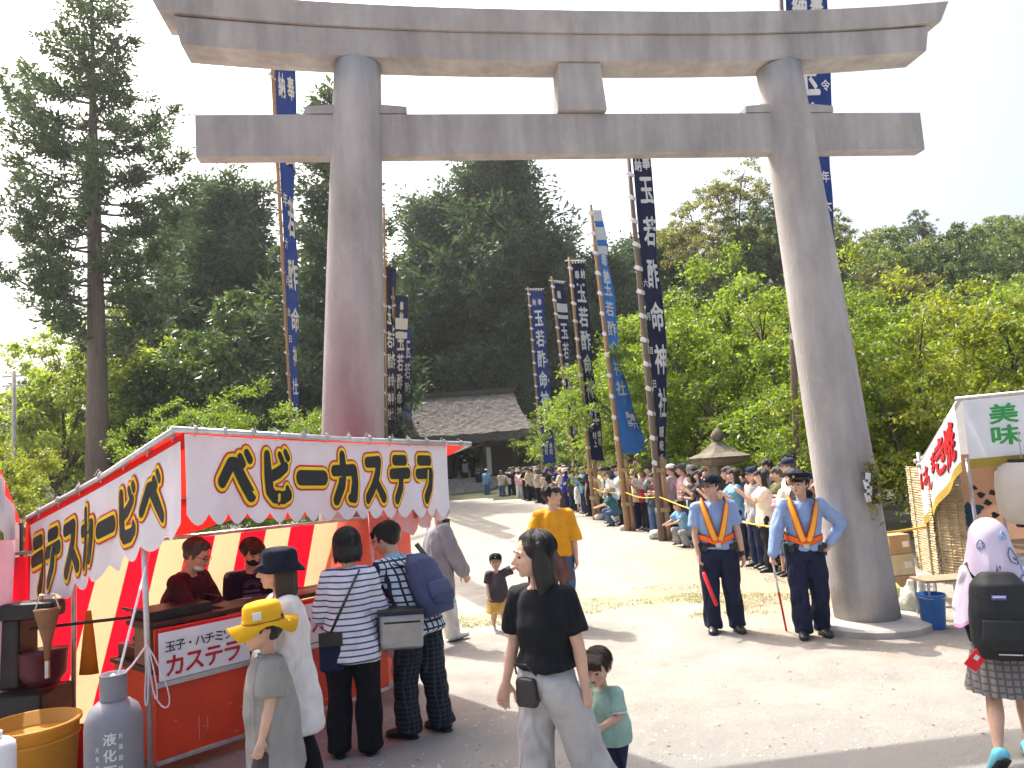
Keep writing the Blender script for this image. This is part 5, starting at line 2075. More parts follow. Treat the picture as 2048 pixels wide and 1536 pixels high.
tag(link('barrier_rope', B().tube([r0_.lerp(r3_, i / 10) - V3(0, 0, 0.08 * math.sin(i / 10 * math.pi)) for i in range(11)], 0.013, n=6).mesh('barrier_rope'), M_YROPE),
    'yellow rope between the navy and the light blue banner poles', 'rope')
r4_ = gnd(1190, 1040) + V3(0, 0, 1.02)
tag(link('barrier_rope', B().tube([r3_.lerp(r4_, i / 10) - V3(0, 0, 0.08 * math.sin(i / 10 * math.pi)) for i in range(11)], 0.013, n=6).mesh('barrier_rope'), M_YROPE),
    'yellow rope between the light blue and the third banner poles', 'rope')
# ================================================================== PEOPLE
M_SKIN = mat('skin', (0.58, 0.36, 0.265), rough=0.62, var=0.10, scale=14, spec=0.25, bump=0.12, bscale=120)
M_SKIN2 = mat('skin_tan', (0.56, 0.36, 0.26), rough=0.62, var=0.10, scale=14, spec=0.25, bump=0.12, bscale=120)
M_HAIR = mat('hair_black', (0.012, 0.010, 0.010), rough=0.42, var=0.3, scale=20, bump=0.7, bscale=70, stretch=(5, 5, 0.6), spec=0.5)
M_HAIRB = mat('hair_brown', (0.030, 0.018, 0.012), rough=0.45, var=0.3, scale=20, bump=0.7, bscale=70, stretch=(5, 5, 0.6), spec=0.5)
M_HAIRG = mat('hair_grey', (0.09, 0.085, 0.08), rough=0.5, var=0.4, scale=20, bump=0.7, bscale=70, stretch=(5, 5, 0.6))
M_EYE = mat('eye_dark', (0.012, 0.010, 0.010), rough=0.2)
M_LIP = mat('lip', (0.36, 0.13, 0.11), rough=0.5)
M_SHOE = mat('shoe_black', (0.016, 0.016, 0.018), rough=0.4, spec=0.5)
M_SHOEW = mat('shoe_white', (0.55, 0.54, 0.52), rough=0.6, var=0.15)
M_SHOEC = mat('shoe_cyan', srgb(110, 196, 214), rough=0.6, var=0.1)

PROP = {
    'm': dict(head=.138, neck=.822, shz=.793, shw=.104, hip=.505, knee=.27, ank=.042, hips=(.092, .070), waist=(.083, .064), chest=(.098, .070), upper=(.094, .058), arm=1.0, thick=1.0),
    'f': dict(head=.143, neck=.820, shz=.788, shw=.087, hip=.505, knee=.27, ank=.042, hips=(.094, .072), waist=(.074, .058), chest=(.085, .066), upper=(.080, .052), arm=.96, thick=.92),
    'c': dict(head=.172, neck=.790, shz=.770, shw=.098, hip=.465, knee=.25, ank=.045, hips=(.088, .074), waist=(.086, .074), chest=(.090, .072), upper=(.084, .058), arm=.92, thick=1.02),
    't': dict(head=.205, neck=.755, shz=.735, shw=.100, hip=.425, knee=.225, ank=.05, hips=(.105, .090), waist=(.108, .094), chest=(.104, .086), upper=(.094, .066), arm=.84, thick=1.2),
}
STAND_ARM = ((.14, .0, -1), (.06, .16, -1))


def nv(v):
    return Vector(v).normalized()


def hand(b, w, d, palm, s, curl=25, side=1, spread=1.0):
    """Palm, four separate fingers and a thumb. palm: the direction the palm faces."""
    d = nv(d)
    palm = nv(Vector(palm) - d * d.dot(Vector(palm)))
    t = nv(d.cross(palm)) * side          # thumb side
    b.tube([w - d * s * .05, w + d * s * .10, w + d * s * .34, w + d * s * .50], [(.15 * s, .12 * s), (.20 * s, .13 * s), (.235 * s, .12 * s), (.225 * s, .10 * s)], n=10, ref=t)
    for k, (o, ln) in enumerate(((.185, .40), (.065, .46), (-.062, .43), (-.18, .34))):
        p = w + d * s * (.48 - .02 * abs(k - 1)) + t * o * s
        dd = nv(d + t * o * .55 * spread)
        pts = [p]
        a = 0
        for j, f in enumerate((.46, .32, .25)):
            a += R(curl * (0.7 + .5 * j) * (1 + .08 * k))
            pts.append(pts[-1] + (dd * math.cos(a) + palm * math.sin(a)) * ln * f * s)
        b.limb(pts, [.058 * s, .054 * s, .049 * s, .040 * s], n=7)
    p = w + d * s * .10 + t * .17 * s
    d1 = nv(d * .65 + t * .75 + palm * .30)
    d2 = nv(d * .95 + t * .22 + palm * (.30 + curl / 120))
    b.limb([p, p + d1 * s * .24, p + d1 * s * .24 + d2 * s * .17, p + d1 * s * .24 + d2 * s * .30], [.085 * s, .066 * s, .058 * s, .045 * s], n=7)


class Person:
    def __init__(self, label, loc, heading, H, kind='m', lean=0, twist=0, armL=None, armR=None, legL=None, legR=None, head=(0, 0), pitch=0, tilt=0,
                 palmL=None, palmR=None, curlL=25, curlR=25, footpitch=(0, 0), group=None, drop=0.0, roll=0.0, top=True):
        P = PROP[kind]
        self.P, self.H, self.kind = P, H, kind
        self.root = thing('person', label, 'person', (loc[0], loc[1], loc[2] if len(loc) > 2 else 0), R(heading), group)
        self.heading = heading
        hip = P['hip'] * H
        thl, shl = (P['hip'] - P['knee']) * H, (P['knee'] - P['ank']) * H
        J = {}
        legs = {}
        for s, nm, spec in ((-1, 'L', legL), (1, 'R', legR)):
            th, shn = spec or ((s * .04, .02, -1), (s * .02, -.02, -1))
            j0 = V3(s * .052 * H, 0, 0)
            j1 = j0 + nv(th) * thl
            j2 = j1 + nv(shn) * shl
            legs[nm] = (j0, j1, j2)
        low = min(l[2].z for l in legs.values())
        pel = V3(0, 0, P['ank'] * H - low - drop)
        for nm, l in legs.items():
            J['hip' + nm], J['knee' + nm], J['ank' + nm] = [p + pel for p in l]
        J['pel'] = pel
        la, ra = R(lean), R(roll)
        sp = V3(math.sin(ra), math.sin(la), math.cos(la)).normalized()
        self.sp = sp
        L = (P['neck'] - P['hip']) * H
        tw = Matrix.Rotation(R(twist), 3, 'Z')
        sx = tw @ V3(1, 0, 0)
        sx = nv(sx - sp * sx.dot(sp))
        self.sx = sx
        self.sy = nv(sp.cross(sx))
        J['neck'] = pel + sp * L
        for s, nm, spec, sg in ((-1, 'L', armL, -1), (1, 'R', armR, 1)):
            u, f = spec or (tuple([c * (s if i == 0 else 1) for i, c in enumerate(STAND_ARM[0])]), tuple([c * (s if i == 0 else 1) for i, c in enumerate(STAND_ARM[1])]))
            j0 = pel + sp * ((P['shz'] - P['hip']) * H) + sx * s * P['shw'] * H
            j1 = j0 + nv(u) * .172 * H * P['arm']
            j2 = j1 + nv(f) * .145 * H * P['arm']
            J['sh' + nm], J['el' + nm], J['wr' + nm] = j0, j1, j2
            J['fd' + nm] = nv(f)
        self.J = J
        self.palm = {'L': palmL or (1, .25, 0), 'R': palmR or (-1, .25, 0)}
        self.curl = {'L': curlL, 'R': curlR}
        u = P['head'] * H
        self.u = u
        Rh = Matrix.Rotation(R(head[0]), 3, 'Z') @ Matrix.Rotation(R(-pitch), 3, 'X') @ Matrix.Rotation(R(tilt), 3, 'Y')
        self.Rh = Rh
        nk = J['neck'] + nv(sp * .8 + V3(0, 0, .2)) * (.03 * H)
        self.hc = nk + Rh @ V3(0, .10 * u, .50 * u)
        self.nk = nk
        self.footpitch = {'L': footpitch[0], 'R': footpitch[1]}
        self.W = Matrix.Translation(self.root.location) @ Matrix.Rotation(R(heading), 4, 'Z')

    def w(self, p):
        return self.W @ Vector(p)

    def h(self, x, y, z):
        return self.hc + self.Rh @ (V3(x, y, z) * self.u)

    # ---- body
    def body(self, voxel=.0065, ratio=.35, skin=None, fingers=True):
        J, H, P, u, sp = self.J, self.H, self.P, self.u, self.sp
        t = P['thick']
        b = B()
        q = lambda f: J['pel'] + sp * f * H
        Ls = P['neck'] - P['hip']
        b.tube([q(-.035), q(0.0), q(Ls * .32), q(Ls * .62), q(Ls * .86), q(Ls * 1.0)],
               [(P['hips'][0] * H * .8, P['hips'][1] * H * .8), (P['hips'][0] * H * .93, P['hips'][1] * H * .93), (P['waist'][0] * H * .92, P['waist'][1] * H * .92), (P['chest'][0] * H * .92, P['chest'][1] * H * .92), (P['upper'][0] * H * .88, P['upper'][1] * H * .88), (.040 * H, .040 * H)], n=16, ref=self.sx)
        nr_ = .030 * H * (1.0 if self.kind in 'mf' else 1.05) * (1.08 if self.kind == 'm' else .95)
        b.limb([J['neck'] - sp * .03 * H, self.nk, self.hc + self.Rh @ V3(0, -.10 * u, -.15 * u)], [nr_ * 1.15, nr_, nr_], n=12)
        for s in 'LR':
            b.limb([J['sh' + s], J['sh' + s].lerp(J['el' + s], .4), J['el' + s], J['el' + s].lerp(J['wr' + s], .3), J['wr' + s]],
                   [.031 * H * t, .028 * H * t, .023 * H * t, .0235 * H * t, .0155 * H * t], n=10)
            b.limb([J['neck'].lerp(J['sh' + s], .15) - sp * .02 * H, J['sh' + s] - sp * .006 * H], [.028 * H, .029 * H * t], n=10)
            b.limb([J['hip' + s], J['hip' + s].lerp(J['knee' + s], .35), J['knee' + s], J['knee' + s].lerp(J['ank' + s], .3) + V3(0, -.008 * H, 0), J['knee' + s].lerp(J['ank' + s], .8), J['ank' + s]],
                   [.052 * H * t, .048 * H * t, .034 * H * t, .036 * H * t, .0215 * H * t, .0215 * H * t], n=12)
            fd = self.foot_dir(s)
            a = J['ank' + s]
            b.limb([a - V3(0, 0, .012 * H), a + fd * .06 * H - V3(0, 0, .022 * H), a + fd * .10 * H - V3(0, 0, .027 * H)], [.022 * H, .019 * H, .013 * H], n=8)
            hs = .103 * H * (1.0 if self.kind in 'mf' else .95)
            if fingers:
                hand(b, J['wr' + s], J['fd' + s], self.palm[s], hs, self.curl[s], side=1 if s == 'L' else -1)
            else:
                b.limb([J['wr' + s], J['wr' + s] + J['fd' + s] * hs * .8], [.018 * H, .016 * H], n=8)
        self.head_shape(b)
        me = b.fused('body', voxel, 2, ratio)
        link('body', me, skin or M_SKIN, self.root)

    def foot_dir(self, s):
        J = self.J
        sh = J['ank' + s] - J['knee' + s]
        f = V3((-.15 if s == 'L' else .15), 1, 0)
        fp = R(self.footpitch[s])
        return nv(V3(f.x, f.y * math.cos(fp), -math.sin(fp)))

    def head_shape(self, b):
        u, h, Rh = self.u, self.h, self.Rh
        kid = self.kind in 'ct'
        b.ball(h(0, -.06, .12), (.355 * u, .43 * u, .39 * u), 20, 14, Rh)
        b.ball(h(0, .06, -.06), (.315 * u, .34 * u, .36 * u), 18, 12, Rh)
        b.ball(h(0, .12, -.25), (.235 * u, .25 * u, .22 * u), 16, 10, Rh)
        b.ball(h(0, .27, -.385), (.105 * u, .09 * u, .085 * u), 10, 8, Rh)
        b.limb([h(0, .36, .06), h(0, .43, -.04), h(0, .475, -.115)], [.040 * u, .05 * u, .066 * u], n=8)
        for s in (-1, 1):
            b.ball(h(.055 * s, .405, -.125), (.045 * u,) * 3, 8, 6)
            b.limb([h(.05 * s, .365, .085), h(.2 * s, .315, .095)], [.05 * u, .045 * u], n=8)
            b.ball(h(.19 * s, .25, -.10), (.11 * u, .10 * u, .11 * u), 10, 8, Rh)
            b.ball(h(.345 * s, -.04, -.02), (.035 * u, .085 * u, .125 * u), 10, 8, Rh)
        b.limb([h(-.075, .37, -.235), h(.075, .37, -.235)], [.035 * u, .035 * u], n=8)
        b.limb([h(-.055, .365, -.275), h(.055, .365, -.275)], [.036 * u, .036 * u], n=8)

    def face(self, mask=None, glasses=False):
        h, u, Rh = self.h, self.u, self.Rh
        for s in (-1, 1):
            b = B(); b.ball(h(.135 * s, .352, .012), (.060 * u, .030 * u, .030 * u), 10, 8, Rh); b.build('eye', M_EYE, self.root, smooth=True)
            b = B(); b.tube([h(.06 * s, .415, .115), h(.14 * s, .395, .135), h(.22 * s, .335, .105)], [.012 * u, .017 * u, .009 * u], n=6); b.build('eyebrow', M_HAIR, self.root, smooth=True)
        if mask is None:
            b = B(); b.ball(h(0, .395, -.255), (.095 * u, .020 * u, .030 * u), 12, 6, Rh); b.build('mouth', M_LIP, self.root, smooth=True)
        else:
            b = B()
            b.ball(h(0, .16, -.22), (.295 * u, .30 * u, .215 * u), 18, 12, Rh)
            b.ball(h(0, .40, -.16), (.10 * u, .11 * u, .11 * u), 10, 8, Rh)
            link('mask', b.fused('mask', .008, 2), mask, self.root)
        if glasses:
            b = B()
            for s in (-1, 1):
                b.tube([h(.135 * s + .085 * math.cos(a), .425, .01 + .065 * math.sin(a)) for a in [6.2832 * k / 12 for k in range(13)]], .009 * u, n=5)
                b.tube([h(.22 * s, .42, .03), h(.36 * s, .0, .02)], .009 * u, n=5)
            b.tube([h(-.05, .43, .02), h(.05, .43, .02)], .008 * u, n=5)
            b.build('glasses', M_IRON, self.root)

    def hair(self, style='short', m=None, voxel=.008, seed=1, fringe=True, under=False):
        h, u, Rh = self.h, self.u, self.Rh
        rs = random.Random(seed)
        b = B()
        k_ = .93 if under else 1.0
        fringe = fringe and not under
        b.ball(h(0, -.14, .185), (.405 * u * k_, .445 * u * k_, .405 * u * k_), 20, 14, Rh)
        if style in ('short', 'crop', 'messy'):
            b.ball(h(0, -.27, -.02), (.33 * u, .22 * u, .26 * u), 14, 10, Rh)
            for s in (-1, 1):
                b.limb([h(.36 * s, .03, .10), h(.35 * s, .07, -.06)], [.05 * u, .025 * u], n=6)
            n = 0 if under else (26 if style == 'messy' else 14)
            for i in range(n):
                a = rs.uniform(0, 6.28)
                r = rs.uniform(.15, .40)
                x, y = r * math.cos(a), r * math.sin(a) - .08
                z = .165 + .39 * math.sqrt(max(.05, 1 - (x / .42) ** 2 - ((y + .1) / .47) ** 2))
                k = 1.35 if style == 'messy' else .8
                b.limb([h(x * .9, y * .9, z - .06), h(x * 1.1 + .05 * k, y * 1.1 + .07 * k, z + .01 * k), h(x * 1.2 + .09 * k * rs.uniform(-1, 1), y * 1.2 + .12 * k, z - .06 * k)], [.07 * u, .05 * u, .02 * u], n=6)
        if fringe:
            for i in range(9):
                x = -.27 + .54 * i / 8 + rs.uniform(-.02, .02)
                yy = .30 - .5 * x * x
                b.limb([h(x * .9, yy - .12, .43), h(x, yy + .06, .30), h(x + rs.uniform(-.05, .05), yy + .11 - .2 * x * x, .13 + rs.uniform(-.03, .05))], [.07 * u, .06 * u, .022 * u], n=6)
        if style in ('bob', 'long', 'mid'):
            ln = {'bob': -.52, 'mid': -.85, 'long': -1.15}[style]
            for i in range(13):
                a = math.pi * (1.0 + i / 12) + 0
                x, y = .37 * math.cos(a), .36 * math.sin(a) - .06
                if style != 'bob' and abs(x) > .30:
                    y += .03
                e = ln * (1 - .12 * abs(x)) + rs.uniform(-.04, .04)
                b.limb([h(x * .9, y * .9, .02 if under else .25), h(x, y, -.12 if under else -.08), h(x * 1.02, y * 1.05, e * .6), h(x * .96, y * .98, e)], [.10 * u, .105 * u, .10 * u, .035 * u], n=7)
            b.ball(h(0, -.25, -.15), (.31 * u, .19 * u, .38 * u), 14, 10, Rh)
        if style == 'pony':
            b.ball(h(0, -.27, -.02), (.31 * u, .20 * u, .26 * u), 14, 10, Rh)
            b.limb([h(0, -.48, .10), h(0, -.64, .0), h(0.02, -.66, -.28), h(0.02, -.58, -.5)], [.07 * u, .12 * u, .12 * u, .04 * u], n=9)
        me = b.fused('hair', voxel, 1, 0.6, wrinkle=.006 * u / .2, wscale=(60, 60, 12), seed=seed)
        ho = link('hair', me, m or M_HAIR, self.root)
        if voxel < .01:
            # loose strands that break up the outline
            s = B()
            end = {'bob': -.55, 'mid': -.88, 'long': -1.18}.get(style)
            for i in range(190):
                a = rs.uniform(0, 6.2832)
                front = math.sin(a) > .35
                if under and front:
                    continue
                p0 = R(rs.uniform(92, 100)) if under else R(rs.uniform(4, 45))
                p1 = R(rs.uniform(48, 66)) if front else R(rs.uniform(102, 120))
                if style in ('short', 'crop', 'messy') and not front:
                    p1 = R(rs.uniform(85, 112))
                k = 1.0 + rs.uniform(.0, .06 if style != 'messy' else .16)
                tw = rs.uniform(-.25, .25)
                pts = []
                for j in range(6):
                    ph = p0 + (p1 - p0) * j / 5
                    aa = a + tw * j / 5
                    kk = k_ * (k + .02 * j * rs.random())
                    pts.append(h(.405 * kk * math.sin(ph) * math.cos(aa), -.14 + .445 * kk * math.sin(ph) * math.sin(aa), .185 + .405 * kk * math.cos(ph)))
                if end and not front:
                    aa = a + tw
                    x, y = .40 * math.cos(aa) * k, min(.12, .40 * math.sin(aa) * k - .08)
                    e = end * rs.uniform(.80, 1.05)
                    pts = pts[:5] + [h(x, y, -.08), h(x * 1.03, y * 1.06, e * .55), h(x * (1 + rs.uniform(-.08, .06)), y, e)]
                n_ = len(pts)
                s.tube(pts, [u * .014 * (1 - .75 * q / (n_ - 1)) for q in range(n_)], n=4)
            o2 = s.build('loose_strands', m or M_HAIR, ho, smooth=True)
            o2['kind'] = 'stuff'

    # ---- clothing
    def shirt(self, m, sleeve='short', hem=-.05, ease=1.14, flare=1.0, name='shirt', voxel=.010, wr=.009, sl_ease=1.0, seed=0, neck=.052, sl_end=None, front=0.0):
        J, H, P, sp = self.J, self.H, self.P, self.sp
        b = B()
        Ls = P['neck'] - P['hip']
        q = lambda f: J['pel'] + sp * f * H
        e = ease

        def rr(k, f=1.0):
            return (P[k][0] * H * e * f, P[k][1] * H * (e + .06) * f)
        hr_ = (P['hips'][0] * H * e * flare, P['hips'][1] * H * (e + .06) * flare)
        pts, rad = [q(hem)], [hr_]
        if hem < -.02:
            pts.append(q(0))
            rad.append((P['hips'][0] * H * e * (1 + flare) / 2, P['hips'][1] * H * (e + .06) * (1 + flare) / 2))
        pts += [q(Ls * .34), q(Ls * .62), q(Ls * .84), q(Ls * .965)]
        wst = tuple(P['waist'][i] * H * (e + .06) * (0.55 + .45 * flare) for i in (0, 1))
        rad += [wst, rr('chest'), rr('upper', .98), (neck * 1.15 * H, neck * H)]
        b.tube(pts, rad, n=20, ref=self.sx)
        t = P['thick']
        for s in 'LR':
            sh, el, wr_ = J['sh' + s], J['el' + s], J['wr' + s]
            b.limb([J['neck'].lerp(sh, .32) - sp * .022 * H, sh - sp * .004 * H], [.040 * H, .039 * H * t], n=12)
            k = sl_ease * t
            if sleeve == 'short':
                e_ = sh.lerp(el, .74)
                b.tube([sh - (el - sh) * .12, sh, sh.lerp(el, .4), e_], [.034 * H * k, .040 * H * k, .042 * H * k, .046 * H * k], n=14)
            elif sleeve == 'half':
                e_ = el.lerp(wr_, .12)
                b.tube([sh - (el - sh) * .12, sh, sh.lerp(el, .5), el, e_], [.036 * H * k, .042 * H * k, .047 * H * k, .050 * H * k, .052 * H * k], n=14)
            elif sleeve == 'long':
                b.limb([sh, sh.lerp(el, .5), el, el.lerp(wr_, .5), el.lerp(wr_, .95)], [.040 * H * k, .039 * H * k, .036 * H * k, .031 * H * k, .026 * H * k], n=14)
            elif sleeve == 'wide':
                b.limb([sh, sh.lerp(el, .5), el, el.lerp(wr_, .5), el.lerp(wr_, .9)], [.041 * H * k, .046 * H * k, .048 * H * k, .048 * H * k, .046 * H * k], n=14)
        me = b.fused(name, voxel, 3, 1.0, wrinkle=wr * 1.7, wscale=(12, 12, 7), seed=seed)
        return link(name, me, m, self.root)

    def trousers(self, m, ease=1.0, hemr=.043, length=1.0, wr=.010, seed=0, name='trousers', voxel=.010):
        J, H, P, sp = self.J, self.H, self.P, self.sp
        b = B()
        q = lambda f: J['pel'] + sp * f * H
        e = ease
        b.tube([q(-.045), q(-.01), q(.035), q(.085)], [(P['hips'][0] * H * .95, P['hips'][1] * H), (P['hips'][0] * H * 1.06, P['hips'][1] * H * 1.10), (P['hips'][0] * H * 1.02, P['hips'][1] * H * 1.06), (P['waist'][0] * H * 1.06, P['waist'][1] * H * 1.08)], n=18, ref=self.sx)
        t = P['thick'] * e
        for s in 'LR':
            hp, kn, an = J['hip' + s], J['knee' + s], J['ank' + s]
            if length >= .99:
                end = an - V3(0, 0, .012 * H)
                pts = [hp, hp.lerp(kn, .4), kn, kn.lerp(end, .5), end]
                rad = [.064 * H * t, .061 * H * t, (.046 + (hemr - .043) * .5) * H * t, (.044 + (hemr - .043) * .8) * H * t, hemr * H * t]
            else:
                end = hp.lerp(kn, length) if length <= 1 else kn
                pts = [hp, hp.lerp(end, .5), end]
                rad = [.066 * H * t, .068 * H * t, .070 * H * t]
            b.tube(pts, rad, n=14)
            b.ball(hp, (.06 * H * t,) * 3, 10, 8)
            if length >= .99:
                b.ball(kn, (.046 * H * t,) * 3, 10, 8)
        me = b.fused(name, voxel, 3, 1.0, wrinkle=wr * 1.8, wscale=(12, 12, 9), seed=seed)
        return link(name, me, m, self.root)

    def shoes(self, m, k=1.0):
        J, H = self.J, self.H
        for s in 'LR':
            fd = self.foot_dir(s)
            a = J['ank' + s]
            up = nv(V3(0, 0, 1) - fd * fd.z)
            sd = fd.cross(up)
            base = a - up * (self.P['ank'] * H)
            b = B()
            pts, rad = [], []
            for (x, z, rx, ry) in ((-.038, .020, .018, .016), (-.030, .026, .026, .026), (0, .032, .027, .032), (.035, .026, .028, .026), (.075, .020, .031, .020), (.105, .016, .026, .015), (.120, .013, .012, .010)):
                pts.append(base + fd * x * H * k + up * z * H * k)
                rad.append((rx * H * k, ry * H * k))
            b.tube(pts, rad, n=14, ref=sd)
            o = b.build('shoe', m, self.root, smooth=True)
            so = B()
            so.tube([base + fd * x * H * k + up * .006 * H * k for x in (-.042, -.03, .03, .08, .112, .124)], [(r * H * k, .0055 * H * k) for r in (.014, .026, .027, .031, .024, .008)], n=12, ref=sd)
            so.build('sole', M_SHOE if m is not M_SHOE else M_IRON, o, smooth=True)

    def skirt(self, m, length=.2, flare=1.5, pleats=18, name='skirt'):
        J, H, P, sp = self.J, self.H, self.P, self.sp
        rows = []
        for i in range(9):
            v = i / 8
            row = []
            for k in range(pleats * 4 + 1):
                a = 6.2832 * k / (pleats * 4)
                f = 1.05 + (flare - 1.05) * v
                pl = 1 + .05 * v * math.sin(a * pleats)
                row.append(J['pel'] + V3(0, 0, .06 * H - (length + .06) * H * v) + V3(P['hips'][0] * H * f * pl * math.cos(a), P['hips'][1] * H * f * 1.1 * pl * math.sin(a), 0) + self.sx * .012 * math.sin(2 * a) * v)
            rows.append(row)
        b = B()
        b.sheet(rows)
        return b.build(name, m, self.root, smooth=True)

    # ---- headgear (children: clothing)
    def ring(self, b, prof, sx=1.0, sy=1.0, yo=-.06, n=32, wavy=0.0, ph=0.0):
        """prof rows (r, z) in head units, oval; wavy ripples outer rows."""
        vs, fs = [], []
        for i, (r, z) in enumerate(prof):
            for k in range(n):
                a = 6.2832 * k / n
                wv = wavy * max(0, (r - .42)) * math.sin(a * 4 + ph) * 1.6
                vs.append(self.h(r * sx * math.cos(a), yo + r * sy * math.sin(a), z + wv))
        for i in range(len(prof) - 1):
            for k in range(n):
                fs.append((i * n + k, i * n + (k + 1) % n, (i + 1) * n + (k + 1) % n, (i + 1) * n + k))
        fs.append(tuple(reversed(range(n))))
        fs.append(tuple((len(prof) - 1) * n + k for k in range(n)))
        b._add(vs, fs)

    def bucket_hat(self, m, wavy=.3, brim=.66, ph=0.0, bz=.08, high=.615):
        b = B()
        self.ring(b, [(.40, .17), (brim, bz - .06), (brim + .01, bz - .05), (.445, .20), (.43, .36), (.41, high - .12), (.35, high - .045), (.18, high - .004), (.02, high)], .98, 1.12, wavy=wavy, ph=ph)
        return b.build('hat', m, self.root, smooth=True)

    def cap(self, m, visor=None, high=.58):
        b = B()
        self.ring(b, [(.40, .16), (.425, .18), (.43, .27), (.41, .38), (.34, .50), (.2, high - .02), (.02, high)], .97, 1.13, yo=-.07)
        o = b.build('cap', m, self.root, smooth=True)
        v = B()
        rows = []
        for i in range(6):
            t = i / 5
            rows.append([self.h(.36 * math.sin(a) * (1 - .06 * t), .33 * math.cos(a) + .02 + .33 * t * math.cos(a * .75), .215 - .05 * t - .06 * (math.sin(a) ** 2)) for a in [-1.25 + 2.5 * k / 12 for k in range(13)]])
        v.sheet(rows)
        v.sheet([[p - self.Rh @ V3(0, 0, .02 * self.u) for p in r] for r in rows])
        v.sheet([rows[-1], [p - self.Rh @ V3(0, 0, .02 * self.u) for p in rows[-1]]])
        v.build('visor', visor or m, o, smooth=True)
        return o

    def disc_print(self, m, name='badge', at_=(0, .47, .30), r=.07, parent=None):
        b = B()
        b.ball(self.h(*at_), (r * self.u, .02 * self.u, r * self.u), 12, 8, self.Rh)
        return b.build(name, m, parent or self.root, smooth=True)


def patch_on(person, name, m, c, w, hgt, depth=.012, rot=None, parent=None):
    b = B()
    b.box(c, (w, depth, hgt), rot=rot)
    return b.build(name, m, parent or person.root, bevel=.003)


# ---- clothes
C_BLACK = cloth('black', (24, 27, 32))
C_WHITE = cloth('white_sheer', (236, 232, 230), trans=0.25)
C_GREYTEE = cloth('grey_tee', (142, 140, 136))
C_GREYTR = cloth('grey_trousers', (172, 170, 170))
C_DKTR = cloth('black_trousers', (22, 24, 30))
C_MINT = cloth('mint', (146, 178, 166))
C_YELLOW = cloth('mustard', (214, 150, 34))
C_DENIM = mat('denim', srgb(62, 88, 122), rough=0.9, var=0.2, scale=8, bump=0.2, bscale=220)
C_POLICE = cloth('police_blue', (140, 162, 200))
C_NAVYTR = cloth('navy_trousers', (34, 40, 62))
C_NAVY = cloth('navy', (30, 36, 62))
C_MAROON = cloth('maroon_dark', (62, 26, 34))
C_NVY2 = cloth('dark_navy_tee', (26, 22, 44))
C_CHAR = cloth('charcoal', (72, 66, 70))
C_BEIGE = cloth('sand_shorts', (206, 168, 96))
C_BROWNSH = cloth('brown_shirt', (104, 76, 70))
C_HATNAVY = cloth('hat_navy', (26, 30, 46))
C_HATYEL = mat('hat_yellow', srgb(236, 184, 34), rough=0.8, var=0.06, scale=6, trans=0.25)
C_ORANGE = mat('vest_orange', srgb(250, 104, 24), rough=0.6, var=0.05)
C_REFLECT = mat('vest_reflective', srgb(244, 178, 60), rough=0.35, var=0.05, metal=0.2)
C_GREYGI = cloth('grey_happi', (138, 136, 142))
C_LIGHT = cloth('pale_trousers', (206, 204, 198))
M_STRIPE = band_mat('navy_white_stripes', (0.66, 0.66, 0.70), srgb(58, 62, 110), 2, 0.042, 0.26)
M_PLAID = band_mat('pale_blue_plaid', srgb(196, 206, 218), srgb(44, 52, 72), 0, 0.05, 0.30, second=(2, 0.05, 0.28))
M_PLAIDTR = band_mat('dark_check', srgb(30, 34, 42), srgb(56, 62, 74), 0, 0.035, 0.2, second=(2, 0.035, 0.2))
M_SKIRT = band_mat('grey_check_skirt', srgb(132, 128, 126), srgb(98, 94, 96), 2, 0.04, 0.3, second=(0, 0.04, 0.3))
for _m in (M_STRIPE, M_PLAID, M_PLAIDTR, C_DENIM):
    add_folds(_m)
M_MASKW = mat('mask_white', (0.70, 0.70, 0.70), rough=0.8)
M_MASKB = mat('mask_black', (0.02, 0.02, 0.025), rough=0.8)
M_LEATHER = mat('black_leather', (0.016, 0.015, 0.015), rough=0.4, spec=0.5)
M_BPBLUE = mat('backpack_blue', srgb(60, 68, 100), rough=0.75, var=0.12, bump=0.1)
M_SILVER = mat('silver_foil', (0.30, 0.31, 0.33), rough=0.36, var=0.12, scale=10, metal=0.85, bump=0.25, bscale=14)

# 1 -- woman in black tee and grey trousers, hand in hand with the child
p = Person('woman in black tee and wide grey trousers leading a small child by the hand', (0.09, 4.26), 122, 1.62, 'f', lean=2, twist=26, head=(-18, 0), pitch=2,
           armR=((.26, .02, -1), (.10, .26, -1)), armL=((-.20, -.16, -1), (-.02, -.10, -1)), legR=((.06, .12, -1), (0, -.02, -1)), legL=((-.06, -.40, -1), (-.04, -.50, -1)), footpitch=(30, 0), curlL=45)
p.body(); p.face(); p.hair('long', seed=3, fringe=False)
p.shirt(C_BLACK, 'short', hem=.06, ease=1.15, flare=1.04, seed=2, sl_ease=1.05)
p.trousers(C_GREYTR, 1.12, .060, seed=3); p.shoes(M_SHOEW)
pw = p
pouch_o = p.w(p.J['pel'] + V3(-.02, .150, .03))
po = thing('waist_pouch', 'small black pouch hanging at the hip of the woman in black', 'pouch', pouch_o, R(150))
b = B(); b.box((0, 0, -.05), (.12, .06, .15)); b.build('body', M_LEATHER, po, bevel=.02)
b = B(); b.box((0, -.034, -.02), (.10, .012, .07)); b.build('flap', M_IRON, po, bevel=.004)
b = B(); b.tube([(-.06, 0, .04), (-.02, .03, .10), (.05, .03, .10), (.06, 0, .04)], .006, n=6); b.build('strap', M_LEATHER, po)

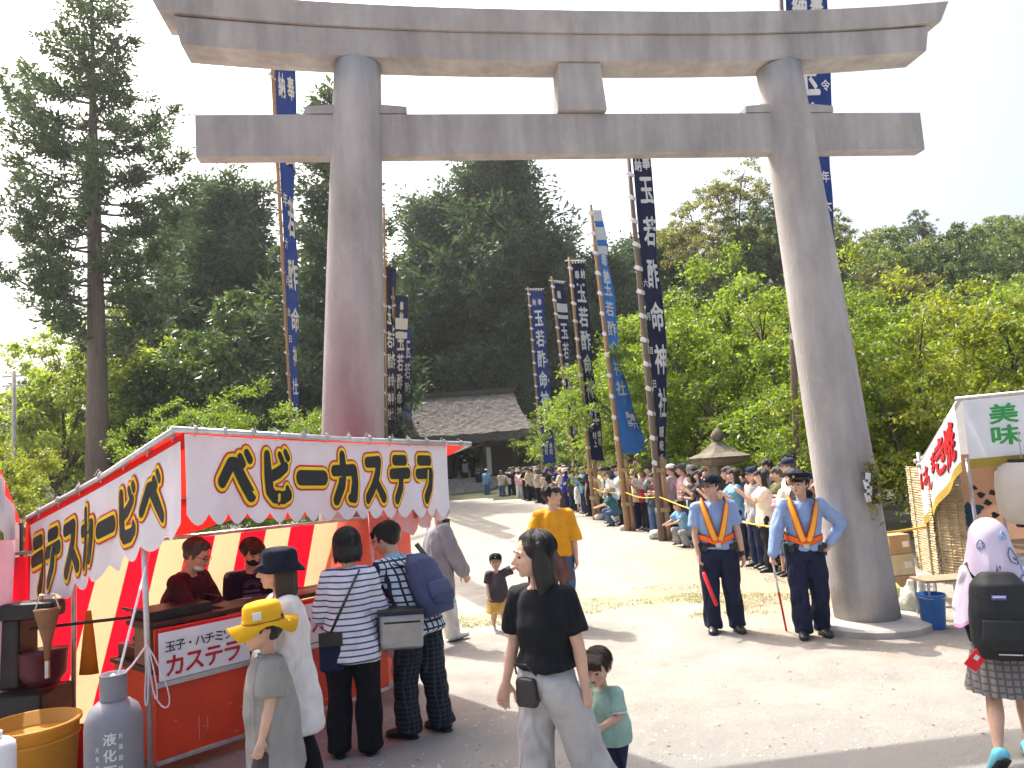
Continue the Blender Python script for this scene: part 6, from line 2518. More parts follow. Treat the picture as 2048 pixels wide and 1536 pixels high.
# 2 -- child in mint
hand_w = pw.w(pw.J['wrL'] + pw.J['fdL'] * .09)
p = Person('toddler in mint green top and dark trousers held by the woman in black', (0.42, 4.58), 140, 0.92, 't', lean=5, head=(8, 0), pitch=14,
           armL=((-.12, .16, -1), (.25, .9, -.15)), armR=((.75, .15, -.15), (.75, .2, .55)), legL=((-.04, .32, -1), (0, .1, -1)), legR=((.06, -.28, -1), (.04, -.5, -1)), footpitch=(0, 30), curlL=40, curlR=50)
p.body(voxel=.0055); p.face(); p.hair('short', M_HAIRB, seed=5)
p.shirt(C_MINT, 'short', hem=.0, ease=1.16, flare=1.14, seed=5, voxel=.008)
p.trousers(C_NAVYTR, 1.0, .048, seed=6, voxel=.008); p.shoes(M_SHOEW, 1.1)
b = B()
for s in 'LR':
    c = p.J['sh' + s].lerp(p.J['el' + s], .74)
    b.tube([c, c + (p.J['el' + s] - p.J['sh' + s]) * .08], [.0575 * .93, .0575 * .93], n=14)
b.build('sleeve_trim', M_WHITE, p.root, smooth=True)

# 3 -- woman in white sheer shirt and bucket hat
p = Person('woman in navy bucket hat and loose white shirt walking past the stall', (-1.46, 4.72), 120, 1.58, 'f', lean=2, head=(-8, 0), pitch=-2,
           armL=((-.10, .10, -1), (-.04, .25, -1)), armR=((.10, -.06, -1), (.05, .10, -1)), legL=((-.02, .22, -1), (0, .0, -1)), legR=((.04, -.2, -1), (.03, -.32, -1)), footpitch=(0, 20))
p.body(); p.face(); p.hair('mid', M_HAIRB, seed=6, under=True)
p.bucket_hat(C_HATNAVY, wavy=.12, brim=.60, bz=.05)
p.shirt(C_WHITE, 'wide', hem=-.17, ease=1.30, flare=1.22, seed=7, wr=.010, sl_ease=1.1)
p.trousers(C_DKTR, 1.05, .05, seed=8); p.shoes(M_SHOE)
b = B()
c0 = p.J['elR'].lerp(p.J['wrR'], .80)
b.limb([c0, p.J['elR'].lerp(p.J['wrR'], .93)], [.080, .078], n=14)
link('cuff', b.fused('cuff', .010, 2, wrinkle=.005), C_WHITE, p.root)

# 4 -- child in yellow hat
p = Person('child in yellow school hat and grey tee at the bottom of the frame', (-1.44, 4.40), 118, 1.30, 'c', lean=3, head=(-4, 0), pitch=4,
           armL=((-.12, .12, -1), (-.05, .3, -1)), armR=((.14, -.02, -1), (.06, .16, -1)), legL=((-.02, .25, -1), (0, .0, -1)), legR=((.04, -.2, -1), (.03, -.3, -1)), footpitch=(0, 20))
p.body(voxel=.006); p.face(); p.hair('short', seed=9, under=True)
p.bucket_hat(C_HATYEL, wavy=.30, brim=.76, ph=1.2, high=.70)
b = B()
b.box(p.h(-.435, .10, .40), (.022 * p.u, .22 * p.u, .20 * p.u), rot=p.Rh @ Matrix.Rotation(R(-14), 3, 'Z'))
b.build('name_patch', M_WHITE, p.root, bevel=.002)
b = B()
p.ring(b, [(.452, .19), (.462, .20), (.455, .235), (.445, .235)], .98, 1.12)
b.build('hat_band', mat('hat_band', srgb(150, 96, 24), rough=.8), p.root, smooth=True)
p.shirt(C_GREYTEE, 'short', hem=-.14, ease=1.24, flare=1.26, seed=10, sl_ease=1.2)
p.trousers(C_CHAR, 1.05, .05, length=.85, seed=11, name='shorts'); p.shoes(M_SHOEW)
b = B(); b.tube([p.J['neck'] + V3(.042 * math.cos(a) * 1.26 * 1.05, .040 * math.sin(a) * 1.26 * 1.05, .008 + .004 * math.sin(a)) for a in [6.2832 * k / 24 for k in range(25)]], .006, n=6)
b.build('collar_trim', mat('cyan_cord', srgb(96, 176, 206), rough=.8), p.root, smooth=True)

# 5 -- woman in striped top, back to us
p = Person('woman with bobbed black hair in navy striped white top ordering at the counter', (-1.29, 5.70), 8, 1.60, 'f', lean=4, head=(14, 0), pitch=6,
           armL=((-.22, .10, -1), (.10, .7, -.5)), armR=((.20, .10, -1), (-.05, .55, -.6)), legL=((-.05, .04, -1), (-.02, -.05, -1)), legR=((.05, .0, -1), (.03, -.03, -1)))
p.body(); p.face(); p.hair('bob', seed=12)
p.shirt(M_STRIPE, 'half', hem=-.09, ease=1.28, flare=1.12, seed=13, wr=.009, sl_ease=1.12)
p.trousers(C_DKTR, 1.06, .052, seed=14); p.shoes(M_SHOE)
ps = p
cb = thing('crossbody_bag', 'dark navy quilted crossbody bag on the back of the striped top woman', 'bag', p.w(p.J['pel'] + V3(-.125, -.10, .01)), R(8))
b = B(); b.box((0, -.03, -.06), (.17, .07, .27)); b.build('body', C_NAVY, cb, bevel=.025)
b = B(); b.box((0, -.068, .03), (.165, .012, .10)); b.build('flap', M_LEATHER, cb, bevel=.005)
b = B()
a0 = V3(.0, -.03, .07)
a1 = p.J['neck'] - (p.J['pel'] + V3(-.125, -.10, .01)) + V3(.085, -.045, -.012)
pts = [a0.lerp(a1, t / 8) + V3(0, -.12 * math.sin(math.pi * (t / 8) ** .8) - .03, 0) for t in range(9)]
b.tube(pts, [(.011, .004)] * 9, n=8, ref=(1, 0, .4))
b.build('strap', M_LEATHER, cb, smooth=True)

# 6 -- man with blue backpack leaning on the counter, silver cooler bag
p = Person('man with blue backpack in checked shirt bending over the counter', (-0.84, 6.02), 58, 1.66, 'm', lean=24, head=(10, 0), pitch=16,
           armL=((-.18, .55, -1), (.20, 1, .15)), armR=((.22, .35, -1), (-.10, 1, -.05)), legL=((-.02, .20, -1), (-.02, -.06, -1)), legR=((.06, -.05, -1), (.05, -.20, -1)))
p.body(); p.face(glasses=True); p.hair('crop', seed=15)
p.shirt(M_PLAID, 'short', hem=-.06, ease=1.22, flare=1.05, seed=16, sl_ease=1.15)
p.trousers(M_PLAIDTR, 1.06, .05, seed=17); p.shoes(M_SHOE)
b = B(); b.tube([p.J['neck'] + p.sp * .0 + V3(.062 * math.cos(a), .060 * math.sin(a), .012) for a in [6.2832 * k / 20 for k in range(21)]], [(.014, .030)] * 21, n=6)
b.build('collar', mat('collar_cyan', srgb(120, 196, 222), rough=.8), p.root, smooth=True)
bpk = thing('backpack', 'blue backpack with dark straps worn by the bending man', 'backpack', p.w(p.J['pel'] + p.sp * .30 * 1.66 * .45))
bpk.rotation_euler = (R(-24), 0, R(58))


def backpack(root, m, w, d, hh, y0, straps=True, seed=0, strap_y=.26):
    b = B()
    b.tube([(0, y0 - d * .5, -hh / 2), (0, y0 - d * .52, -hh * .30), (0, y0 - d * .5, .05 * hh), (0, y0 - d * .46, hh * .34), (0, y0 - d * .36, hh * .48)], [(w * .46, d * .40), (w * .52, d * .52), (w * .50, d * .50), (w * .44, d * .42), (w * .26, d * .20)], n=18)
    link('body', b.fused('body', .011, 3, wrinkle=.006, seed=seed), m, root)
    b = B()
    b.tube([(0, y0 - d * .95, -hh * .38), (0, y0 - d * .99, -hh * .25), (0, y0 - d * .95, -.03 * hh)], [(w * .34, d * .14), (w * .40, d * .20), (w * .36, d * .13)], n=16)
    link('front_pocket', b.fused('front_pocket', .010, 3, wrinkle=.004, seed=seed + 1), m, root)
    b = B()
    b.tube([(-w * .40, y0 - d * .72, -.0 * hh), (-w * .38, y0 - d * .75, hh * .25), (-w * .2, y0 - d * .62, hh * .43), (w * .2, y0 - d * .62, hh * .43), (w * .38, y0 - d * .75, hh * .25), (w * .40, y0 - d * .72, 0)], .005, n=6)
    b.build('zip', M_IRON, root)
    b = B()
    b.tube([(-.03, y0 - d * .2, hh * .46), (-.03, y0 - d * .18, hh * .54), (.03, y0 - d * .18, hh * .54), (.03, y0 - d * .2, hh * .46)], .008, n=6)
    b.build('top_loop', M_IRON, root)
    if straps:
        for s in (-1, 1):
            b = B()
            b.tube([(s * w * .28, y0 - .01, hh * .40), (s * w * .33, y0 + strap_y * .35, hh * .56), (s * w * .36, y0 + strap_y, hh * .42), (s * w * .40, y0 + strap_y * 1.03, .08 * hh), (s * w * .46, y0 + strap_y * .5, -hh * .22), (s * w * .44, y0 - .01, -hh * .36)], [(.026, .006)] * 6, n=8, ref=(1, 0, 0))
            b.build('shoulder_strap', M_IRON if m is not M_IRON else M_LEATHER, root, smooth=True)


backpack(bpk, M_BPBLUE, .33, .20, .48, -.125, seed=3, strap_y=.27)
wb = B(); wb.tube([(.185, -.22, -.20), (.185, -.22, -.02), (.185, -.22, .0), (.185, -.22, .03)], [.035, .035, .016, .016], n=12)
wb.build('water_bottle', mat('bottle_cyan', srgb(72, 178, 200), rough=.25), bpk, smooth=True)
cl = thing('cooler_bag', 'silver insulated cooler bag with black lid trim on the bending man', 'cooler bag', at(800, 1295, 5.78))
cl.rotation_euler = (0, R(3), R(16))
b = B(); b.box((0, 0, .13), (.31, .22, .25), taper=1.06); b.build('body', M_SILVER, cl, bevel=.02)
b = B(); b.box((0, 0, .268), (.345, .25, .03)); b.build('lid', M_IRON, cl, bevel=.008)
b = B(); b.box((0, -.120, .20), (.26, .006, .012)); b.build('zip', M_IRON, cl)
b = B(); b.tube([(.17, .0, .27), (.21, .10, .45), (.23, .2, .62), (.16, .26, .72)], [(.02, .005)] * 4, n=8); b.build('strap', M_IRON, cl, smooth=True)

# 7 -- walker in grey happi coat passing behind the stall
p = Person('person in grey happi coat with dark lettered collar walking behind the stall', (-0.98, 8.9), -62, 1.66, 'm', lean=4, head=(0, 0),
           legL=((-.03, .38, -1), (0, .10, -1)), legR=((.05, -.36, -1), (.04, -.55, -1)), footpitch=(-8, 34), armL=((-.12, -.2, -1), (0, .2, -1)), armR=((.14, .3, -1), (0, .5, -1)))
p.body(); p.face(); p.hair('short', seed=18)
p.shirt(C_GREYGI, 'wide', hem=-.16, ease=1.24, flare=1.16, seed=19, wr=.008)
p.trousers(C_LIGHT, 1.05, .05, seed=20); p.shoes(M_SHOEW)
pt = patch_on(p, 'collar_panel', M_INK, p.J['pel'] + p.sp * .40 + V3(.145, .04, 0), .012, .40, .09)
for k in range(3):
    vs, ts = glyph('隠岐国'[k], .03)
    b = B(); b._add([p.J['pel'] + p.sp * .40 + V3(.153 + v_[2], .04 + v_[0] * .06, .12 - .11 * k + v_[1] * .075) for v_ in vs], ts)
    b.build('character', M_WHITE, pt)

# 8 -- man in mustard tee leading the toddler
p = Person('tall man in loose mustard yellow tee with a shirt tied round his waist', (0.40, 9.45), 176, 1.70, 'm', lean=0, head=(58, 0), pitch=-8,
           armL=((-.16, -.05, -1), (-.06, .20, -1)), armR=((.42, .12, -1), (.26, .35, -1)), legL=((-.05, -.10, -1), (-.02, -.32, -1)), legR=((.03, .24, -1), (.01, .04, -1)), footpitch=(18, 0), curlR=50)
p.body(); p.face(); p.hair('messy', seed=21)
p.shirt(C_YELLOW, 'half', hem=.00, ease=1.13, flare=1.08, seed=22, wr=.009, sl_ease=1.02)
p.trousers(C_DENIM, 1.04, .048, seed=23); p.shoes(M_SHOEW)
b = B()
q = lambda f: p.J['pel'] + p.sp * f * 1.70
b.tube([q(-.17), q(-.08), q(.0), q(.03)], [(.19, .16), (.18, .15), (.17, .135), (.16, .125)], n=18)
b.limb([q(.02) + V3(0, .13, 0), q(-.09) + V3(-.05, .16, 0), q(-.19) + V3(-.07, .15, 0)], [.03, .035, .03], n=8)
b.limb([q(.02) + V3(0, .13, 0), q(-.08) + V3(.05, .16, 0), q(-.17) + V3(.06, .15, 0)], [.03, .035, .03], n=8)
link('tied_shirt', b.fused('tied_shirt', .011, 3, wrinkle=.012, seed=24), C_BROWNSH, p.root)
pm = p

# 9 -- toddler in cap
p = Person('small boy in black cap and charcoal tee reaching for his father', (-0.34, 9.43), 190, 0.92, 't', head=(-10, 0), pitch=-6,
           armL=((-.7, .10, .30), (-.75, .12, .42)), armR=((.18, .1, -1), (-.05, .45, -1)), legL=((-.05, .18, -1), (0, .0, -1)), legR=((.05, -.16, -1), (.03, -.35, -1)), footpitch=(0, 25), curlL=45)
p.body(voxel=.006); p.face(); p.hair('short', seed=25, under=True)
p.cap(C_BLACK)
p.shirt(C_CHAR, 'short', hem=-.03, ease=1.14, flare=1.08, seed=26, voxel=.008)
p.trousers(C_BEIGE, 1.08, length=.92, seed=27, name='shorts', voxel=.008); p.shoes(M_SHOEW, 1.1)
vs, ts = glyph('W', .06)
b = B(); b._add([p.h(v_[0] * .09, .445 + v_[2] * 6, .30 + v_[1] * .08) for v_ in vs], ts); b.build('cap_print', M_WHITE, p.root)


# 10/11 -- the two officers
def officer(label, loc, heading, H, cap, sleeve, seed, **kw):
    o = Person(label, loc, heading, H, 'm', **kw)
    o.body(); o.face(); o.hair('crop', seed=seed, under=True)
    o.shirt(C_POLICE, sleeve, hem=.02, ease=1.16, flare=.98, seed=seed, wr=.006, sl_ease=1.08)
    o.trousers(C_NAVYTR, 1.05, .047, seed=seed + 1); o.shoes(M_SHOE)
    J, sp, sx, sy = o.J, o.sp, o.sx, o.sy
    q = lambda f: J['pel'] + sp * f * H
    # duty belt
    b = B(); b.tube([q(.035), q(.062)], [(.108 * H, .084 * H), (.105 * H, .082 * H)], n=28, ref=sx); b.build('duty_belt', M_LEATHER, o.root, smooth=False)
    b = B(); b.box(q(.048) + sy * .087 * H, (.055, .02, .045)); b.build('belt_buckle', M_STEEL, o.root, bevel=.003)
    for s in (-1, 1):
        b = B(); b.box(q(.022) + sx * s * .112 * H + sy * .02, (.045, .10, .13)); b.build('pouch', M_LEATHER, o.root, bevel=.012)
        b = B(); b.box(q(.030) + sx * s * .085 * H + sy * .062 * H, (.055, .04, .075)); b.build('pouch', M_LEATHER, o.root, bevel=.01)
    # reflective V vest: two straps and a waist band
    for s in (-1, 1):
        pts, tw = [], []
        for k in range(15):
            t = k / 14
            f = .315 - .235 * t
            x = s * (.060 * (1 - t) ** .8 + .012) * H
            d = (.052 + .030 * math.sin(min(1, t * 1.3) * math.pi * .62)) * H * 1.12
            pts.append(q(f) + sx * x + sy * d)
        back = [q(.315 + .0) + sx * s * .070 * H - sy * .02 * H + sp * .012 * H, q(.27) + sx * s * .060 * H - sy * .078 * H, q(.08) + sx * s * .035 * H - sy * .088 * H]
        top_ = q(.330) + sx * s * .066 * H + sy * .018 * H
        allp = [back[2], back[1], back[0], top_] + pts
        for nm, m_, w_, lift in (('vest_edge', M_IRON, .041, 0.0), ('vest_strap', C_ORANGE, .035, .004), ('reflective_strip', C_REFLECT, .022, .0075)):
            rows = []
            for i, p_ in enumerate(allp):
                t_ = nv(allp[min(i + 1, len(allp) - 1)] - allp[max(i - 1, 0)])
                out = nv(p_ - (q(.2) + sp * (p_ - q(.2)).dot(sp)))
                sd_ = nv(t_.cross(out))
                rows.append([p_ + out * (lift + .012) + sd_ * w_ * k_ for k_ in (-1, -.33, .33, 1)])
            b = B(); b.sheet(rows); b.build(nm, m_, o.root, smooth=True)
    for nm, m_, hw, lift in (('vest_edge', M_IRON, .034, .0), ('vest_band', C_ORANGE, .028, .004)):
        rows = []
        for k in range(41):
            a = 6.2832 * k / 40
            dip = .030 * math.exp(-((a - math.pi / 2) / .55) ** 2)
            c = q(.095 - dip) + sx * (.110 * H + lift) * math.cos(a) + sy * (.088 * H + lift) * math.sin(a)
            rows.append([c + sp * hw * z for z in (-1, 0, 1)])
        b = B(); b.sheet(rows); b.build(nm, m_, o.root, smooth=True)
    # collar, pocket flaps, tie/microphone
    b = B()
    for s in (-1, 1):
        b.sheet([[J['neck'] + sx * s * .012 + sy * .058 + sp * -.018, J['neck'] + sx * s * .045 + sy * .055 - sp * .035], [J['neck'] + sx * s * .05 + sy * .028 + sp * .022, J['neck'] + sx * s * .072 + sy * .03 - sp * .008]])
    b.tube([J['neck'] + sx * .057 * math.cos(a) + sy * .052 * math.sin(a) + sp * .008 for a in [math.pi * .9 + k * 6.2832 * .75 / 16 for k in range(17)]], [(.008, .020)] * 17, n=6)
    b.build('collar', C_POLICE, o.root, smooth=True)
    for s in (-1, 1):
        b = B(); b.sheet([[J['shL' if s < 0 else 'shR'].lerp(J['neck'], .2 + .5 * i / 3) + sp * (.037 * H * .9) + sy * d for d in (-.02, .02)] for i in range(4)])
        b.build('epaulette', C_NAVYTR, o.root)
    return o


p = officer('police officer in navy cap and short sleeves with a red baton', (2.16, 8.68), 172, 1.72, 'cap', 'short', 30, head=(-42, 0), pitch=-2,
            armL=((-.20, .02, -1), (-.10, .12, -1)), armR=((.16, .02, -1), (-.06, .22, -1)), legL=((-.08, .02, -1), (-.05, -.03, -1)), legR=((.05, .03, -1), (.02, -.01, -1)), curlR=62)
o_ = p.cap(C_HATNAVY, C_HATNAVY, .60)
p.disc_print(C_REFLECT, 'cap_badge', (0, .44, .33), .045, None)
p.face_glasses = True
b = B()
for s in (-1, 1):
    b.tube([p.h(.135 * s + .085 * math.cos(a), .425, .01 + .055 * math.sin(a)) for a in [6.2832 * k / 12 for k in range(13)]], .009 * p.u, n=5)
    b.tube([p.h(.22 * s, .42, .03), p.h(.36 * s, .0, .02)], .009 * p.u, n=5)
b.build('glasses', M_IRON, p.root)
b = B(); b.ball(p.J['pel'] + V3(-.02, .135, .30), (.022, .014, .045), 10, 8); b.build('microphone', M_LEATHER, p.root, smooth=True)
b = B(); b.limb([p.J['wrL'] - p.J['fdL'] * .02, p.J['wrL'] + p.J['fdL'] * .015], [.033, .032], n=12); b.build('watch', M_LEATHER, p.root, smooth=True)
hw = p.w(p.J['wrR'] + p.J['fdR'] * .085)
bat = thing('signal_baton', 'red signal baton hanging from the hand of the officer in cap', 'baton', hw)
bat_d = (at(1428, 1198, 8.36) - hw).normalized()
bat.rotation_euler = bat_d.to_track_quat('Z', 'Y').to_euler()
b = B(); b.tube([(0, 0, -.07), (0, 0, .11)], .017, n=12); b.build('grip', M_LEATHER, bat, smooth=True)
b = B(); b.tube([(0, 0, .111), (0, 0, .13), (0, 0, .50), (0, 0, .515)], [.020, .023, .021, .010], n=16); b.build('light_tube', mat('baton_red', srgb(214, 48, 52), rough=.35, trans=.2), bat, smooth=True)

p = officer('police officer in peaked cap with one hand on hip leaning on a pole', (2.96, 8.22), 168, 1.70, 'peaked', 'long', 34, head=(-34, 0), pitch=-2, lean=1, roll=-2,
            armR=((.42, .22, -1), (.28, .30, -.92)), armL=((-.72, -.18, -.75), (.62, .28, -.86)), legL=((-.05, -.05, -1), (.0, -.09, -1)), legR=((.02, .10, -1), (-.01, .02, -1)), curlR=70, curlL=50, palmL=(1, .5, .2), palmR=(-.6, .4, -.5))
b = B()
p.ring(b, [(.40, .20), (.425, .21), (.43, .33), (.43, .335)], .97, 1.13, yo=-.07)
b.build('cap_band', M_LEATHER, p.root, smooth=True)
b = B()
vs, fs = [], []
prof = [(.42, .332, 0), (.54, .44, .05), (.55, .47, .055), (.50, .52, .05), (.25, .55, .03), (.02, .555, .03)]
n = 32
for (r, z, t) in prof:
    for k in range(n):
        a = 6.2832 * k / n
        vs.append(p.h(r * .98 * math.cos(a), -.07 + r * 1.1 * math.sin(a), z + t * math.sin(a)))
for i in range(len(prof) - 1):
    for k in range(n):
        fs.append((i * n + k, i * n + (k + 1) % n, (i + 1) * n + (k + 1) % n, (i + 1) * n + k))
fs.append(tuple((len(prof) - 1) * n + k for k in range(n)))
b._add(vs, fs)
b.build('peaked_cap', C_HATNAVY, p.root, smooth=True)
b = B()
rows = []
for i in range(5):
    t = i / 4
    rows.append([p.h(.36 * math.sin(a), .36 * math.cos(a) + .01 + .21 * t * math.cos(a * .8), .215 - .08 * t - .04 * math.sin(a) ** 2) for a in [-1.2 + 2.4 * k / 12 for k in range(13)]])
b.sheet(rows)
b.build('visor', mat('visor_gloss', (.015, .015, .017), rough=.12, spec=.7), p.root, smooth=True)
p.disc_print(mat('gold', srgb(214, 176, 80), rough=.3, metal=.8), 'cap_badge', (0, .46, .36), .06)
ph_ = p.w(p.J['wrR'] + p.J['fdR'] * .06)
rod = thing('surveying_pole', 'white and red banded pole under the hand of the second officer', 'pole', ph_ + V3(0, 0, .07))
foot_ = gnd(1573, 1262)
dv = foot_ - rod.location
rod.rotation_euler = dv.to_track_quat('-Z', 'Y').to_euler()
Lr = dv.length
for i, (z0, z1) in enumerate(((0, .30), (.301, .48), (.481, .70), (.701, 1.0))):
    b = B(); b.tube([(0, 0, -z0 * Lr), (0, 0, -z1 * Lr)], .012, n=10)
    b.build('white_section' if i % 2 == 0 and i == 0 or i == 1 else 'red_section', M_WPLAST if i < 2 else mat('baton_red', (0, 0, 0)), rod, smooth=True)

# 12 -- girl with towel over her head, black backpack
p = Person('girl seen from behind with printed towel over her head and plaid skirt', (2.90, 4.86), -22, 1.44, 'f', lean=2, head=(-10, 0),
           armL=((-.16, .30, -1), (.1, .7, .3)), armR=((.16, .30, -1), (-.1, .7, .3)), legL=((-.03, -.10, -1), (-.12, -.62, -1)), legR=((.04, .22, -1), (.02, .04, -1)), footpitch=(40, 0))
p.body(); p.face(); p.hair('mid', seed=40, under=True)
p.shirt(cloth('pale_blouse', (226, 222, 230)), 'half', hem=-.01, ease=1.2, flare=1.0, seed=41)
p.skirt(M_SKIRT, .21, 1.62); p.shoes(M_SHOEC, 1.12)
b = B()
b.tube([p.J['pel'] + V3(0, 0, z) for z in (-.05, .0, .06)], [(.12, .10), (.13, .105), (.11, .09)], n=16)
b.build('underskirt', C_CHAR, p.root)
gp = p
bp2 = thing('backpack', 'black backpack with hanging charms worn by the girl in towel', 'backpack', p.w(p.J['pel'] + V3(-.01, -.095, .19)), R(-22))
backpack(bp2, mat('backpack_black', (.018, .02, .022), rough=.7, var=.15, bump=.1), .34, .19, .50, 0.0, seed=44, strap_y=.20)
b = B(); b.box((-.02, -.192, .115), (.075, .008, .026)); lb_ = b.build('logo_patch', mat('logo_blue', srgb(76, 84, 150), rough=.6), bp2)
b = B(); b.box((-.02, -.197, .119), (.066, .003, .009)); b.build('logo_stripe', M_WHITE, lb_)
b = B(); b.box((.0, -.215, -.205), (.12, .004, .006)); b.build('reflective_line', M_WHITE, bp2)
for (x, z, s, m_, nm) in ((.10, -.29, (.05, .04, .12), C_HATYEL, 'yellow_charm'), (.15, -.22, (.035, .03, .06), mat('charm_lilac', srgb(170, 140, 200), rough=.6), 'lilac_charm'), (.185, -.20, (.03, .03, .07), M_ORED, 'red_charm')):
    b = B(); b.ball((x, -.19, z), tuple(c / 2 for c in s), 10, 8); b.tube([(x, -.19, z), (x - .01, -.185, z + .10)], .003, n=5); b.build(nm, m_, bp2, smooth=True)
fan_ = thing('red_card_holder', 'red card holder dangling at the lower left of black backpack', 'card holder', bp2.matrix_basis @ V3(-.17, -.13, -.26))
fan_.rotation_euler = (0, R(38), R(-22))
b = B(); b.box((0, 0, 0), (.075, .008, .12)); b.build('cover', M_SRED, fan_, bevel=.003)
b = B(); b.box((-.005, -.006, .015), (.025, .003, .03)); b.build('print', M_WHITE, fan_)

# towel: draped over head and hanging down the back right
TW = thing('towel', 'lilac white printed towel draped over the head of the girl', 'towel', p.w(p.hc), R(-22))
M_TOWEL = mat('towel_cloth', srgb(226, 214, 236), rough=.95, var=.05, bump=.4, bscale=180, trans=.2)
hcl = p.Rh
u_ = p.u
rows = []
nT = 44
for i in range(17):
    v = i / 16
    row = []
    for k in range(nT + 1):
        a = R(-62) + R(304) * k / nT            # open towards the face
        aa = a - math.pi / 2 + math.pi * .02
        # aa=0 is right side; back is -90deg
        ang = math.pi * 1.5 + (k / nT - .5) * R(285)
        c, s_ = math.cos(ang), math.sin(ang)
        if v < .38:
            t = v / .38
            ph = t * math.pi / 2
            r = .58 * math.sin(ph)
            pt_ = V3(r * c * .95, r * s_ * 1.08 - .05, .05 + .64 * math.cos(ph))
        else:
            t = (v - .38) / .62
            right = max(0, c)
            left = max(0, -c)
            ln = .62 + 2.3 * right ** .7 + 1.9 * left ** .7
            r = .58 + .10 * t + .62 * t * right + .55 * t * left
            fold = .05 * math.sin(ang * 9) * t
            pt_ = V3((r + fold) * c * .95, (r + fold) * s_ * 1.05 - .05 - .12 * t, .05 - ln * t)
        row.append(pt_ * u_)
    rows.append(row)
b = B()
b.sheet(rows)
tw = b.build('cloth', M_TOWEL, TW, smooth=True)
hem = B()
hem.sheet([[rows[-1][k] + V3(0, 0, 0.0) for k in range(nT + 1)], [rows[-1][k] - V3(0, 0, .02) for k in range(nT + 1)]])
hem.build('hem', mat('towel_hem', srgb(222, 160, 220), rough=.9), TW)
# small flat scribbles of print on the cloth (plain shapes)
M_PRLINE = mat('towel_print', srgb(92, 110, 140), rough=.9)
M_PRBLUE = mat('towel_print_blue', srgb(130, 176, 210), rough=.9)
M_PRYEL = mat('towel_print_yellow', srgb(226, 196, 120), rough=.9)


def towel_pt(v, k):
    i = min(15.99, v * 16)
    j = min(nT - .01, k)
    i0, j0 = int(i), int(j)
    A = rows[i0][j0].lerp(rows[i0][j0 + 1], j - j0)
    C = rows[i0 + 1][j0].lerp(rows[i0 + 1][j0 + 1], j - j0)
    P = A.lerp(C, i - i0)
    return P + nv(V3(P.x, P.y, P.z * .4)) * .006


rr_ = random.Random(5)
for (v, k, s, m_) in ((.50, 29, 1.0, M_PRLINE), (.68, 31, 1.1, M_PRLINE), (.74, 35, .9, M_PRYEL), (.33, 27, .8, M_PRBLUE), (.56, 33, .7, M_PRBLUE), (.84, 33, .7, M_PRBLUE), (.42, 17, .8, M_PRLINE), (.60, 37, .8, M_PRLINE), (.80, 37, .8, M_PRLINE)):
    b = B()
    n = 16
    ring_ = [towel_pt(min(.99, v + .055 * s * math.sin(6.2832 * q_ / n) * (1 + .2 * math.sin(3 * 6.2832 * q_ / n))), k + 1.9 * s * math.cos(6.2832 * q_ / n)) for q_ in range(n + 1)]
    b.tube(ring_, .0035, n=5)
    for q_ in range(3):
        c_ = towel_pt(v + rr_.uniform(-.025, .025), k + rr_.uniform(-.9, .9))
        b.ball(c_, (.005, .004, .005), 6, 4)
    b.build('printed_motif', m_, TW)

# 13/14 -- vendors inside the stall
p = Person('stall vendor with grey hair and chin mask bending over the griddle', (-2.80, 6.20), 262, 1.62, 'm', lean=16, head=(0, 0), pitch=24,
           armL=((-.1, .5, -1), (.0, 1, -.35)), armR=((.15, .6, -.9), (-.2, 1, -.1)), legL=None, legR=None)
p.root.location.z = -.02
p.body(skin=M_SKIN2); p.face(glasses=True); p.hair('crop', M_HAIRG, seed=50, fringe=False)
b = B(); b.ball(p.h(0, .20, -.36), (.25 * p.u, .22 * p.u, .13 * p.u), 14, 10, p.Rh); link('chin_mask', b.fused('chin_mask', .008, 2), M_MASKW, p.root)
p.shirt(C_MAROON, 'long', hem=-.06, ease=1.2, seed=51); p.trousers(C_DKTR, 1.0, seed=52); p.shoes(M_SHOE)
p = Person('masked stall vendor in dark navy tee serving behind the counter', (-2.36, 6.68), 205, 1.52, 'f', lean=10, head=(20, 0), pitch=18,
           armL=((-.1, .35, -1), (.3, .9, -.4)), armR=((.1, .3, -1), (-.3, .9, -.3)))
p.body(skin=M_SKIN2); p.face(mask=M_MASKB); p.hair('short', M_HAIRB, seed=53)
p.shirt(C_NVY2, 'short', hem=-.06, ease=1.18, seed=54, sl_ease=1.15); p.trousers(C_DKTR, 1.0, seed=55); p.shoes(M_SHOE)
vb = B()
M_FADE = mat('print_faded_violet', srgb(96, 78, 120), rough=.8)
for k in range(9):
    a = R(20 + 140 * k / 8)
    c0_, c1_ = V3(.035 * math.cos(a), 0, .035 * math.sin(a)), V3(.075 * math.cos(a), 0, .075 * math.sin(a))
    o0 = p.J['pel'] + p.sp * .36 + p.sy * .135
    vb.tube([o0 + c0_, o0 + c1_], .004, n=5)
vb.box(p.J['pel'] + p.sp * .34 + p.sy * .138, (.13, .004, .02), rot=None)
vb.box(p.J['pel'] + p.sp * .30 + p.sy * .138, (.15, .004, .025), rot=None)
vb.build('tee_print', M_FADE, p.root)
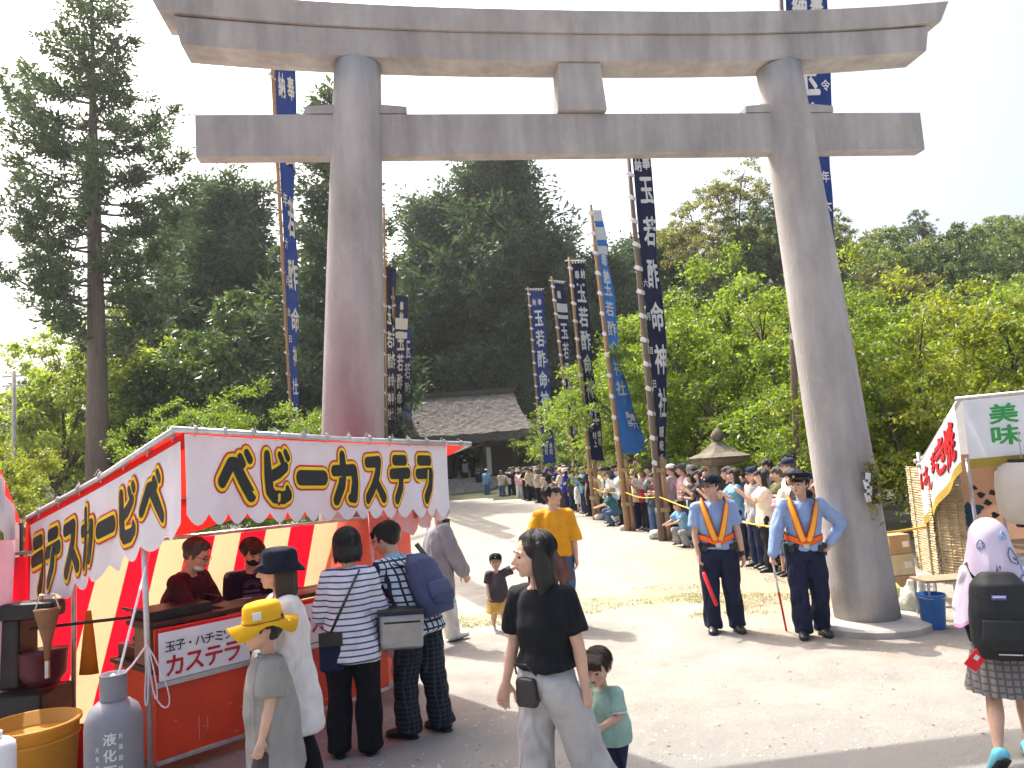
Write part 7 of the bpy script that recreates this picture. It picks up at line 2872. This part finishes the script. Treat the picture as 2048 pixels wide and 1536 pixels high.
# ================================================================== SPECTATORS
TOPS = [('white', (225, 224, 220)), ('black', (30, 30, 34)), ('grey', (150, 150, 152)), ('navy', (38, 44, 74)), ('light blue', (120, 168, 204)), ('dark red', (140, 36, 54)),
        ('beige', (206, 190, 160)), ('olive', (98, 98, 66)), ('royal blue', (48, 50, 160)), ('pale pink', (220, 170, 186)), ('brown', (104, 78, 62)), ('teal', (60, 112, 122)), ('charcoal', (66, 66, 70)), ('cream', (230, 222, 198))]
BOTS = [('black', (28, 28, 32)), ('navy', (36, 42, 66)), ('denim', (84, 108, 140)), ('grey', (134, 134, 136)), ('white', (214, 212, 206)), ('khaki', (156, 138, 104)), ('brown', (92, 72, 58))]
HATS = [('white cap', (226, 224, 220)), ('black cap', (26, 26, 30)), ('straw hat', (206, 176, 120)), ('grey cap', (150, 150, 150)), ('navy cap', (38, 44, 74)), ('beige hat', (206, 190, 160)), ('pink hat', (214, 150, 170))]
for nm, c in TOPS + BOTS + HATS:
    cloth('sp_' + nm.replace(' ', '_'), c)


def spm(nm):
    return MATS['cloth_sp_' + nm.replace(' ', '_')]


TOPW = [5, 7, 4, 5, 2, 2, 3, 2, 1, 1, 2, 1, 5, 3]
BOTW = [6, 5, 4, 3, 2, 2, 2]
TEMPL = {}


def template(key, kind, H, pose, hair, hat, sleeve, bottom, length=1.0):
    p = Person('spectator template', (0, -60), 0, H, kind, **pose)
    p.body(voxel=.012, ratio=.30, fingers=False)
    p.face()
    if hair:
        p.hair(hair, voxel=.013, seed=len(key), under=hat is not None)
    if hat == 'cap':
        p.cap(M_WHITE)
    elif hat == 'hat':
        p.bucket_hat(M_WHITE, wavy=.15, brim=.62)
    p.shirt(M_WHITE, sleeve, hem=-.06, ease=1.20, flare=1.08, voxel=.016, wr=.010, seed=len(key), sl_ease=1.1)
    p.trousers(M_WHITE, 1.06, .05, length=length, voxel=.016, wr=.010, seed=len(key) + 1)
    p.shoes(M_SHOE)
    parts = list(p.root.children)
    TEMPL[key] = (p.root, parts, H)


A_DOWN = dict()
A_FOLD = dict(armL=((-.2, .35, -1), (.75, .65, .12)), armR=((.2, .35, -1), (-.75, .65, .12)))
A_PHONE = dict(armL=((-.15, .6, -.55), (.35, .75, .75)), armR=((.15, .6, -.55), (-.35, .75, .75)), head=(4, 0))
A_BACK = dict(armL=((-.2, -.1, -1), (.3, .5, -1)), armR=((.12, .1, -1), (-.2, .8, -.2)), head=(18, 0))
A_CROUCH = dict(legL=((-.25, 1, -.05), (-.05, -.55, -1)), legR=((.25, 1, .10), (.05, -.5, -1)), lean=24, armL=((-.1, .7, -.6), (.3, .8, -.2)), armR=((.1, .7, -.6), (-.3, .8, -.2)))
template('man_cap', 'm', 1.70, A_FOLD, 'crop', 'cap', 'short', 'long')
template('man_bare', 'm', 1.72, dict(A_DOWN, head=(15, 0)), 'short', None, 'short', 'long')
template('man_phone', 'm', 1.69, A_PHONE, 'short', None, 'long', 'long')
template('woman_hat', 'f', 1.58, A_BACK, 'mid', 'hat', 'long', 'long')
template('woman_bob', 'f', 1.58, dict(A_FOLD, head=(-20, 0)), 'bob', None, 'short', 'long')
template('woman_phone', 'f', 1.57, A_PHONE, 'long', None, 'short', 'long')
template('woman_cap', 'f', 1.60, dict(A_DOWN, head=(25, 0)), 'mid', 'cap', 'long', 'long')
template('child_bare', 'c', 1.22, dict(A_DOWN, head=(12, 0)), 'short', None, 'short', 'short', .9)
template('child_hat', 'c', 1.15, A_FOLD, 'short', 'hat', 'short', 'short', .9)
template('crouch_hat', 'f', 1.56, A_CROUCH, 'mid', 'hat', 'short', 'long')
template('crouch_bare', 'c', 1.30, A_CROUCH, 'short', None, 'short', 'long')
KEYS = list(TEMPL)
cr = random.Random(77)
used_lab = {}
for root, parts, H in TEMPL.values():
    for c in parts:
        for sl in c.material_slots:
            sl.link = 'OBJECT'


def where(y, x):
    if y < 11.4:
        return 'by the right pillar'
    if y < 14.6:
        return 'behind the officers'
    if y < 17.4:
        return 'right of the tall navy banner'
    if y < 20.5:
        return 'left of the tall navy banner'
    if y < 24.5:
        return 'left of the light blue banner'
    return 'left of the third pole'


def spectator(key, x, y, heading, top, bot, hat, sc=1.0, label=None, group=None, z=0.0, skin=None):
    root, parts, H = TEMPL[key]
    r = root.copy()
    COL.objects.link(r)
    r.location = (x, y, z)
    r.rotation_euler = (0, 0, R(heading))
    r.scale = (sc, sc, sc)
    r['label'] = label
    if group:
        r['group'] = group
    elif 'group' in r:
        del r['group']
    for c in parts:
        base = c.name.split('.')[0]
        d = c.copy()
        COL.objects.link(d)
        d.name = base
        d.parent = r
        m = None
        if base == 'shirt':
            m = spm(top)
        elif base == 'trousers':
            m = spm(bot)
        elif base in ('cap', 'hat'):
            m = spm(hat or 'white cap')
        elif base == 'body':
            m = skin or (M_SKIN if cr.random() < .6 else M_SKIN2)
        elif base == 'hair':
            m = cr.choice([M_HAIR, M_HAIR, M_HAIRB, M_HAIRG])
        if m:
            for sl in d.material_slots:
                sl.link = 'OBJECT'
                sl.material = m
        for g in c.children:
            e = g.copy()
            COL.objects.link(e)
            e.name = g.name.split('.')[0]
            e.parent = d
            if base == 'cap':
                for sl in e.material_slots:
                    sl.link = 'OBJECT'
                    sl.material = m
    return r


def line_x(y):
    ks = [(8.9, 4.05), (10.5, 3.95), (13, 3.85), (17, 3.65), (17.7, 3.5), (20.8, 3.1), (24.7, 2.6), (30, 1.95), (37, 1.05), (44, -.1)]
    for (a, xa), (b_, xb) in zip(ks[:-1], ks[1:]):
        if y <= b_:
            return xa + (xb - xa) * (y - a) / (b_ - a)
    return -.1


def add_spec(x, y, key=None, far=False, heading=None, z=0.0):
    k = key or cr.choice(KEYS[:7] + KEYS[:9])
    for tries_ in range(40):
        tp = cr.choices(TOPS, TOPW)[0][0]
        bt_ = cr.choices(BOTS, BOTW)[0][0]
        ht = None
        noun = 'child' if 'child' in k else ('woman' if 'woman' in k else ('man' if 'man' in k else 'spectator'))
        if 'hat' in k:
            ht = cr.choice([h_[0] for h_ in HATS if 'hat' in h_[0]])
        elif 'cap' in k:
            ht = cr.choice([h_[0] for h_ in HATS if 'cap' in h_[0]])
        doing = {'man_phone': 'hands raised', 'woman_phone': 'arms raised'}.get(k, '')
        if 'crouch' in k:
            doing = 'crouching'
        lab = f"{noun} in {tp} top, {bt_} trousers" + (f" and {ht}" if ht else '') + (f", {doing}" if doing else '') + ', ' + where(y, x)
        words = len(lab.split())
        if words <= 16 and lab not in used_lab:
            break
    used_lab[lab] = 1
    h_ = heading if heading is not None else cr.gauss(55, 22)
    return spectator(k, x, y, h_, tp, bt_, ht, cr.uniform(.94, 1.05), lab, 'spectators along the right side of the approach', z=z)


# front rows: facing the approach (towards -x), some looking towards the gate
y = 10.5
row = 0
while y < 29:
    x0 = line_x(y)
    add_spec(x0 + .10 + cr.uniform(-.06, .10), y, heading=cr.gauss(95, 25))
    if cr.random() < .92:
        add_spec(x0 + .68 + cr.uniform(-.12, .12), y + cr.uniform(.1, .35), heading=cr.gauss(90, 22))
    if y > 13.2 and cr.random() < .72:
        add_spec(x0 + 1.25 + cr.uniform(-.15, .15), y + cr.uniform(-.1, .3), heading=cr.gauss(90, 22), z=.12)
    if y > 14.5 and cr.random() < .7:
        add_spec(x0 + 1.85 + cr.uniform(-.2, .2), y + cr.uniform(-.1, .3), heading=cr.gauss(90, 22), z=.26)
    y += cr.uniform(.44, .56)
# squatting children in front of the rope
for (px, py, k) in ((1236, 1050, 'crouch_hat'), (1380, 1092, 'crouch_bare'), (1168, 1012, 'crouch_hat'), (1178, 1020, 'crouch_bare')):
    g_ = gnd(px, py)
    add_spec(g_.x, g_.y, k, heading=cr.gauss(100, 15))
# far crowd massed at the foot of the steps
y = 29.0
while y < 50:
    x0 = line_x(min(y, 43.9)) - max(0, (y - 44)) * .10
    for k in range(4):
        if y > 38 or cr.random() < .85:
            x = x0 + .62 * k + cr.uniform(-.2, .2)
            tp = cr.choices(TOPS, TOPW)[0][0]
            ky = cr.choice(KEYS[:8])
            spectator(ky, x, y + cr.uniform(-.25, .25), cr.gauss(60, 40), tp, cr.choices(BOTS, BOTW)[0][0], cr.choice([h_[0] for h_ in HATS]), cr.uniform(.94, 1.05),
                      'distant spectator in the dense far crowd below the narrow navy banners', 'far spectators by the gate')
    y += .85
# a few one can pick out by the gate
for (px, py, k, tp, bt_, ht, hd, lab) in (
        (1040, 997, 'woman_hat', 'pale pink', 'white', 'beige hat', 20, 'woman in long pale pink top and beige hat by the gate crowd'),
        (1005, 995, 'woman_bob', 'beige', 'denim', None, 10, 'woman in beige top and jeans at the left of the gate crowd'),
        (975, 993, 'man_cap', 'light blue', 'denim', 'white cap', 340, 'man in light blue top nearest the stone steps'),
        (1055, 1000, 'man_bare', 'black', 'black', None, 15, 'man in black standing right of the pale pink woman'),
        (1024, 994, 'man_bare', 'white', 'navy', None, 0, 'man in white shirt between beige and pink women'),
        (960, 990, 'man_cap', 'navy', 'grey', 'grey cap', 0, 'man in navy top standing at the right end of the steps'),
        (1120, 1012, 'man_bare', 'royal blue', 'navy', None, 30, 'man in royal blue shirt above the mustard tee man'),
        (1106, 1006, 'man_cap', 'royal blue', 'black', 'black cap', 20, 'person in royal blue shirt and black cap beside another in blue')):
    g_ = gnd(px, py)
    spectator(k, g_.x, g_.y, hd, tp, bt_, ht, 1.0, lab)
for i, (px, hz, lab) in enumerate(((930, 1.0, 'visitor on the stone steps left of the gate opening'), (945, 1.15, 'visitor in dark clothes at the top of the stone steps'), (925, 1.15, 'visitor at the top of steps behind the stall cloth tip'))):
    y_ = 52.4 + i
    spectator(cr.choice(KEYS[:7]), at(px, 930, y_).x, y_, cr.uniform(0, 360), cr.choice(['white', 'black', 'grey']), 'black', 'white cap', 1.0, lab, z=FL_Z * (.72 if i == 0 else 1.0))
# child carried on shoulders above the crowd
g_ = at(1327, 950, 19.3)
spectator('child_bare', g_.x, 19.3, 95, 'beige', 'navy', None, .86, 'child in beige top raised on shoulders above the crowd', z=g_.z - .42)
spectator('man_bare', g_.x + .05, 19.45, 95, 'olive', 'black', None, 1.0, 'man carrying the raised child on his shoulders behind the crowd')
for root, parts, H in TEMPL.values():
    for c in parts:
        for g in list(c.children):
            bpy.data.objects.remove(g)
        bpy.data.objects.remove(c)
    bpy.data.objects.remove(root)
# ================================================================== ADDED HAZE
hz = B()
hz.box((20, 60, 22), (300, 300, 62))
hzo = hz.build('haze')  # added volume that lifts the darks as lens glare would
tag(hzo, 'thin added haze over the shrine grounds standing in for lens glare', 'haze', kind='stuff')
hm = bpy.data.materials.new('haze')
hm.use_nodes = True
hm.node_tree.nodes.clear()
ho = hm.node_tree.nodes.new('ShaderNodeOutputMaterial')
hv_ = hm.node_tree.nodes.new('ShaderNodeVolumePrincipled')
hv_.inputs['Color'].default_value = (0.92, 0.95, 1.0, 1)
hv_.inputs['Density'].default_value = 0.00035
hv_.inputs['Anisotropy'].default_value = 0.35
hm.node_tree.links.new(hv_.outputs[0], ho.inputs['Volume'])
hzo.data.materials.append(hm)
bpy.data.scenes.remove(WORK)
